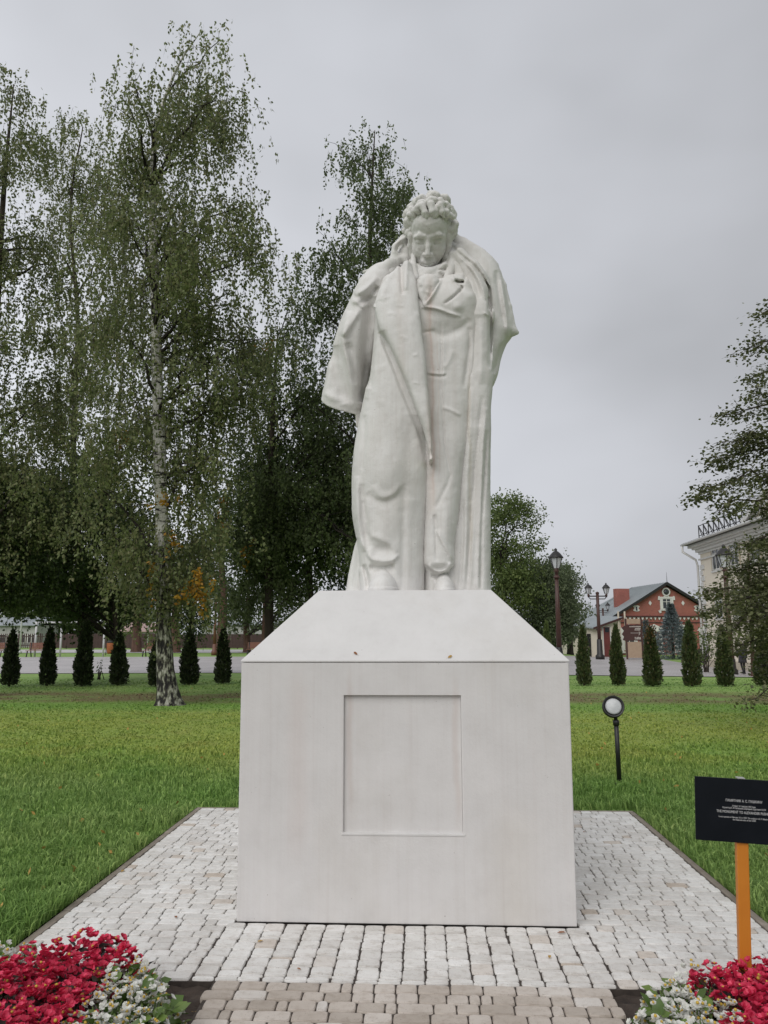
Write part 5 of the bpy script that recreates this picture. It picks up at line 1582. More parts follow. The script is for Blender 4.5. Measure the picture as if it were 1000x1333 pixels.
hc = Vector((xx(798.2, 921), .0, zz(920.5)))
aim = Vector((-.10, -1.0, .30)).normalized()
HMt = Matrix.Translation(hc) @ aim.to_track_quat('Z', 'Y').to_matrix().to_4x4()
r = .118
hdm = MB().lathe([(.045, -.20), (.07, -.19), (.075, -.12), (r*.9, -.06), (r, -.02), (r, .05), (r*.94, .052), (r*.80, .03)], 24, HMt)
for k in range(4): hdm.lathe([(.085+.004*k, -.155+.02*k), (.085+.004*k, -.148+.02*k)], 18, HMt)
ho = hdm.build('lamp_head', M_black, sp)
MB().lathe([(r*.735, .022), (r*.74, .040), (r*.6, .046), (.012, .050)], 24, HMt).build('lens', M_lens, sp)

# ---- sign board on an orange post
M_sign = simple('sign_black', (0.005, 0.007, 0.010), (0.008, 0.010, 0.014), 10, 0.5, bstr=0)
M_sign.node_tree.nodes['Principled BSDF'].inputs['Specular IOR Level'].default_value = 0.15
M_post = simple('orange_post', (0.62, 0.22, 0.022), (0.55, 0.185, 0.018), 6, 0.45)
M_text = simple('sign_print', (0.6, 0.6, 0.6), (0.6, 0.6, 0.6), 6, 0.6, bstr=0)
SY = -1.93
sb = Z(968.5, 1290, -0.03); sb[1] = SY
sb = np.array([W(968, 1262, SY)[0], SY, -0.04])
sign = empty('sign_board', sb, 'black sign board with white lettering on a yellow orange post', 'sign', rz=math.radians(-5))
sign.rotation_euler = (0, .043, math.radians(-5))
ptop = W(962, 1100, SY); pb = W(967.5, 1262, SY)
ph = W(962, 1012, SY)[2]-sb[2]
hwp = (W(971, 1150, SY)[0]-W(956, 1150, SY)[0])/2
MB().box(-hwp, hwp, -.006, .03, 0, ph-.012).build('post', M_post, sign, bevel=.003)
bx0, bx1 = W(906, 1054, SY)[0]-sb[0], W(1020, 1054, SY)[0]-sb[0]
bw = max(-bx0, 0.2)
bz0, bz1 = W(962, 1096, SY)[2]-sb[2], W(962, 1013, SY)[2]-sb[2]
MB().box(-bw, bw*1.0, -.016, -.0065, bz0, bz1).build('plate', M_sign, sign, bevel=.0015)
MB().box(-.016, .016, -.012, .026, bz1+.0005, bz1+.004).build('clip', M_greywall, sign)
pw_ = bz1-bz0
pxm = pw_/83.0
def fit_txt(body, width, height, z, x):
    cu = bpy.data.curves.new('lettering', 'FONT'); cu.body = body; cu.size = height*1.35; cu.align_x = 'CENTER'; cu.align_y = 'CENTER'; cu.extrude = .0003; cu.resolution_u = 3
    o = bpy.data.objects.new('lettering', cu); COL.objects.link(o)
    bpy.context.view_layer.update()
    me = bpy.data.meshes.new_from_object(o.evaluated_get(bpy.context.evaluated_depsgraph_get()))
    COL.objects.unlink(o); bpy.data.objects.remove(o)
    me.materials.clear(); me.materials.append(M_text)
    xs = [v.co.x for v in me.vertices]
    wd = max(xs)-min(xs)
    k = width/wd
    for v in me.vertices: v.co.x *= k
    link('lettering', me, sign, (x, -.0168, z), (math.radians(90), 0, 0))
tx = (W(962, 1054, SY)[0]-W(960, 1054, SY)[0])*0
def zt(py): return bz1-(py-1013.0)/83.0*pw_
cxp = 2.0*pxm
fit_txt('ПАМЯТНИК А. С. ПУШКИНУ', 47*pxm, 3.4*pxm, zt(1041.8), cxp)
fit_txt('Открыт 10 февраля 1959 года.', 30*pxm, 2.3*pxm, zt(1048.6), cxp)
fit_txt('Скульптор Е. Ф. Белашова, народный художник СССР', 56*pxm, 2.3*pxm, zt(1051.4), cxp)
fit_txt('THE MONUMENT TO ALEXANDER PUSHKIN', 71*pxm, 3.6*pxm, zt(1056.6), cxp)
fit_txt('It was opened on February 10, in 1959. The sculptor is E. F. Belashova,', 66*pxm, 2.2*pxm, zt(1063.4), cxp)
fit_txt('the National artist of the USSR.', 30*pxm, 2.2*pxm, zt(1066.4), cxp)
# ================================================================== TREES AND PLANTS
def unit(v): return v/np.maximum(np.linalg.norm(v, axis=-1, keepdims=True), 1e-9)

def leaf_quads(P, L, Wd, down=0.5, rng=RNG, fold=True):
    """rhombic leaves at points P: axis random with a downward pull"""
    n = len(P)
    A = unit(rng.normal(0, 1, (n, 3))+np.array([0, 0, -2.0*down]))
    B = unit(np.cross(A, rng.normal(0, 1, (n, 3))))
    L = (L*rng.uniform(.65, 1.25, n))[:, None]; Wd = (Wd*rng.uniform(.65, 1.25, n))[:, None]
    V = np.stack([P, P+A*L*.45+B*Wd*.5, P+A*L, P+A*L*.45-B*Wd*.5], 1).reshape(-1, 3)
    i = np.arange(n)*4
    return V, np.stack([i, i+1, i+2, i+3], -1)

def vnoise(P, scale, seed):
    r = np.random.default_rng(seed)
    T = r.random((24, 24, 24))
    p = P/scale+37.3
    i = np.floor(p).astype(int); f = p-i; f = f*f*(3-2*f)
    out = 0
    for c in range(8):
        o = np.array([c & 1, (c >> 1) & 1, (c >> 2) & 1])
        w_ = np.prod(np.where(o, f, 1-f), axis=1); q = (i+o) % 24
        out = out+T[q[:, 0], q[:, 1], q[:, 2]]*w_
    return out

class Envelope:
    """crown outline rows (z, xl, xr) about a plane y = Y; depth is df times the half width"""
    def __init__(s, rows, Y, df):
        R = np.array(sorted([(W((a+b)/2, py, Y)[2], W(a, py, Y)[0], W(b, py, Y)[0]) for py, a, b in rows]))
        s.z, s.l, s.r, s.Y, s.df = R[:, 0], R[:, 1], R[:, 2], Y, df
    def at(s, z):
        return np.interp(z, s.z, s.l), np.interp(z, s.z, s.r)
    def sample(s, n, rng, edge=.5):
        zs = np.linspace(s.z[0], s.z[-1], 200); l, r = s.at(zs); wgt = np.maximum(r-l, .01)**1.5; c = np.cumsum(wgt); c /= c[-1]
        z = np.interp(rng.random(n), c, zs); l, r = s.at(z)
        rho = rng.random(n)**edge; ph = rng.uniform(0, 2*np.pi, n); a = (r-l)/2
        return np.stack([(l+r)/2+a*rho*np.cos(ph), s.Y+a*s.df*rho*np.sin(ph), z], -1)

def limb(mb, a, b, r0, r1, sag=.15, rng=random, n=5, sides=6):
    a, b = Vector([float(c) for c in a]), Vector([float(c) for c in b])
    L = (b-a).length
    pts, rd = [], []
    for k in range(n+1):
        t = k/n
        p = a.lerp(b, t)
        p.z += sag*L*math.sin(math.pi*t)*.5
        if 0 < k < n: p += Vector((rng.gauss(0, .03*L), rng.gauss(0, .03*L), rng.gauss(0, .02*L)))
        pts.append(p); rd.append(r0+(r1-r0)*t)
    mb.tube(pts, rd, sides, cap=False)
    return pts

def birch_bark():
    m, t, b = new_mat('birch_bark')
    c = nn(t, 'ShaderNodeTexCoord'); sp_ = nn(t, 'ShaderNodeSeparateXYZ'); t.links.new(c.outputs['Object'], sp_.inputs[0])
    n1 = noise(t, 1.0, 5, .6, stretch=(3.5, 3.5, 14)); n2 = noise(t, 1.0, 4, stretch=(1.3, 1.3, 1.6)); n3 = noise(t, 9, 4, .6, stretch=(1.3, 1.3, .5))
    white = ramp(t, n1.outputs['Fac'], [(0.40, (0.02, 0.018, 0.016)), (0.46, (0.55, 0.53, 0.49)), (0.7, (0.72, 0.70, 0.66))])
    rug = ramp(t, n3.outputs['Fac'], [(0.42, (0.008, 0.007, 0.007)), (0.49, (0.05, 0.045, 0.036)), (0.55, (0.20, 0.205, 0.15)), (0.63, (0.42, 0.41, 0.36))])
    hgt = nn(t, 'ShaderNodeMapRange'); hgt.inputs['From Min'].default_value = 1.2; hgt.inputs['From Max'].default_value = 4.6; hgt.inputs['To Min'].default_value = 1.0; hgt.inputs['To Max'].default_value = 0.0
    t.links.new(sp_.outputs['Z'], hgt.inputs['Value'])
    ad = nn(t, 'ShaderNodeMath', operation='ADD'); t.links.new(hgt.outputs[0], ad.inputs[0]); t.links.new(n2.outputs['Fac'], ad.inputs[1])
    k = ramp(t, ad.outputs[0], [(0.62, (0, 0, 0)), (0.85, (1, 1, 1))])
    o = mixc(t, k.outputs[0], white.outputs[0], rug.outputs[0])
    t.links.new(o, b.inputs['Base Color']); b.inputs['Roughness'].default_value = 0.85
    bump(t, b, n3.outputs['Fac'], 0.9, 0.06)
    return m
M_birch = birch_bark()
M_bark = simple('grey_brown_bark', (0.075, 0.058, 0.046), (0.028, 0.022, 0.018), 5, 0.95, bstr=0.8, bdist=0.05, stretch=(1, 1, .3))
M_redbark = simple('reddish_bark', (0.13, 0.072, 0.05), (0.06, 0.034, 0.026), 5, 0.95, bstr=0.8, bdist=0.05, stretch=(1, 1, .3))
M_twig = simple('dark_twig', (0.035, 0.027, 0.022), (0.02, 0.016, 0.014), 5, 0.9, bstr=0)
M_lb = leaf_mat('birch_leaf', [(0.10, 0.130, 0.046), (0.175, 0.215, 0.082), (0.23, 0.265, 0.115), (0.25, 0.24, 0.12)], 0.5, nscale=0.5)
M_ld = leaf_mat('dark_leaf', [(0.044, 0.076, 0.024), (0.080, 0.126, 0.038), (0.118, 0.168, 0.054)], 0.45, nscale=0.5)
M_ld2 = leaf_mat('mid_dark_leaf', [(0.066, 0.096, 0.034), (0.118, 0.160, 0.060), (0.170, 0.212, 0.086)], 0.5, nscale=0.5)
M_lw = leaf_mat('willow_leaf', [(0.085, 0.118, 0.058), (0.145, 0.185, 0.095), (0.20, 0.24, 0.135)], 0.45, nscale=0.5)
M_lg = leaf_mat('fresh_leaf', [(0.070, 0.112, 0.028), (0.125, 0.175, 0.045), (0.18, 0.225, 0.075)], 0.4, nscale=0.5)
M_ly = leaf_mat('yellow_leaf', [(0.42, 0.21, 0.018), (0.52, 0.30, 0.030), (0.34, 0.16, 0.018), (0.30, 0.25, 0.04)], 0.35)
M_lt = leaf_mat('thuja_leaf', [(0.014, 0.024, 0.010), (0.026, 0.042, 0.016), (0.040, 0.060, 0.022), (0.050, 0.055, 0.024)], 0.1, nscale=3)
M_lt2 = leaf_mat('thuja_leaf_green', [(0.030, 0.050, 0.016), (0.055, 0.082, 0.026), (0.080, 0.105, 0.036), (0.085, 0.075, 0.03)], 0.1, nscale=3)
M_lrust = leaf_mat('thuja_leaf_rusty', [(0.09, 0.045, 0.02), (0.13, 0.062, 0.026), (0.06, 0.05, 0.02)], 0.1, nscale=3)
M_lsp = leaf_mat('spruce_needle', [(0.10, 0.13, 0.13), (0.15, 0.185, 0.19), (0.21, 0.25, 0.26)], 0.05, nscale=2)
M_hedge = leaf_mat('hedge_leaf', [(0.045, 0.085, 0.018), (0.075, 0.13, 0.026), (0.11, 0.17, 0.035)], 0.25, nscale=1.5)
M_lin = leaf_mat('linden_leaf', [(0.058, 0.072, 0.026), (0.105, 0.122, 0.046), (0.16, 0.175, 0.080), (0.20, 0.195, 0.11)], 0.4, nscale=1.0)

def bark_trunk(name, pts, rads, mat, parent, flare=0.0, n=18, amp=.05, seed=1):
    """a tapered trunk with root flare and fissured, uneven cross-sections"""
    P = catmull([list(p) for p in pts], 10); R = np.interp(np.linspace(0, 1, len(P)), np.linspace(0, 1, len(rads)), rads)
    V = []
    ph = np.random.default_rng(seed).uniform(0, 6.28, 8)
    for i, p in enumerate(P):
        zz_ = p[2]-P[0][2]
        fl = 1+flare*math.exp(-max(zz_, 0)/.22)
        for k in range(n):
            an = 2*math.pi*k/n
            rr_ = R[i]*fl*(1+amp*math.sin(3*an+ph[0]+zz_)+amp*.8*math.sin(5*an+ph[1]-zz_*2.3)+amp*.7*math.sin(7*an+ph[2]+5*zz_)+(flare*.35*math.exp(-max(zz_, 0)/.2))*math.sin(5*an+ph[3]))
            V.append((p[0]+rr_*math.cos(an), p[1]+rr_*math.sin(an), p[2]))
    idx = np.arange(len(V)).reshape(len(P), n)
    F = np.stack([idx[:-1], np.roll(idx[:-1], -1, 1), np.roll(idx[1:], -1, 1), idx[1:]], -1).reshape(-1, 4)
    V = np.array(V)-np.array(parent.location)
    return link(name, np_mesh(name, V, F, mat, True), parent), P

def make_tree(name, label, cat, Y, trunk, tr, rows, boughs, leaf, mat, bark, seed, df=.9, strand=(.5, 1.4), nst=(8, 20), spacing=.055, spread=(.34, .34, .20), droop=.92, hole=.42, hscale=1.6,
              limbs=14, limb_r=.05, group=None, yellow=None, flare=.3, edge=.5, jit=.045, twigs=True, clear=False):
    rng = np.random.default_rng(seed); rg = random.Random(seed)
    tp = [W(px, py, Y) for px, py in trunk]
    tp[0] = np.array([tp[0][0], Y, float(terrain(tp[0][0], Y))-.05])
    t = empty(name, tp[0], label, cat, group)
    o, P = bark_trunk('trunk', tp, tr, bark, t, flare, seed=seed)
    E = Envelope(rows, Y, df)
    S_ = E.sample(boughs, rng, edge)
    S_ = S_[vnoise(S_, hscale, seed) > hole]
    S_ = S_[PROJ(S_[:, 0], S_[:, 1], S_[:, 2])[1] > rows[0][0]+4]
    base = np.array(t.location)
    # limbs reach up and out from the trunk into the crown
    mb = MB()
    for b in S_[rng.permutation(len(S_))[:limbs]]:
        zt_ = max(b[2]-abs(b[0]-P[-1][0])*.7-rng.uniform(.2, 1.2), P[0][2]+1.5)
        i = int(np.argmin(np.abs(P[:, 2]-min(zt_, P[-2][2]))))
        rr_ = np.interp(i/len(P), np.linspace(0, 1, len(tr)), tr)
        pts = limb(mb, P[i]-base, b-base, min(limb_r, rr_*.7), .010, .18, rg)
        for k in (2, 3, 4):
            c = np.array(pts[k])+rng.normal(0, .5, 3)*np.array([1, 1, .3])+np.array([0, 0, .1])
            limb(mb, pts[k], c, .012, .005, .2, rg, 3, 4)
    mb.build('branches', M_twig, t)
    # boughs: bundles of hanging twigs, each strung with leaves
    ns = rng.integers(nst[0], nst[1]+1, len(S_))
    bi = np.repeat(np.arange(len(S_)), ns)
    n = len(bi)
    st = S_[bi]+rng.normal(0, 1, (n, 3))*np.array(spread)
    bl_ = rng.uniform(*strand, len(S_))
    ln = bl_[bi]*rng.uniform(.45, 1.1, n)
    out = S_[bi]-np.stack([np.full(n, tp[-1][0]), np.full(n, Y), S_[bi][:, 2]], -1)
    out = unit(out)*.5+unit(np.concatenate([rng.normal(0, 1, (n, 2)), np.zeros((n, 1))], 1))*.6
    def curve(k, u):
        d = out[k]*(ln[k]*(.10+.9*(1-droop))*u**.7)[:, None]
        d[:, 2] -= droop*ln[k]*u**1.3-(.06*ln[k]*u)
        return st[k]+d
    m = np.maximum(3, (ln/spacing).astype(int))
    idx = np.repeat(np.arange(n), m); u = rng.random(len(idx))
    PP = curve(idx, u)+rng.normal(0, jit, (len(idx), 3))
    PP = PP[PP[:, 2] > terrain(PP[:, 0], PP[:, 1])+.25]
    PP = PP[PROJ(PP[:, 0], PP[:, 1], PP[:, 2])[1] > rows[0][0]-8]
    if clear:      # the foliage is thinner round the stem itself, so that the white bark shows
        tx_ = np.interp(PP[:, 2], P[:, 2], P[:, 0])
        near_ = (np.abs(PP[:, 0]-tx_) < .26) & (PP[:, 1] < Y+.2) & (PP[:, 2] < 12.5) & (PP[:, 2] > 5.2)
        PP = PP[~(near_ & (rng.random(len(PP)) < .93*(vnoise(PP, .9, 5) > .33)))]
    V, F = leaf_quads(PP, leaf, leaf*.68, .7*droop, rng)
    link('crown', np_mesh('crown', V-base, F, mat), t)
    if twigs:
        k = np.flatnonzero(PROJ(st[:, 0], st[:, 1], st[:, 2])[1] > rows[0][0]-4); n = len(k); a0, a1, a2 = curve(k, np.zeros(n)), curve(k, np.full(n, .5)), curve(k, np.full(n, .95))
        sd = unit(np.cross(a1-a0, rng.normal(0, 1, (n, 3))))*.0045
        Vt = np.stack([a0-sd, a0+sd, a1+sd, a1-sd, a2], 1).reshape(-1, 3)-base; i = np.arange(n)*5
        link('twigs', np_mesh('twigs', Vt, [np.stack([i, i+1, i+2, i+3], -1), np.stack([i+3, i+2, i+4], -1)], M_twig), t)
    if yellow:
        for k, (px, py, rx, ry, cnt) in enumerate(yellow):
            c = W(px, py, Y-.8)
            s_ = (W(px+10, py, Y-.8)[0]-c[0])/10
            cl_ = rng.normal(0, .62, (9, 3)); R_y = cl_[rng.integers(0, 9, cnt)]+rng.normal(0, .2, (cnt, 3))*np.array([1, 1, 1.6])
            PPy = c+R_y*np.array([rx*s_, rx*s_*.8, ry*s_])
            V, F = leaf_quads(PPy, leaf*1.05, leaf*.75, .3, rng)
            ob = link('leaves', np_mesh('leaves', V-base, F, M_ly), t); ob['label'] = 'yellow autumn leaves'
    return t

# ---- the big birch left of the monument
make_tree('birch_tree', 'tall weeping birch with white and black bark standing on the lawn at left', 'tree', 13.2,
          [(222, 917), (215, 860), (213, 800), (211, 700), (207, 560), (203, 420), (199, 280), (204, 170), (230, 90), (262, 40)],
          [.235, .20, .175, .16, .145, .12, .095, .06, .035, .012],
          [(34, 260, 272), (60, 222, 290), (95, 185, 302), (130, 150, 318), (170, 138, 345), (215, 138, 352), (262, 130, 335), (310, 120, 350), (370, 112, 368), (440, 110, 372), (520, 115, 345), (590, 110, 330), (650, 100, 300), (710, 100, 285), (760, 130, 275), (785, 190, 268)],
          660, .098, M_lb, M_birch, 33, strand=(.4, 1.6), nst=(7, 17), spread=(.36, .36, .2), hscale=1.0, clear=True, hole=.42, limbs=36, limb_r=.05, flare=.55, edge=.55,
          yellow=[(160, 572, 9, 9, 90), (222, 705, 9, 14, 60), (217, 655, 14, 8, 50), (256, 756, 13, 17, 190), (262, 782, 9, 13, 90), (240, 775, 10, 8, 40), (198, 748, 8, 18, 60)])
# ---- neighbouring birches
make_tree('birch_tree', 'birch with many upright limbs at the left photo edge', 'tree', 16.0,
          [(-18, 905), (-15, 780), (-12, 600), (-5, 420), (5, 250), (18, 110)], [.19, .16, .14, .11, .07, .015],
          [(88, 12, 24), (115, -15, 48), (160, -45, 58), (230, -80, 68), (320, -100, 85), (420, -110, 95), (520, -110, 100), (620, -100, 105), (700, -80, 95), (740, -50, 80)],
          480, .105, M_lb, M_bark, 4, strand=(.4, 1.5), nst=(7, 17), hscale=1.1, hole=.45, limbs=26, limb_r=.055)
make_tree('birch_tree', 'grey green birch crown filling the gap between the left edge and the big birch', 'tree', 22.0,
          [(107, 890), (104, 760), (96, 600), (101, 420), (92, 270), (108, 165)], [.12, .11, .095, .08, .05, .02],
          [(142, 92, 112), (165, 70, 135), (210, 50, 160), (290, 42, 180), (380, 35, 195), (480, 30, 200), (580, 20, 198), (660, 15, 195), (730, 20, 185), (780, 40, 170)],
          440, .115, M_lb, M_bark, 5, strand=(.5, 1.8), nst=(7, 16), spacing=.065, hscale=1.2, hole=.46, limbs=24, limb_r=.055)
make_tree('birch_tree', 'tall dark birch directly behind the statue', 'tree', 19.0,
          [(492, 900), (490, 760), (486, 600), (482, 450), (482, 300), (488, 170)], [.2, .17, .14, .11, .07, .015],
          [(156, 484, 498), (180, 455, 520), (210, 428, 540), (250, 415, 545), (310, 408, 535), (370, 398, 540), (440, 390, 560), (520, 380, 580), (600, 372, 585), (680, 380, 560), (735, 400, 540)],
          430, .115, M_ld2, M_bark, 6, strand=(.4, 1.4), nst=(7, 17), spacing=.06, hscale=1.1, hole=.44, limbs=28, limb_r=.055)
make_tree('birch_tree', 'drooping birch between the big birch and the statue', 'tree', 20.0,
          [(352, 895), (350, 780), (352, 640), (356, 520), (362, 430)], [.17, .14, .11, .08, .02],
          [(372, 368, 390), (405, 338, 402), (460, 308, 420), (540, 290, 445), (620, 285, 455), (700, 285, 452), (750, 300, 430), (785, 320, 400)],
          340, .115, M_ld2, M_bark, 7, strand=(.5, 1.6), nst=(7, 17), spacing=.06, hscale=1.1, hole=.44, limbs=20, limb_r=.05,
          yellow=[(292, 672, 9, 22, 140), (322, 718, 5, 14, 50), (350, 450, 10, 6, 50)])
# ---- darker broadleaf trees lower and farther back
LOWK = dict(strand=(.35, 1.0), nst=(9, 20), spacing=.055, spread=(.42, .42, .22), droop=.75, jit=.08, hole=.40, hscale=1.3)
make_tree('maple_tree', 'low dark green tree with hanging boughs left of the big birch trunk', 'tree', 21.6,
          [(154, 888), (150, 800), (142, 720), (130, 640)], [.10, .09, .07, .03],
          [(600, 95, 150), (630, 40, 190), (670, 0, 205), (715, -15, 215), (755, 0, 215), (785, 40, 190), (812, 60, 160)],
          420, .125, M_ld, M_bark, 8, limbs=14, **LOWK)
make_tree('maple_tree', 'dark low tree with hanging boughs at the far left edge', 'tree', 18.0,
          [(-25, 895), (-25, 800), (-20, 700)], [.14, .11, .05],
          [(590, -40, 30), (640, -70, 60), (700, -80, 70), (750, -70, 60), (785, -50, 50), (812, -30, 30)],
          300, .12, M_ld, M_bark, 9, limbs=10, **LOWK)
make_tree('maple_tree', 'dark green tree with hanging boughs just behind the pedestal shoulder', 'tree', 21.0,
          [(405, 890), (404, 800), (402, 700), (400, 640)], [.15, .12, .08, .04],
          [(560, 375, 470), (610, 340, 480), (670, 320, 490), (720, 325, 490), (755, 350, 480), (785, 375, 460)],
          330, .125, M_ld, M_bark, 10, limbs=12, **LOWK)
make_tree('maple_tree', 'small tree of bright yellow leaves beside the brick red lamp', 'tree', 26.0,
          [(246, 868), (248, 820), (252, 770)], [.09, .07, .03],
          [(700, 225, 265), (730, 215, 275), (775, 218, 272), (805, 232, 268), (840, 238, 262)],
          70, .12, M_ld, M_bark, 12, limbs=8, **{**LOWK, 'hscale': .8},
          yellow=[(252, 757, 18, 18, 160), (262, 780, 10, 14, 70)])
# ---- far trees beyond the plaza
def far_tree(label, Y, px, pyb, rows, n, leaf, mat, bark, seed, tr=.3, **kw):
    rg = random.Random(seed)
    top = rows[0][0]+(rows[-1][0]-rows[0][0])*.45
    A = dict(strand=(.5, 1.4), nst=(9, 20), spacing=.13, spread=(.55, .55, .35), droop=.5, jit=.16, limbs=14, limb_r=.10, flare=.2, hole=.42, hscale=2.2, group='trees beyond the plaza', twigs=False, edge=.45)
    A.update(kw)
    return make_tree('broadleaf_tree', label, 'tree', Y, [(px, pyb), (px+rg.uniform(-2, 2), (pyb+top)/2), (px+rg.uniform(-5, 5), top)], [tr, tr*.75, tr*.3], rows, n, leaf, mat, bark, seed, **A)
far_tree('grey green willow behind the brick red lamp post', 72.0, 322, 846, [(735, 310, 340), (755, 290, 385), (780, 282, 410), (800, 290, 420), (815, 300, 415)], 190, .27, M_lw, M_redbark, 21, .38)
far_tree('dark forked tree rising behind the brick red lamp post', 66.0, 288, 848, [(610, 285, 320), (650, 262, 345), (700, 255, 355), (735, 265, 345), (755, 280, 330)], 130, .25, M_ld, M_redbark, 22, .45)
far_tree('tall tree with a bare reddish trunk beside the pedestal top', 70.0, 345, 847, [(600, 335, 375), (640, 320, 395), (690, 315, 400), (730, 325, 390), (755, 335, 370)], 130, .25, M_ld, M_redbark, 23, .36)
far_tree('dark tree with a thick leaning trunk left of the big birch', 74.0, 178, 846, [(690, 165, 190), (730, 145, 210), (770, 135, 215), (795, 145, 208), (805, 155, 200)], 120, .27, M_ld, M_redbark, 24, .5)
far_tree('dark tree with reddish trunk just right of the big birch trunk', 72.0, 229, 847, [(700, 220, 240), (740, 205, 255), (780, 205, 258), (800, 215, 250)], 110, .27, M_ld, M_redbark, 25, .45)
far_tree('pale green bushy tree far behind the picket fence', 125.0, 52, 842, [(765, 40, 70), (780, 20, 95), (800, 10, 110), (822, 15, 105)], 240, .42, M_lg, M_bark, 26, .4, hole=.25)
far_tree('pale olive tree far behind the solid board fence', 130.0, 105, 842, [(752, 95, 125), (772, 78, 140), (800, 72, 150), (825, 80, 140)], 240, .42, M_lg, M_bark, 27, .4, hole=.25)
far_tree('grey green tree far behind the small pink roofed house', 130.0, 160, 842, [(765, 150, 172), (790, 130, 190), (815, 128, 195), (830, 135, 190)], 200, .42, M_lw, M_bark, 28, .4, hole=.28)
# right of the monument
far_tree('light green tree showing just right of the statue skirt', 62.0, 655, 848, [(642, 648, 666), (656, 632, 688), (680, 622, 700), (710, 615, 698), (740, 615, 695), (790, 618, 690), (825, 625, 680)], 420, .23, M_lg, M_bark, 31, .35, hole=.44, hscale=1.8, limb_r=.14, limbs=26)
far_tree('grey green willow mass behind the tall single lamp', 66.0, 700, 848, [(712, 696, 716), (726, 678, 732), (748, 664, 744), (772, 652, 748), (800, 648, 750), (825, 660, 746), (838, 680, 740)], 480, .23, M_lw, M_bark, 32, .45, hole=.42, hscale=1.8, limb_r=.14, limbs=22)
far_tree('dark green tree at the right edge of the willow mass', 70.0, 742, 846, [(728, 730, 738), (744, 714, 749), (770, 706, 753), (800, 709, 753), (822, 714, 747)], 190, .24, M_ld2, M_bark, 33, .3, hole=.40, hscale=1.8)

# ---- young linden at the right edge: boughs reach in from a trunk outside the frame
def linden():
    rng = np.random.default_rng(41); rg = random.Random(41)
    Y0 = 9.0
    bp = W(1075, 940, Y0); bp = np.array([bp[0], Y0, 0.0])
    t = empty('linden_tree', bp, 'linden with tiered leafy boughs reaching in from the right photo edge', 'tree')
    tp = [bp]+[W(1075-(940-py)*.055, py, Y0) for py in (860, 740, 600, 480, 380)]
    o, P = bark_trunk('trunk', tp, [.15, .125, .115, .09, .06, .02], M_bark, t, .3, seed=41)
    mb = MB(); pts_all = []
    B = [(1040, 395, 992, 408, 22), (1040, 440, 968, 455, 26), (1045, 470, 978, 492, 20), (1042, 520, 946, 540, 40), (1045, 560, 940, 575, 36), (1045, 610, 906, 648, 60), (1048, 590, 918, 603, 46),
         (1045, 640, 935, 668, 44), (1045, 690, 968, 712, 30), (1050, 720, 955, 745, 44), (1050, 760, 918, 770, 52), (1050, 770, 925, 795, 48), (1050, 800, 938, 822, 44), (1050, 840, 955, 842, 34), (1052, 850, 985, 870, 22),
         (1045, 560, 985, 500, 30), (1045, 610, 975, 560, 40), (1045, 640, 985, 620, 40), (1050, 700, 985, 660, 30), (1050, 745, 990, 700, 40), (1050, 790, 980, 750, 50), (1055, 820, 985, 790, 50), (1055, 880, 975, 912, 14), (1052, 830, 965, 810, 44)]
    for (x0, y0, x1, y1, cnt) in B:
        a = W(x0, y0, Y0)
        b = W(x1, y1, Y0+rg.uniform(-1.6, 1.0))
        i = int(np.argmin(np.abs(P[:, 2]-(a[2]))))
        pts = limb(mb, P[i]-bp, b-bp, .032, .006, .10, rg, 7)
        for k in range(cnt*2):
            f = rg.random()**.6
            j = min(int(f*7), 6); c = np.array(pts[j].lerp(pts[j+1], f*7-j))+bp
            off = rng.normal(0, 1, 3)*np.array([.26, .34, .12])*(.35+.8*(1-f)**.7)
            c2 = c+off; c2[2] -= .05
            pts_all.append(c2)
            if k % 3 == 0: limb(mb, c-bp, c2-bp, .006, .003, .1, rg, 2, 4)
    mb.build('branches', M_bark, t)
    C_ = np.array(pts_all); n = len(C_)
    m = 10
    PP = np.repeat(C_, m, 0)+rng.normal(0, 1, (n*m, 3))*np.array([.10, .10, .045])
    # broad leaves lying in flat sprays, tips down and out
    k = len(PP)
    A = unit(rng.normal(0, 1, (k, 3))*np.array([1, 1, .35])+np.array([-.35, 0, -.45])); B_ = unit(np.cross(A, rng.normal(0, .35, (k, 3))+np.array([0, 0, 1.0])))
    L = (.062*rng.uniform(.6, 1.25, k))[:, None]; Wd = L*.85
    V = np.stack([PP, PP+A*L*.3+B_*Wd*.5, PP+A*L*.75+B_*Wd*.36, PP+A*L*1.05, PP+A*L*.75-B_*Wd*.36, PP+A*L*.3-B_*Wd*.5], 1).reshape(-1, 3)
    i = np.arange(k)*6
    link('crown', np_mesh('crown', V-bp, [np.stack([i, i+1, i+2, i+3], -1), np.stack([i, i+3, i+4, i+5], -1)], M_lin), t)
linden()
# slim young tree behind it
make_tree('young_tree', 'slim young tree with a thin straight brown trunk before the cream building', 'tree', 27.0,
          [(981, 880), (978, 800), (974, 720)], [.085, .075, .03],
          [(700, 960, 990), (730, 950, 1010), (770, 955, 1020), (810, 960, 1015), (835, 970, 1005)], 60, .10, M_lin, M_redbark, 43, limbs=10, **{**LOWK, 'hscale': .9})

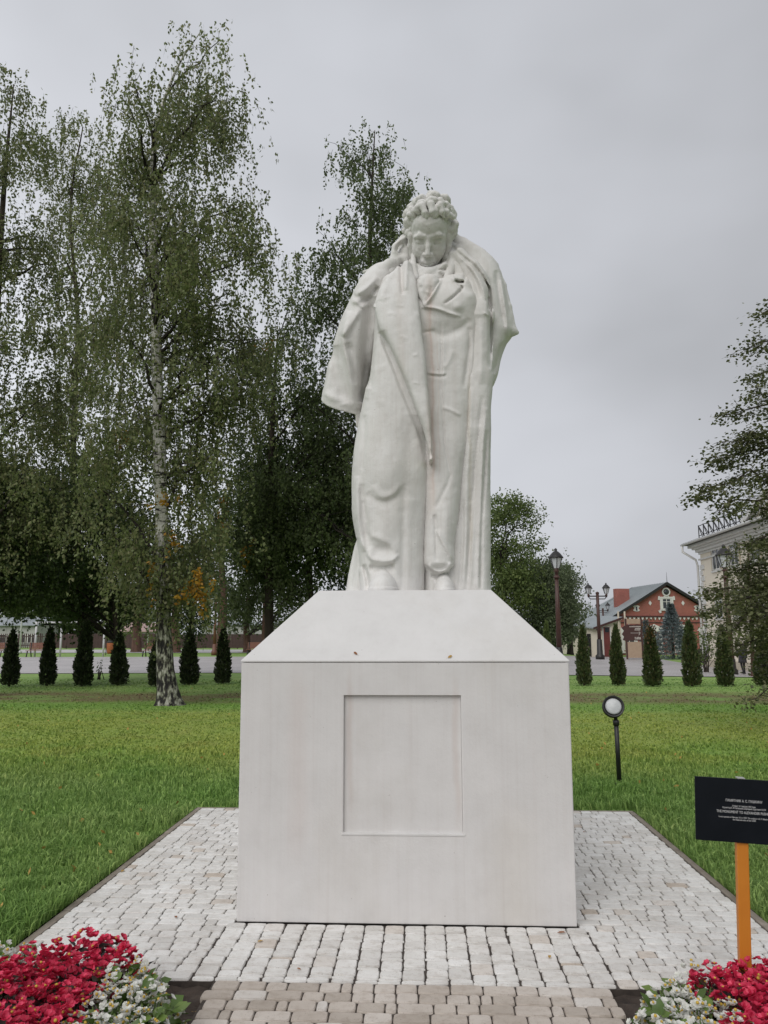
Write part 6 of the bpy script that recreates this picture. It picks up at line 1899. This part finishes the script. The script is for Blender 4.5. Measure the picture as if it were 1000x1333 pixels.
# ---- thujas
def thuja_mesh(seed, mat, H=2.0, R=.34, rust=None):
    rng = np.random.default_rng(seed)
    n = 3800
    z = H*(1-rng.random(n)**.62*1.0)
    z = np.clip(H*rng.beta(1.15, 1.55, n), .02, H)
    prof = R*np.clip(1-z/H, 0, 1)**.62*(1+.25*(z/H)*(1-z/H)*4)*.86*np.where(z < .25, .80+.20*z/.25, 1)
    az = rng.uniform(0, 2*np.pi, n)
    lump = 1+.13*np.sin(az*3+z*4+seed)+.10*np.sin(az*5-z*9+seed*2)+.06*np.sin(z*23+seed)
    rr_ = prof*lump*(rng.random(n)**.25)
    P = np.stack([rr_*np.cos(az), rr_*np.sin(az), z], -1)
    A = unit(np.stack([np.cos(az)*.75, np.sin(az)*.75, np.full(n, .95)], -1)+rng.normal(0, .38, (n, 3)))
    B = unit(np.cross(A, unit(rng.normal(0, 1, (n, 3)))))
    L = (.12*rng.uniform(.5, 1.3, n))[:, None]; Wd = L*.5
    V = np.stack([P, P+A*L*.5+B*Wd*.5, P+A*L, P+A*L*.5-B*Wd*.5], 1).reshape(-1, 3)
    i = np.arange(n)*4
    return np_mesh('foliage', V, np.stack([i, i+1, i+2, i+3], -1), mat)
TH = [thuja_mesh(100+k, M_lt) for k in range(3)]
TH2 = [thuja_mesh(110+k, M_lt2) for k in range(3)]
TH3 = thuja_mesh(120, M_lrust)
stem_me = MB().tube([(0, 0, -.05), (0, 0, 1.7)], [.045, .015], 7).mesh('stem', M_bark)
def thuja(px, pyb, pyt, meshes, label, wpx, seed, group):
    t = local(px, pyb, name='thuja_tree', label=label, cat='thuja', group=group)
    Y = t.location[1]
    H = W(px, pyt, Y)[2]-t.location[2]
    hw = (W(px+wpx/2, 850, Y)[0]-W(px-wpx/2, 850, Y)[0])/2
    rg = random.Random(seed)
    link('foliage', meshes[seed % len(meshes)], t, (0, 0, 0), (rg.uniform(-.03, .03), rg.uniform(-.03, .03), rg.uniform(0, 6)), (hw/.42*rg.uniform(.92, 1.08), hw/.42*rg.uniform(.92, 1.08), H/2.06))
    link('stem', stem_me, t, (0, 0, 0), (0, 0, 0), (1, 1, H/2.0))
GL, GR = 'dark thujas in the row left of the monument', 'green thujas in the row right of the monument'
thuja(12, 893, 818, TH, 'dark conical thuja nearest the left photo edge', 26, 0, GL)
thuja(61, 892, 815, TH, 'dark conical thuja before the bench at the far left', 25, 1, GL)
thuja(107, 893, 806, TH, 'dark conical thuja reaching up into hanging birch twigs', 30, 2, GL)
thuja(154, 892, 821, TH, 'dark conical thuja just right of the orange litter bin', 27, 3, GL)
thuja(203, 893, 825, TH, 'dark thuja half hidden behind the big birch trunk', 28, 4, GL)
thuja(246, 891, 818, TH, 'dark thuja right of the big birch trunk under yellow leaves', 28, 5, GL)
thuja(290, 890, 816, TH, 'dark conical thuja closest to the left side of the pedestal', 27, 6, GL)
thuja(712, 868, 807, [thuja_mesh(130, M_lg)], 'green thuja whose tip peeks over the right pedestal shoulder', 16, 7, GR)
thuja(761, 892, 812, TH2, 'green thuja closest to the right side of the pedestal', 24, 8, GR)
thuja(805, 892, 811, TH2, 'slim green thuja before the red annex door', 25, 9, GR)
thuja(850, 893, 815, TH2, 'green thuja with a rusty brown tip before the info board', 30, 10, GR)
thuja(901, 893, 806, TH2, 'tall green thuja before the blue spruce', 29, 11, GR)
thuja(945, 893, 812, TH2, 'dark green thuja beside the walking person', 30, 12, GR)
thuja(996, 893, 815, TH2, 'dark thuja at the right photo edge under linden boughs', 32, 13, GR)
# rusty tip of one
_p = G(850, 893)
V, F = leaf_quads(np.array([0, 0, 1.55])+RNG.normal(0, 1, (330, 3))*np.array([.085, .085, .22]), .1, .05, -.6)
for o_ in [o for o in bpy.data.objects if o.get('label', '').startswith('green thuja with a rusty')]:
    ob = link('tip', np_mesh('tip', V, F, M_lrust), o_); ob['label'] = 'rusty brown tip'

# ---- blue spruce, hedges, shrubs
def spruce(px, pyb, pyt, Y, wpx, label, seed, mat, n=5200):
    rng = np.random.default_rng(seed)
    base = np.array([W(px, 840, Y)[0], Y, -.6]); top = W(px, pyt, Y)[2]-base[2]
    hw = (W(px+wpx/2, 840, Y)[0]-W(px-wpx/2, 840, Y)[0])/2
    t = empty('spruce_tree', base, label, 'spruce')
    MB().tube([(0, 0, 0), (0, 0, top*.97)], [.13, .015], 8).build('trunk', M_bark, t)
    tiers = 15
    k = rng.integers(0, tiers, n); a0 = rng.integers(0, 9, n)*(2*np.pi/9)+k*.7
    f = rng.random(n)**.6
    zt_ = top*(.06+.92*(k/tiers)**.9)
    R = hw*(1-k/tiers)**1.2+.04
    az = a0+rng.normal(0, .16, n)
    P = np.stack([R*f*np.cos(az), R*f*np.sin(az), zt_-f*R*.28+rng.normal(0, .05, n)+.18*f**3*R], -1)
    A = unit(np.stack([np.cos(az), np.sin(az), rng.normal(.1, .4, n)], -1)+rng.normal(0, .5, (n, 3)))
    B = unit(np.cross(A, rng.normal(0, 1, (n, 3))))
    L = (.30*rng.uniform(.6, 1.2, n))[:, None]
    V = np.stack([P, P+A*L*.5+B*L*.13, P+A*L, P+A*L*.5-B*L*.13], 1).reshape(-1, 3); i = np.arange(n)*4
    link('crown', np_mesh('crown', V, np.stack([i, i+1, i+2, i+3], -1), mat), t)
spruce(876, 845, 783, 70.0, 60, 'blue grey spruce before the attic window of the brick house', 51, M_lsp, 9000)
spruce(842, 845, 806, 74.0, 20, 'smaller blue spruce between the info board and a thuja', 52, M_lsp, 2600)

def hedge(px0, px1, pyb, pyt, label, mat, seed, depth=1.2, dens=150):
    rng = np.random.default_rng(seed)
    A, B = G(px0, pyb), G(px1, pyb)
    t = empty('hedge', A, label, 'hedge')
    v = B-A; L = float(np.hypot(v[0], v[1])); H = W(px0, pyt, A[1])[2]-A[2]
    ux = v/L; uy = np.array([-ux[1], ux[0], 0])
    n = int(dens*L*(H+depth))
    s_ = rng.random(n)*L; face = rng.random(n)
    d = np.where(face < .6, rng.normal(0, .07, n), rng.random(n)*depth); z = np.where(face < .6, rng.random(n)*H, H+rng.normal(0, .05, n))
    z = z+.06*np.sin(s_*1.7)+.05*np.sin(s_*4.1)
    P = ux*s_[:, None]+uy*d[:, None]; P[:, 2] += z
    V, F = leaf_quads(P, .17, .12, .1, rng)
    link('foliage', np_mesh('foliage', V, F, mat), t)
    mb = MB()
    for k in range(int(L/1.2)+1):
        p = ux*min(k*1.2, L)+uy*depth*.5
        mb.tube([(p[0], p[1], p[2]-.1), (p[0]+.1, p[1], p[2]+H*.5), (p[0]-.1, p[1]+.1, p[2]+H*.9)], [.05, .04, .02], 5)
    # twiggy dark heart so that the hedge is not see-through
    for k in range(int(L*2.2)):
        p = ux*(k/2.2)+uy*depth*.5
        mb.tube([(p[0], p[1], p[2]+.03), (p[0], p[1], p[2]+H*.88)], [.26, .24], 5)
    mb.build('stems', M_twig, t)
hedge(757, 826, 850.5, 836.5, 'clipped green hedge before the cream annex', M_hedge, 61)
hedge(838, 926, 852, 837, 'clipped green hedge running before the brick house', M_hedge, 62, dens=130)
hedge(917, 1010, 863, 842, 'taller loose hedge behind the walking person', M_hedge, 63, dens=170)

def shrub(px, pyb, rows, Y, label, n, leaf, mat, seed, stems=6):
    rng = np.random.default_rng(seed); rg = random.Random(seed)
    base = np.array([W(px, 850, Y)[0], Y, 0]); base[2] = float(terrain(base[0], Y))
    t = empty('shrub', base, label, 'shrub')
    E = Envelope(rows, Y, .8)
    P = E.sample(n, rng, .6); P = P[vnoise(P, .5, seed) > .4]
    mb = MB()
    for k in range(stems*3):
        q = P[rng.integers(0, len(P))]
        limb(mb, (rg.uniform(-.12, .12), rg.uniform(-.1, .1), 0), q-base, .018, .005, .1, rg, 4, 5)
    mb.build('stems', M_bark, t)
    C_ = np.repeat(P, 7, 0)+rng.normal(0, .09, (len(P)*7, 3))
    V, F = leaf_quads(C_, leaf, leaf*.7, .3, rng)
    link('leaves', np_mesh('leaves', V-base, F, mat), t)
shrub(918, 882, [(800, 912, 925), (812, 905, 938), (828, 902, 940), (846, 900, 935), (860, 905, 930)], 30.0, 'airy pale green shrub left of the walking person', 160, .11, M_lg, 71)
shrub(133, 884, [(858, 128, 140), (866, 124, 146), (874, 128, 140)], 24.0, 'nearly bare twiggy sapling beside the third thuja', 6, .07, M_ld, 72, 3)
shrub(152, 850, [(806, 140, 165), (818, 132, 172), (832, 135, 165)], 62.0, 'pale green shrub behind the litter bin', 150, .2, M_lg, 73)
shrub(1003, 925, [(900, 985, 1020), (910, 978, 1030), (920, 985, 1030)], 11.5, 'low dark shrub sprig at the right photo edge on the lawn', 60, .07, M_lin, 74, 3)
# ================================================================== PERSON, FLOWERS, FALLEN LEAVES
M_coat = simple('grey_coat', (0.055, 0.055, 0.062), (0.035, 0.035, 0.04), 12, 0.9)
M_blackcloth = simple('black_cloth', (0.012, 0.012, 0.014), (0.02, 0.02, 0.022), 14, 0.85)
M_skin = simple('skin', (0.42, 0.25, 0.18), (0.36, 0.21, 0.15), 8, 0.6, bstr=0)
M_hairb = simple('dark_hair', (0.03, 0.02, 0.015), (0.02, 0.014, 0.01), 30, 0.6)
M_bag = simple('dark_bag', (0.03, 0.032, 0.05), (0.02, 0.022, 0.034), 10, 0.45)
def person():
    p = W(968, 878, 40.5); p[2] = float(terrain(p[0], p[1]))+.03
    H = 1.66
    t = empty('person', p, 'person in a dark grey coat and black leggings carrying a bag, walking away', 'person')
    def skin_body(name, verts, edges, rad, mat, sub=2):
        me = bpy.data.meshes.new(name); me.from_pydata(verts, edges, []); me.materials.append(mat)
        o = link(name, me, t)
        mod = o.modifiers.new('skin', 'SKIN'); ssm = o.modifiers.new('sub', 'SUBSURF'); ssm.levels = sub; ssm.render_levels = sub
        lay_ = me.skin_vertices[0].data
        for i, r in enumerate(rad): lay_[i].radius = r if hasattr(r, '__len__') else (r, r)
        lay_[0].use_root = True
        return o
    # mid-stride, back to the viewer: pelvis root, legs, spine, arms, head
    v = [(0, 0, .88), (0, .0, 1.08), (0, .02, 1.28), (0, .04, 1.40), (0, .06, 1.47), (0, .09, 1.56), (0, .10, 1.64),
         (.09, 0, .84), (.10, .10, .48), (.10, .05, .09), (.10, .17, .035),
         (-.09, 0, .84), (-.09, -.04, .48), (-.09, -.22, .14), (-.09, -.17, .04),
         (.17, .03, 1.36), (.22, .00, 1.10), (.21, .10, .88), (.21, .13, .80),
         (-.17, .03, 1.36), (-.22, .05, 1.10), (-.19, .16, .96), (-.17, .22, .92)]
    e = [(0, 1), (1, 2), (2, 3), (3, 4), (4, 5), (5, 6), (0, 7), (7, 8), (8, 9), (9, 10), (0, 11), (11, 12), (12, 13), (13, 14), (3, 15), (15, 16), (16, 17), (17, 18), (3, 19), (19, 20), (20, 21), (21, 22)]
    r = [(.14, .11), (.125, .10), (.15, .11), (.10, .08), .05, .085, .07, .085, .06, .042, .035, .085, .06, .042, .035, .06, .045, .035, .032, .06, .045, .035, .032]
    skin_body('body', v, e, r, M_blackcloth)
    # coat: a flared shell from the shoulders to mid thigh, with sleeves
    c = MB().lathe([(.235, .62), (.225, .75), (.19, .98), (.185, 1.12), (.20, 1.28), (.18, 1.38), (.09, 1.46)], 16, Matrix.Scale(.78, 4, (0, 1, 0)))
    c.tube([(.18, .03, 1.36), (.235, .0, 1.10), (.22, .10, .87)], [.085, .07, .055], 10).tube([(-.18, .03, 1.36), (-.235, .05, 1.10), (-.20, .15, .97)], [.085, .07, .055], 10)
    c.build('coat', M_coat, t)
    MB().lathe([(.05, 1.47), (.10, 1.50), (.112, 1.57), (.10, 1.64), (.05, 1.69), (.01, 1.70)], 14, Matrix.Translation((0, .085, 0))).build('hair', M_hairb, t)
    hnd = MB().tube([(.212, .11, .86), (.212, .125, .78)], [.034, .03], 8)
    for k in range(4): hnd.tube([(.195+.012*k, .125, .79), (.195+.012*k, .135, .745), (.193+.012*k, .125, .715-.006*abs(k-1))], [.009, .008, .006], 6)
    hnd.tube([(.195, .115, .82), (.18, .135, .785), (.182, .14, .76)], [.010, .009, .007], 6)
    hnd.build('hand', M_skin, t)
    h2 = MB().tube([(-.185, .18, .955), (-.165, .23, .925)], [.034, .03], 8)
    for k in range(4): h2.tube([(-.18+.012*k, .225, .92), (-.17+.012*k, .265, .90), (-.17+.012*k, .255, .87-.004*k)], [.009, .008, .006], 6)
    h2.tube([(-.15, .20, .945), (-.135, .235, .93), (-.14, .26, .915)], [.010, .009, .007], 6)
    h2.build('hand', M_skin, t)
    for s_, y0, z0 in ((.10, .02, .0), (-.09, -.26, .03)):
        MB().add([(s_-.045, y0, z0), (s_+.045, y0, z0), (s_+.045, y0+.25, z0), (s_-.045, y0+.25, z0), (s_-.04, y0, z0+.09), (s_+.04, y0, z0+.09), (s_+.035, y0+.24, z0+.05), (s_-.035, y0+.24, z0+.05)], BOXF).build('shoe', M_blackcloth, t, bevel=.012)
    b = empty('shoulder_bag', (p[0], p[1], p[2]), 'dark blue grey shoulder bag on the back of the walking person', 'bag')
    MB().box(-.17, .19, -.30, -.17, .92, 1.18).build('bag_body', M_bag, b, bevel=.035)
    MB().box(-.165, .185, -.31, -.295, 1.05, 1.185).build('flap', M_bag, b, bevel=.006)
    MB().tube([(.17, -.22, 1.16), (.14, -.12, 1.38), (.02, .02, 1.44), (-.12, -.05, 1.38), (-.16, -.2, 1.16)], .014, 6).build('strap', M_blackcloth, b)
person()

# ---- bedding flowers: every plant a thing with leaves and blossoms
def petal_mat(name, cols, trans=.25):
    return leaf_mat(name, cols, trans, .5, 8)
M_pr = petal_mat('red_petal', [(0.52, 0.012, 0.05), (0.68, 0.025, 0.09), (0.78, 0.07, 0.15)])
M_pw = petal_mat('white_petal', [(0.66, 0.68, 0.60), (0.78, 0.78, 0.73), (0.82, 0.81, 0.78)])
M_pc = simple('flower_heart', (0.62, 0.42, 0.06), (0.5, 0.33, 0.05), 40, 0.7, bstr=0)
M_fl = leaf_mat('begonia_leaf', [(0.075, 0.135, 0.025), (0.125, 0.20, 0.04), (0.18, 0.26, 0.065)], .25, .4, 6)
M_fd = leaf_mat('bronze_leaf', [(0.022, 0.020, 0.018), (0.045, 0.026, 0.024), (0.05, 0.04, 0.022)], .15, .4, 6)

def blossom_mesh(seed, mat, r, npet, cup):
    rg = random.Random(seed)
    V, F = [], []
    for layer in range(2):
        for k in range(npet):
            an = 2*math.pi*(k+.5*layer)/npet+rg.gauss(0, .2)
            rr_ = r*rg.uniform(.8, 1.15)*(1-.3*layer); up = cup*rg.uniform(.6, 1.3)+.35*layer
            d = Vector((math.cos(an), math.sin(an), 0)); s_ = Vector((-math.sin(an), math.cos(an), 0))
            w_ = rr_*rg.uniform(.42, .6)
            b0 = len(V)
            V += [tuple(d*.08*rr_), tuple(d*rr_*.55+s_*w_+Vector((0, 0, up*rr_*.45))), tuple(d*rr_*.95+s_*w_*.55+Vector((0, 0, up*rr_*.62))), tuple(d*rr_*.95-s_*w_*.55+Vector((0, 0, up*rr_*.62+rg.gauss(0, .1)*rr_))),
                  tuple(d*rr_*.55-s_*w_+Vector((0, 0, up*rr_*.45))), tuple(d*rr_*.6+Vector((0, 0, up*rr_*.28)))]
            F += [(b0, b0+1, b0+5), (b0+1, b0+2, b0+5), (b0+2, b0+3, b0+5), (b0+3, b0+4, b0+5), (b0+4, b0, b0+5)]
    me = bpy.data.meshes.new('blossom'); me.from_pydata(V, [], F); me.materials.append(mat)
    me.polygons.foreach_set('use_smooth', [True]*len(F))
    return me
BW = [blossom_mesh(200+k, M_pw, .0165, 4, .6) for k in range(5)]
BR = [blossom_mesh(220+k, M_pr, .0185, 5, .8) for k in range(5)]
heart_me = MB().lathe([(.002, 0), (.0055, .003), (.005, .008), (.001, .010)], 7).mesh('heart', M_pc)

def plant_leaves(seed, mat, R, H, n, leaf):
    rng = np.random.default_rng(seed)
    az = rng.uniform(0, 2*np.pi, n); rho = rng.random(n)**.5
    z = H*(1-.75*rho**2)*rng.uniform(.25, 1.0, n)
    P = np.stack([R*rho*np.cos(az), R*rho*np.sin(az), z], -1)
    A = unit(np.stack([np.cos(az), np.sin(az), rng.uniform(-.5, .35, n)], -1)+rng.normal(0, .35, (n, 3)))
    B = unit(np.cross(A, np.stack([rng.normal(0, .3, n), rng.normal(0, .3, n), np.ones(n)], -1))); N = np.cross(B, A)
    L = (leaf*rng.uniform(.6, 1.3, n))[:, None]; Wd = L*.72
    V = np.stack([P, P+A*L*.25+B*Wd*.42+N*L*.06, P+A*L*.65+B*Wd*.46+N*L*.05, P+A*L-N*L*.1, P+A*L*.65-B*Wd*.46+N*L*.05, P+A*L*.25-B*Wd*.42+N*L*.06, P+A*L*.5-N*L*.04], 1).reshape(-1, 3)
    i = np.arange(n)*7
    T = np.concatenate([np.stack([i+a, i+b, i+6], -1) for a, b in ((0, 1), (1, 2), (2, 3), (3, 4), (4, 5), (5, 0))])
    # fleshy stems
    return np_mesh('leaves', V, T, mat, True)
LW = [plant_leaves(300+k, M_fl, .125, .20, 70, .055) for k in range(4)]
LR = [plant_leaves(310+k, M_fd, .120, .22, 60, .055) for k in range(4)]
def stems_mesh(seed):
    rg = random.Random(seed); mb = MB()
    for k in range(9):
        a = rg.uniform(0, 6.28); r_ = rg.uniform(.03, .1)
        mb.tube([(0, 0, -.03), (r_*.5*math.cos(a), r_*.5*math.sin(a), .09), (r_*math.cos(a), r_*math.sin(a), .17)], [.006, .005, .003], 5)
    return mb
ST_W = stems_mesh(1).mesh('stems', M_fl); ST_R = stems_mesh(2).mesh('stems', M_fd)
def flower(px, py, red, side, seed, zt_=.19):
    rg = random.Random(seed)
    p = Z(px, py, zt_-.03)
    lab = {('l', 1): 'crimson red flowering bedding plant in the bed left of the path', ('r', 1): 'crimson red flowering bedding plant around the orange post',
           ('l', 0): 'white flowering begonia in the bed left of the path', ('r', 0): 'white flowering begonia in the bed right of the path'}[(side, int(red))]
    grp = {'l': 'left bed', 'r': 'right bed'}[side]
    t = empty('red_flower_plant' if red else 'white_begonia', (p[0], p[1], -.03), lab, 'flower plant', ('red' if red else 'white')+' flowers in the '+grp, rg.uniform(0, 6.28))
    s_ = rg.uniform(.9, 1.15)
    link('leaves', (LR if red else LW)[rg.randrange(4)], t, (0, 0, 0), (0, 0, rg.uniform(0, 6)), (s_, s_, s_))
    link('stems', ST_R if red else ST_W, t)
    nb_ = 58 if red else 54
    for k in range(nb_):
        a = rg.uniform(0, 6.28); rho = math.sqrt(rg.random()); rr_ = .128*rho*s_
        z = (.235 if red else .205)*s_*(1-.62*rho**2)+rg.uniform(-.03, .02)
        tilt = rho*.9
        sc_ = rg.uniform(.8, 1.3)*(1.05 if red else .9)
        b = link('blossom', (BR if red else BW)[rg.randrange(5)], t, (rr_*math.cos(a), rr_*math.sin(a), z), (rg.gauss(0, .25)-tilt*math.sin(a), rg.gauss(0, .25)+tilt*math.cos(a), rg.uniform(0, 6.28)), (sc_, sc_, sc_))
        if (k % 3 == 0 and not red) or k % 11 == 0: link('heart', heart_me, b, (0, 0, .004))
REDL = [(-8, 1272), (14, 1258), (44, 1246), (76, 1243), (108, 1240), (140, 1240), (160, 1246), (4, 1298), (36, 1284), (68, 1276), (100, 1270), (128, 1264), (20, 1322), (54, 1308), (88, 1298), (112, 1292), (34, 1342), (72, 1334), (-10, 1340), (60, 1362), (20, 1368)]
WHL = [(-4, 1243), (16, 1240), (30, 1250), (150, 1278), (178, 1262), (200, 1268), (132, 1302), (164, 1296), (196, 1292), (222, 1300), (112, 1326), (146, 1324), (180, 1320), (212, 1322), (100, 1350), (140, 1350), (180, 1350), (216, 1346)]
REDR = [(938, 1290), (956, 1272), (982, 1268), (1008, 1262), (926, 1276), (964, 1296), (994, 1290), (984, 1318), (1012, 1306), (1000, 1338), (1030, 1325), (1022, 1285), (972, 1338)]
WHR = [(842, 1306), (862, 1290), (886, 1278), (908, 1272), (832, 1330), (868, 1316), (898, 1300), (852, 1346), (886, 1334), (918, 1318), (944, 1314), (925, 1344), (955, 1340), (900, 1360)]
WHL = [(px-max(0, px-150)*.38, py) for px, py in WHL]
WHR = [(px+max(0, 890-px)*.42, py) for px, py in WHR]
for i, (px, py) in enumerate(REDL): flower(px, py, True, 'l', 1000+i)
for i, (px, py) in enumerate(WHL): flower(px, py, False, 'l', 1100+i)
for i, (px, py) in enumerate(REDR): flower(px, py, True, 'r', 1200+i)
for i, (px, py) in enumerate(WHR): flower(px, py, False, 'r', 1300+i)

# ---- fallen leaves
M_fall = simple('dry_leaf', (0.30, 0.13, 0.05), (0.20, 0.075, 0.03), 60, 0.8, bstr=0.3)
M_fally = simple('dry_yellow_leaf', (0.48, 0.31, 0.08), (0.38, 0.22, 0.06), 60, 0.8, bstr=0.3)
def fallen(loc, rot, s_, mat, label, group=None):
    V = [(0, 0, .0), (.35, .22, .10), (.75, .2, .12), (1.0, 0, .05), (.75, -.2, .14), (.35, -.22, .09), (.5, 0, .0), (-.3, .02, .04), (-.3, -.02, .04)]
    F = [(0, 1, 6), (1, 2, 6), (2, 3, 6), (3, 4, 6), (4, 5, 6), (5, 0, 6), (0, 8, 7)]
    me = bpy.data.meshes.new('fallen_leaf'); me.from_pydata([tuple(c*s_ for c in v) for v in V], [], F); me.materials.append(mat)
    o = link('fallen_leaf', me, None, loc, rot)
    tag(o, label, 'leaf', group)
def on_cap(px, py):
    # the sloped front of the cap: plane through the shoulder and top front edges
    a = np.array([0, -h1, PZ1+.012]); b = np.array([0, -h2, PZ2]); nrm = np.cross(np.array([1.0, 0, 0]), b-a)
    d = cF + cR*(px-500)/FPX - cU*(py-666.5)/FPX
    an_ = math.atan2(PZ2-PZ1, h1-h2)
    return cC+d*(((a-cC)@nrm)/(d@nrm))+np.array([0, -math.sin(an_), math.cos(an_)])*.004, Matrix.Rotation(an_, 3, 'X')
p, an = on_cap(465.5, 853); fallen(p, (an @ Matrix.Rotation(2.4, 3, 'Z')).to_euler(), .032, M_fall, 'curled brown leaf lying on the left half of the pedestal slope')
p, an = on_cap(583, 857); fallen(p, (an @ Matrix.Rotation(.6, 3, 'Z')).to_euler(), .032, M_fally, 'yellow brown leaf lying on the right half of the pedestal slope')
for k, (px, py, s_, mat, lab) in enumerate([(725, 1214, .05, M_fall, 'large curled brown leaf at the foot of the pedestal front'), (715, 1247, .035, M_fally, 'yellow leaf on white pavers right of the pedestal centre'),
        (392, 1262, .028, M_fall, 'small red brown leaf on white pavers below the pedestal'), (343, 1224, .035, M_fally, 'pale orange leaf on pavers near the left pedestal corner'), (228, 1192, .04, M_fall, 'brown leaf on the left pavers beside the pedestal'),
        (254, 1309, .05, M_fally, 'pale yellow leaf on bare soil between flowers and path'), (158, 1135, .045, M_fally, 'yellow leaf on the left kerb of the pad'), (975, 1180, .05, M_fally, 'pale leaf on soil beyond the right kerb'),
        (762, 1082, .035, M_fall, 'small brown leaf on the far right pavers')]):
    p = Z(px, py, .004); fallen((p[0], p[1], .003 if k != 5 and k != 7 else -.02), (0, 0, k*1.3), s_, mat, lab)
# a scatter of leaf litter on the lawn: too many to count
def litter():
    n = 260
    u = RNG.uniform(-60, 1060, n); v = RNG.uniform(895, 1230, n)
    P = np.array([Z(a, b, .0) for a, b in zip(u, v)])
    ok = (P[:, 1] > -1.2) & (P[:, 1] < 22) & ~((np.abs(P[:, 0]) < 2.1) & (P[:, 1] < 2.1))
    P = P[ok]; P[:, 2] = terrain(P[:, 0], P[:, 1])+.045
    V, F = leaf_quads(P, .05, .035, 0.0)
    tag(link('leaf_litter', np_mesh('leaf_litter', V, F, M_fally)), 'scattered dry leaf litter lying in the lawn grass', 'leaf litter', kind='stuff')
litter()
